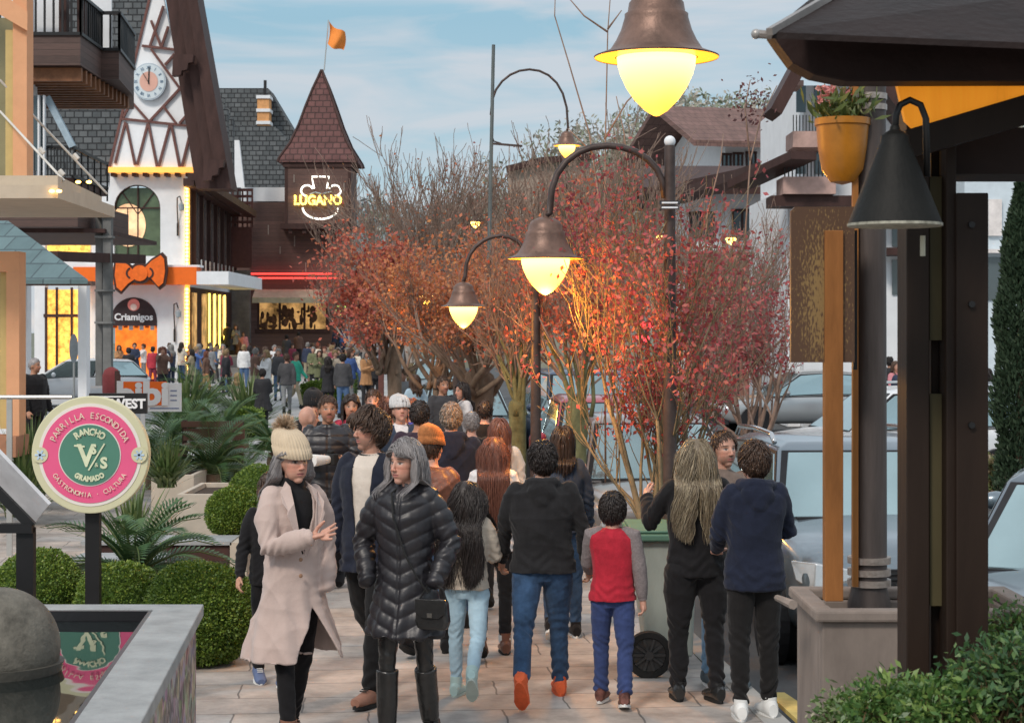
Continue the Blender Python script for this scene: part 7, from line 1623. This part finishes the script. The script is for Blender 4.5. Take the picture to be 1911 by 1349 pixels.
mb.prism([(-.085, 0), (.085, 0), (.10, .05), (.088, .17), (-.088, .17), (-.10, .05)], -.035, .035); mb.build('bag_body', C_blkleather, t, False, bevel=.02)
mb = MB().prism([(-.09, .175), (-.09, .10), (-.05, .07), (.05, .07), (.09, .10), (.09, .175)], -.045, -.037); mb.build('flap', C_blkleather, t, False, bevel=.003)
MB().box(-.015, .015, -.052, -.046, .075, .10).build('clasp', M_chrome, t, False); MB().tube([(.085, 0, .16), (.06, 0, .23), (-.02, .01, .27), (-.085, 0, .16)], .005, 6).build('handle', S_black, t, False)
# 4 child mostly hidden behind the beige coat
person('child in black almost hidden behind the woman in the beige coat', 505, gd(1276), 1.36, yaw=10, sex='m', kid=.5, seed=4, vox=.010, skin=SK2, arms=((5, 14, 22, 0), (0, 5, 10, 0)),
    legs=((-6, 8, .02, 6), (12, 6, .02, -4)), top=dict(col=C_black, hem=.82, bulk=1.1), pants=dict(col=C_black), shoes=dict(up=MA('blue_shoe', (.12, .16, .28), .6), sole=S_white), hair=dict(col=H_dark, len=.05, style='short', n=200))
# 5 girl
person('girl with long wavy black hair, cream sweater and pale blue trousers walking away', 872, gd(1302), 1.355, yaw=172, head=(-14, 0), sex='f', kid=.42, seed=5, vox=.008, skin=SK2,
    legs=((-18, 34, .03, 48), (8, 4, .02, 0)), arms=((18, 10, 60, 10), (20, 14, 78, 25)), wide=1.06, hands=(.6, None),
    top=dict(col=cloth('cream_stripe_knit', (.60, .52, .43), .95, 12, .12, .5, 90, stretch=(.3, .3, 5)), hem=.88, bulk=1.14, fold=.008, slv=1.15, band=1.12, hood=False), pants=dict(col=C_pale, bulk=1.05, fold=.006, stack=.006, hem=.9), shoes=dict(up=S_pale, sole=S_mint, boot=.03),
    hair=dict(col=H_black, len=.52, style='long', n=3600, wave=.34, thick=.0027, topvol=.016))
# 6 woman long chestnut hair
person('woman with long straight chestnut hair, white top and black trousers', 921, gd(1222), 1.56, yaw=180, sex='f', seed=6, vox=.009, skin=SK1, legs=((6, 4, .01, 0), (-14, 26, .01, 30)), arms=((6, 14, 20, 0), (6, 14, 22, 0)),
    top=dict(col=C_white, hem=.82, bulk=1.16, fold=.008), pants=dict(col=C_black, bulk=.95), shoes=dict(up=C_leather, sole=S_black, boot=.04, sock=S_white), hair=dict(col=H_brown, len=.50, style='long', n=3200, wave=.06, thick=.0027, topvol=.016))
# 7 man in black hoodie
person('man in black hoodie, blue jeans and bright orange shoes walking away', 1012, gd(1306), 1.64, yaw=178, head=(18, 4), sex='m', seed=7, vox=.008, skin=SK2, wide=1.16, legs=((16, 4, .03, -2), (-20, 26, .05, 52)),
    arms=((4, 16, 18, 0), (14, 12, 20, 0)), top=dict(col=cloth('washed_black_sweat', (.018, .0175, .019), .95, 12, .25, .3, 90), hem=.86, bulk=1.12, hood=True, fold=.010), pants=dict(col=C_jean, bulk=1.10, fold=.010, stack=.009), shoes=dict(up=S_orange, sole=S_orange),
    hair=dict(col=H_black, len=.045, style='short', n=1500, topvol=.015, thick=.0042), hands=(.7, .7))
# 8 boy
person('boy in red sweatshirt with grey sleeves and blue trousers walking away', 1143, gd(1316), 1.285, yaw=172, sex='m', kid=.55, seed=8, vox=.008, skin=SK1, wide=1.04, legs=((-8, 12, .05, 14), (10, 6, .03, 0)), arms=((-4, 12, 8, 0), (26, 10, 40, 4)),
    top=dict(col=C_red, hem=.86, bulk=1.10, sleevecol=C_grysl, cuff=C_grysl, fold=.007, collar=.01), pants=dict(col=C_blue, bulk=1.16, hem=1.15, fold=.008, stack=.008), shoes=dict(up=MA('red_green_shoe', (.12, .05, .04), .6, var=.9, scale=9), sole=S_white),
    hair=dict(col=H_black, len=.05, style='short', n=1500, topvol=.013, thick=.0042))
# 9 person beyond the man
person('person in dark blue jacket almost hidden beyond the man in the black hoodie', 1050, gd(1190), 1.60, yaw=180, sex='f', seed=9, vox=.012, skin=SK1, wide=1.05, arms=((10, 10, 20, 0), (5, 10, 20, 0)), top=dict(col=C_dkgr, hem=.86, bulk=1.1), pants=dict(col=C_jean, bulk=1.), shoes=dict(up=C_black, sole=S_white), hair=dict(col=H_black, len=.20, style='long', n=300, thick=.008))
# 10 orange hat
W10 = person('person in orange knitted cap and brown leather jacket behind the grey haired woman', 806, 13.3, 1.585, yaw=165, sex='m', seed=10, vox=.010, skin=SK1, top=dict(col=C_leather, hem=.84, bulk=1.14, fold=.012), pants=dict(col=C_black), shoes=dict(up=C_black, sole=S_black), hair=dict(col=H_dark, len=.04, style='short', n=250, topvol=.006))
hat(W10, cloth('orange_knit', (.48, .19, .07), .95, 30, .3, .5, 150), None, 30, h=.11)
# 11 .. the walking group behind
person('tall man in dark navy jacket walking away behind the group', 842, 14.4, 1.76, yaw=185, sex='m', seed=11, vox=.010, skin=SK1, wide=1.12, top=dict(col=C_dnavy, hem=.84, bulk=1.14, hood=True, fold=.010), pants=dict(col=C_jean), shoes=dict(up=C_black, sole=S_black), hair=dict(col=H_sand, len=.03, style='short', n=500, topvol=.008))
person('man with cropped black hair in dark plum jacket left of the navy jacket', 783, 15.6, 1.73, yaw=180, sex='m', seed=12, vox=.011, skin=SK3, wide=1.1, top=dict(col=cloth('dark_plum', (.03, .02, .035)), hem=.84, bulk=1.14), pants=dict(col=C_black), shoes=dict(up=C_black, sole=S_black), hair=dict(col=H_black, len=.025, style='short', n=420, topvol=.008))
person('grey haired man in black jacket right of the navy jacket', 880, 17.5, 1.55, yaw=180, sex='m', seed=13, vox=.011, skin=SK1, wide=1.1, top=dict(col=C_black, hem=.84, bulk=1.14), pants=dict(col=C_black), shoes=dict(up=C_black, sole=S_black), hair=dict(col=H_grey, len=.03, style='short', n=420, topvol=.008))
person('woman with brown hair in cream coat ahead of the chestnut haired woman', 932, 15.6, 1.58, yaw=182, sex='f', seed=14, vox=.011, skin=SK1, wide=1.05, top=dict(col=C_cream, hem=.60, bulk=1.14, flare=.04), pants=dict(col=C_black), shoes=dict(up=C_black, sole=S_black), hair=dict(col=H_brown, len=.25, style='long', n=360, thick=.009))
W15 = person('man in black quilted jacket holding a camera with a long white lens', 612, 16.4, 1.745, yaw=6, head=(8, 4), sex='m', seed=15, vox=.010, skin=SK3, wide=1.12, arms=((22, 10, 74, 34), (18, 14, 78, 30)), top=dict(col=C_puff, hem=.80, bulk=1.16, kind='puffer', chev=0, qn=13, qa=.011, collar=.035), pants=dict(col=C_black), shoes=dict(up=C_black, sole=S_black), hair=dict(col=H_dark, len=.025, style='short', n=420, topvol=.008))
w_ = (W15['J']['wr', 0]+W15['J']['wr', 1])/2; p = W15['body'].matrix_basis @ (w_+Vector((0, -.09, .02)))
t = thing('camera', 'black camera with long white lens held by the man in the quilted jacket', 'camera', tuple(p), R(-40)); MB().box(-.07, .07, -.03, .04, -.05, .05).box(-.03, .03, -.02, .035, .052, .08).build('camera_body', S_black, t, False, bevel=.01)
MB().lathe([(.035, -.03), (.042, -.10), (.052, -.18), (.055, -.22), (.045, -.222)], (0, 0, 0), 20, axis='Y').build('lens', S_white, t, False, smooth=True)
# fix lens direction: axis Y lathe uses -h, so the lens points forward (-h -> +Y) ; turn it round
for o in t.children:
    if o.name.startswith('lens'): o.rotation_euler = (0, 0, R(180))
W16 = person('person in black beanie just behind the photographer', 585, 18.2, 1.69, yaw=10, sex='m', seed=16, vox=.012, skin=SK1, top=dict(col=C_black, hem=.84, bulk=1.14), pants=dict(col=C_black), shoes=dict(up=C_black, sole=S_black), hair=dict(col=H_dark, len=.03, style='short', n=150)); hat(W16, C_black, None, 20, h=.10)
person('bald man in camouflage jacket left of the photographer', 574, 16.9, 1.63, yaw=150, head=(-20, 0), sex='m', seed=17, vox=.012, skin=SK1, top=dict(col=MA('camouflage', (.30, .26, .17), .9, var=.6, scale=18), hem=.84, bulk=1.1), pants=dict(col=C_dkgr), shoes=dict(up=C_black, sole=S_black))
person('woman in bright red patterned jacket between the photographer and the young man', 655, 18.5, 1.68, yaw=8, sex='f', seed=18, vox=.012, skin=SK2, top=dict(col=MA('red_pattern', (.60, .06, .10), .9, var=.9, scale=16), hem=.82, bulk=1.1), pants=dict(col=C_jean), shoes=dict(up=C_black, sole=S_black), hair=dict(col=H_black, len=.2, style='long', n=240, thick=.009))
person('woman with dark fringe below the red patterned jacket', 664, 17.6, 1.53, yaw=-5, sex='f', seed=19, vox=.012, skin=SK2, top=dict(col=C_dkgr, hem=.82, bulk=1.1), pants=dict(col=C_jean), shoes=dict(up=C_black, sole=S_black), hair=dict(col=H_dark, len=.2, style='long', n=260, thick=.009))
person('man with short brown hair behind the young man, looking ahead', 697, 19.4, 1.70, yaw=0, sex='m', seed=20, vox=.012, skin=SK1, top=dict(col=C_leather, hem=.82, bulk=1.1), pants=dict(col=C_jean), shoes=dict(up=C_black, sole=S_black), hair=dict(col=H_dark, len=.035, style='short', n=300, topvol=.012))
W21 = person('man in dark jacket and pale cap looking up to the right of the young man', 747, 17.8, 1.67, yaw=14, head=(0, 14), sex='m', seed=21, vox=.011, skin=SK1, top=dict(col=C_dkgr, hem=.82, bulk=1.1, open=(1.1, 1.44, .02, .07, None), under=dict(col=C_white, bulk=.96)), pants=dict(col=C_jean), shoes=dict(up=C_black, sole=S_black), hair=dict(col=H_dark, len=.03, style='short', n=150)); hat(W21, cloth('pale_cap', (.5, .5, .5)), None, 12, h=.10)
person('person in royal blue jacket right of the pale capped man', 768, 19.6, 1.60, yaw=20, sex='f', seed=22, vox=.012, skin=SK1, top=dict(col=cloth('royal_blue', (.03, .05, .35)), hem=.82, bulk=1.1), pants=dict(col=C_jean), shoes=dict(up=C_black, sole=S_black), hair=dict(col=H_brown, len=.25, style='long', n=220, thick=.009))
person('man in dark grey coat standing before the pale car', 826, 24.5, 1.72, yaw=30, sex='m', seed=23, vox=.012, skin=SK3, top=dict(col=cloth('dark_grey', (.045, .045, .05)), hem=.70, bulk=1.15), pants=dict(col=C_black), shoes=dict(up=C_black, sole=S_black), hair=dict(col=H_dark, len=.03, style='short', n=200))
person('person in white and black jacket beside the pollarded trunk', 863, 25.0, 1.62, yaw=-60, sex='f', seed=24, vox=.012, skin=SK1, top=dict(col=C_white, hem=.80, bulk=1.12), pants=dict(col=C_black), shoes=dict(up=C_black, sole=S_black), hair=dict(col=H_black, len=.25, style='long', n=200, thick=.01))
person('stooping person with reddish brown hair beyond the young man', 722, 18.6, 1.64, yaw=200, sex='f', seed=33, vox=.012, skin=SK1, top=dict(col=C_leather, hem=.82, bulk=1.1), pants=dict(col=C_jean), shoes=dict(up=C_black, sole=S_black), hair=dict(col=H_brown, len=.06, style='short', n=260, topvol=.02))
person('person in black cap and coat among the walkers ahead of the cream coat', 905, 19.5, 1.58, yaw=180, sex='m', seed=34, vox=.012, skin=SK1, top=dict(col=C_black, hem=.82, bulk=1.1), pants=dict(col=C_black), shoes=dict(up=C_black, sole=S_black), hair=dict(col=H_black, len=.04, style='short', n=260, topvol=.012))
# 25-27 group at right
person('woman with long dark blond hair in black sweater and black trousers seen from behind', 1300, gd(1306), 1.635, yaw=190, head=(-10, 0), sex='f', seed=25, vox=.008, skin=SK1, wide=1.24, legs=((-4, 4, .01, 2), (4, 4, .02, 0)), arms=((30, 12, 66, 10), (24, 24, 100, 20)), hands=(.6, .6),
    top=dict(col=C_black, hem=.82, bulk=1.10, fold=.010), pants=dict(col=C_black, bulk=1.16, hem=.95, fold=.01, stack=.009), shoes=dict(up=C_blkleather, sole=S_black), hair=dict(col=H_blond, len=.46, style='long', n=3800, wave=.28, thick=.0027, topvol=.020, shl=(.24, .135)))
person('man with short brown hair facing us between the blond woman and the boy in navy', 1350, gd(1278), 1.66, yaw=14, head=(12, 2), sex='m', seed=26, vox=.008, skin=SK4, legs=((0, 3, .02, 0), (4, 3, .02, 0)), arms=((8, 5, 15, 10), (8, 5, 15, 10)),
    top=dict(col=cloth('grey_brown', (.16, .12, .10)), hem=.82, bulk=1.04, collar=.03), pants=dict(col=C_jean2, bulk=1.05), shoes=dict(up=MA('grey_blue_sneaker', (.09, .12, .14), .7), sole=S_white), hair=dict(col=H_dark, len=.035, style='short', n=420, topvol=.010, hairline=.078))
person('teenage boy in dark navy hooded sweatshirt and black trousers with white sneakers', 1408, gd(1338), 1.645, yaw=186, head=(10, 0), sex='m', kid=.08, seed=27, vox=.008, skin=SK1, wide=1.02, legs=((2, 3, .02, 0), (-2, 4, .03, 0)), arms=((24, 14, 62, 4), (14, 10, 50, 14)), hands=(None, .6),
    top=dict(col=C_dnavy, hem=.80, bulk=1.13, hood=True, fold=.010, slv=1.05), pants=dict(col=cloth('black_sweat', (.010, .009, .009)), bulk=1.12, hem=.80, fold=.008, stack=.010), shoes=dict(up=S_white, sole=S_white), hair=dict(col=H_dark, len=.045, style='short', n=1500, topvol=.015, thick=.0042))
person('bald man in black jacket standing beside the orange framed building', 64, 30, 1.76, yaw=60, head=(20, 0), sex='m', seed=28, vox=.012, skin=SK3, wide=1.2, top=dict(col=C_black, hem=.80, bulk=1.2), pants=dict(col=C_black), shoes=dict(up=C_black, sole=S_black), hair=dict(col=H_grey, len=.012, style='short', n=150, topvol=.004), z0=.12)

# ------------------------------------------------------------------ the far crowd: a few posed figures, copied and recoloured
OC = objcolmat('crowd_cloth'); OH = objcolmat('crowd_hair', .6); SKO = objcolmat('crowd_skin', .6, .1)
def proto(seed, sex, legs, arms, hlen, hstyle, hem=.84, flare=0, bulk=1.15):
    W = person('p', 960, 60, 1.72, yaw=0, sex=sex, seed=seed, vox=.022, skin=SKO, legs=legs, arms=arms, top=dict(col=OC, hem=hem, flare=flare, bulk=bulk, fold=.008), pants=dict(col=OC, bulk=1.05), shoes=dict(up=S_black, sole=S_black), hair=dict(col=OH, len=hlen, style=hstyle, n=90, thick=.016)); return W['body']
PR = [proto(41, 'm', ((3, 3, .03, 0), (-3, 4, .03, 0)), ((5, 8, 20, 0), (5, 8, 15, 0)), .04, 'short'),
      proto(42, 'f', ((2, 3, .02, 0), (-2, 4, .02, 0)), ((20, 8, 90, 30), (20, 8, 80, 30)), .28, 'long', .7, .03),
      proto(43, 'm', ((22, 6, .02, -6), (-20, 26, .02, 30)), ((-18, 8, 15, 0), (20, 8, 20, 0)), .04, 'short'),
      proto(44, 'f', ((16, 6, .02, -4), (-16, 24, .02, 30)), ((-14, 8, 12, 0), (16, 8, 25, 0)), .22, 'long'),
      proto(45, 'm', ((3, 3, .03, 0), (-3, 4, .03, 0)), ((60, 20, 70, 10), (55, 10, 80, 20)), .04, 'short'),
      proto(46, 'm', ((4, 3, .02, 0), (-2, 4, .02, 0)), ((10, 10, 60, 40), (10, 10, 60, 40)), .05, 'short', .6, .05, 1.2)]
CN = dict(black=(.02, .02, .024), navy=(.025, .035, .07), white=(.68, .68, .68), grey=(.20, .21, .22), red=(.42, .03, .05), maroon=(.22, .03, .06), teal=(.03, .35, .24), camel=(.42, .22, .10), beige=(.50, .42, .33), cream=(.62, .56, .46), denim=(.07, .13, .25), khaki=(.30, .26, .18), orange=(.60, .25, .08), brown=(.13, .07, .05), blue=(.06, .12, .32), pink=(.55, .22, .25), olive=(.13, .14, .07), charcoal=(.06, .06, .065), lightblue=(.35, .48, .58))
HN = dict(black=(.02, .015, .014), brown=(.08, .045, .03), blond=(.32, .22, .11), grey=(.25, .24, .23), auburn=(.15, .05, .03))
# px, head y, proto, yaw, top, trousers, hair, height, z, note
CR = [(222, 645, 1, 30, 'camel', 'black', 'brown', 1.66, 0, 'at the left side of the lit shop doorway'), (240, 650, 0, 200, 'black', 'black', 'black', 1.70, 0, 'in the lit shop doorway beside a tan jacket'), (251, 641, 5, 10, 'navy', 'khaki', 'black', 1.76, 0, 'in the middle of the lit shop doorway'),
 (268, 643, 4, -60, 'white', 'grey', 'brown', 1.70, 0, 'in the lit shop doorway reaching up'), (285, 648, 0, 180, 'red', 'maroon', 'black', 1.68, 0, 'at the right jamb of the lit shop doorway'),
 (316, 641, 0, 180, 'navy', 'grey', 'brown', 1.76, 0, 'just right of the shop doorway'), (327, 640, 5, 160, 'charcoal', 'grey', 'grey', 1.76, 0, 'before the white wall'), (338, 643, 1, 90, 'white', 'denim', 'blond', 1.70, 0, 'before the white wall corner'),
 (352, 643, 3, -30, 'orange', 'cream', 'blond', 1.70, 0, 'glowing in the side shop light'), (366, 650, 0, 60, 'camel', 'brown', 'brown', 1.60, 0, 'by the wooden railing'), (375, 640, 1, 170, 'cream', 'denim', 'blond', 1.70, 0, 'left of the dark backpack'),
 (392, 640, 0, 180, 'black', 'denim', 'grey', 1.76, 0, 'left of the maroon coat'), (407, 636, 5, 20, 'brown', 'black', 'grey', 1.80, 0, 'looking over the maroon coat'), (422, 651, 1, 180, 'maroon', 'black', 'brown', 1.70, 0, 'in the middle of the left crowd'),
 (437, 634, 5, 160, 'black', 'black', 'brown', 1.84, 0, 'behind the white jacket'), (455, 644, 0, 180, 'white', 'denim', 'blond', 1.78, 0, 'with dark strap across the back'), (466, 646, 1, 200, 'red', 'denim', 'black', 1.66, 0, 'right of the strap wearer'),
 (480, 650, 0, 150, 'black', 'black', 'black', 1.64, 0, 'behind the white puffer'), (497, 654, 1, -50, 'white', 'white', 'blond', 1.74, 0, 'with folded arms in all white'), (512, 645, 5, 40, 'white', 'cream', 'grey', 1.72, 0, 'far behind the folded arms'),
 (535, 659, 2, 190, 'charcoal', 'grey', 'brown', 1.72, 0, 'walking beside the green shirt'), (552, 656, 2, 65, 'teal', 'khaki', 'brown', 1.72, 0, 'in green shirt walking across the plaza'), (574, 640, 0, 180, 'navy', 'khaki', 'grey', 1.78, 0, 'standing before the tower wall'),
 (588, 641, 1, 170, 'navy', 'black', 'brown', 1.72, 0, 'at the right of the tower wall'), (557, 620, 0, 180, 'brown', 'black', 'black', 1.72, .7, 'before the tower window'), (535, 626, 5, 180, 'charcoal', 'black', 'black', 1.72, .4, 'left below the tower window'),
 (596, 655, 1, 10, 'olive', 'black', 'brown', 1.62, 0, 'beside the plaza hedge'), (612, 667, 1, 180, 'black', 'black', 'black', 1.62, 0, 'in long black beside the hedge'), (625, 655, 4, 30, 'beige', 'khaki', 'blond', 1.70, 0, 'taking a picture near the hedge'),
 (640, 662, 0, 180, 'charcoal', 'denim', 'black', 1.70, 0, 'with broad dark jacket right of the hedge'), (655, 645, 3, 170, 'white', 'cream', 'brown', 1.74, 0, 'left of the camel coat'), (668, 640, 4, 180, 'cream', 'black', 'blond', 1.76, 0, 'under the slatted stall'),
 (683, 655, 1, 40, 'camel', 'black', 'grey', 1.74, 0, 'in camel coat left of the portal post'), (700, 653, 0, 190, 'black', 'black', 'black', 1.76, 0, 'against the portal post'), (693, 645, 5, 20, 'white', 'white', 'brown', 1.72, 0, 'behind the camel coat'),
 (765, 680, 1, 200, 'white', 'lightblue', 'blond', 1.68, 0, 'right of the portal in pale clothes'), (752, 690, 0, 20, 'grey', 'black', 'brown', 1.60, 0, 'right of the portal, smaller'), (775, 700, 3, 200, 'lightblue', 'white', 'brown', 1.58, 0, 'at the corner of the pale car'),
 (628, 612, 0, 180, 'navy', 'black', 'black', 1.70, 1.1, 'on the rising street behind the menu sign'), (640, 605, 1, 180, 'blue', 'denim', 'black', 1.68, 1.2, 'in blue on the rising street'), (652, 615, 3, 0, 'blue', 'black', 'brown', 1.68, .9, 'coming down the rising street'), (645, 625, 0, 10, 'navy', 'black', 'brown', 1.7, .7, 'lower on the rising street'), (662, 605, 5, 180, 'charcoal', 'black', 'black', 1.7, 1.3, 'farthest up the rising street'), (658, 632, 1, 180, 'grey', 'black', 'brown', 1.7, .4, 'at the foot of the rising street'), (634, 596, 3, 180, 'brown', 'black', 'black', 1.7, 1.6, 'below the menu sign'),
 (408, 616, 0, 10, 'black', 'black', 'black', 1.74, .56, 'on the steps, left'), (425, 603, 5, 170, 'black', 'black', 'black', 1.76, 1.11, 'on the steps, tallest silhouette'), (440, 607, 1, 20, 'grey', 'black', 'brown', 1.7, 1.11, 'on the steps beside the tallest one'), (455, 620, 0, -10, 'pink', 'black', 'brown', 1.68, .7, 'in pink at the right of the steps'), (432, 623, 0, 180, 'navy', 'black', 'black', 1.7, .56, 'at the bottom of the steps'), (447, 628, 3, 0, 'brown', 'black', 'grey', 1.74, .35, 'stepping off the steps'),
 (1660, 668, 0, 180, 'black', 'denim', 'black', 1.70, 0, 'between the column and the timber post'), (1672, 676, 1, 20, 'pink', 'cream', 'brown', 1.66, 0, 'in pink between the column and the timber post'), (1685, 678, 0, 170, 'navy', 'navy', 'brown', 1.70, 0, 'touching the timber post'), (1870, 690, 2, -60, 'lightblue', 'black', 'blond', 1.70, 0, 'in light blue beside the cypress'), (1850, 655, 0, 20, 'charcoal', 'black', 'black', 1.7, 0, 'near the orange lights left of the cypress'), (1842, 690, 1, 180, 'brown', 'black', 'black', 1.66, 0, 'behind the black car'),
 (443, 697, 1, 180, 'beige', 'beige', 'blond', 1.30, 0, 'small figure in beige hood before the hedge'), (490, 690, 5, 180, 'black', 'black', 'black', 1.46, 0, 'in black hood sitting at the plaza edge'),
 (300, 648, 3, 80, 'grey', 'denim', 'brown', 1.68, 0, 'passing the shop arch'), (385, 655, 3, 90, 'brown', 'camel', 'auburn', 1.6, 0, 'half behind the dark backpack'), (520, 652, 0, 0, 'charcoal', 'denim', 'grey', 1.72, 0, 'behind the walkers on the plaza'), (606, 648, 4, 0, 'khaki', 'black', 'auburn', 1.7, 0, 'raising both hands behind the hedge')]
rs = np.random.RandomState(77); ks = ['black', 'navy', 'charcoal', 'grey', 'brown', 'maroon', 'olive', 'cream', 'white', 'camel', 'khaki', 'denim', 'blue', 'beige']; hk = list(HN); used = set((r[4], r[5], r[6]) for r in CR)
for k in range(44):
    while True:
        c3 = (ks[rs.choice(len(ks))], ['black', 'denim', 'navy', 'grey', 'khaki', 'charcoal'][rs.randint(6)], hk[rs.randint(5)])
        if c3 not in used: break
    used.add(c3); left = k < 34
    CR.append((rs.uniform(300, 690) if left else rs.uniform(600, 700), rs.uniform(639.5, 653), rs.randint(6), rs.uniform(0, 360), *c3, rs.uniform(1.6, 1.8), 0, 'and %s hair in the plaza crowd' % c3[2]))
for i, (px, hy, pi, yaw, tc_, pc_, hc_, Hh, z, note) in enumerate(CR):
    d = (HC-Hh-z)*F/(hy-HY) if abs(hy-HY) > 8 and (HC-Hh-z)*(hy-HY) > 0 else 92
    if z > 0: d = {True: 99, False: 94}[px > 600]; z = HC-(hy-HY)*d/F-Hh
    d = min(max(d, 16), 98) if z == 0 else d
    o = copy_tree(PR[pi]); o.location = (X(px, d), d, z if z > 0 else 0); o.rotation_euler = (0, 0, R(yaw)); s = Hh/1.72; o.scale = (s, s, s)
    o.color = (.46, .25, .18, 1) if i % 3 else (.36, .19, .13, 1)
    for c in o.children:
        n = c.name.split('.')[0]; c.color = (*(CN[tc_] if n == 'jacket' else CN[pc_] if n == 'trousers' else HN[hc_] if n == 'hair' else (.03, .03, .03)), 1)
    o['label'] = 'person in %s top and %s trousers %s' % (tc_, pc_, note); o['category'] = 'person'; o['group'] = 'crowd on the plaza'
def kill(o):
    for c in list(o.children): kill(c)
    bpy.data.objects.remove(o)
for p in PR: kill(p)
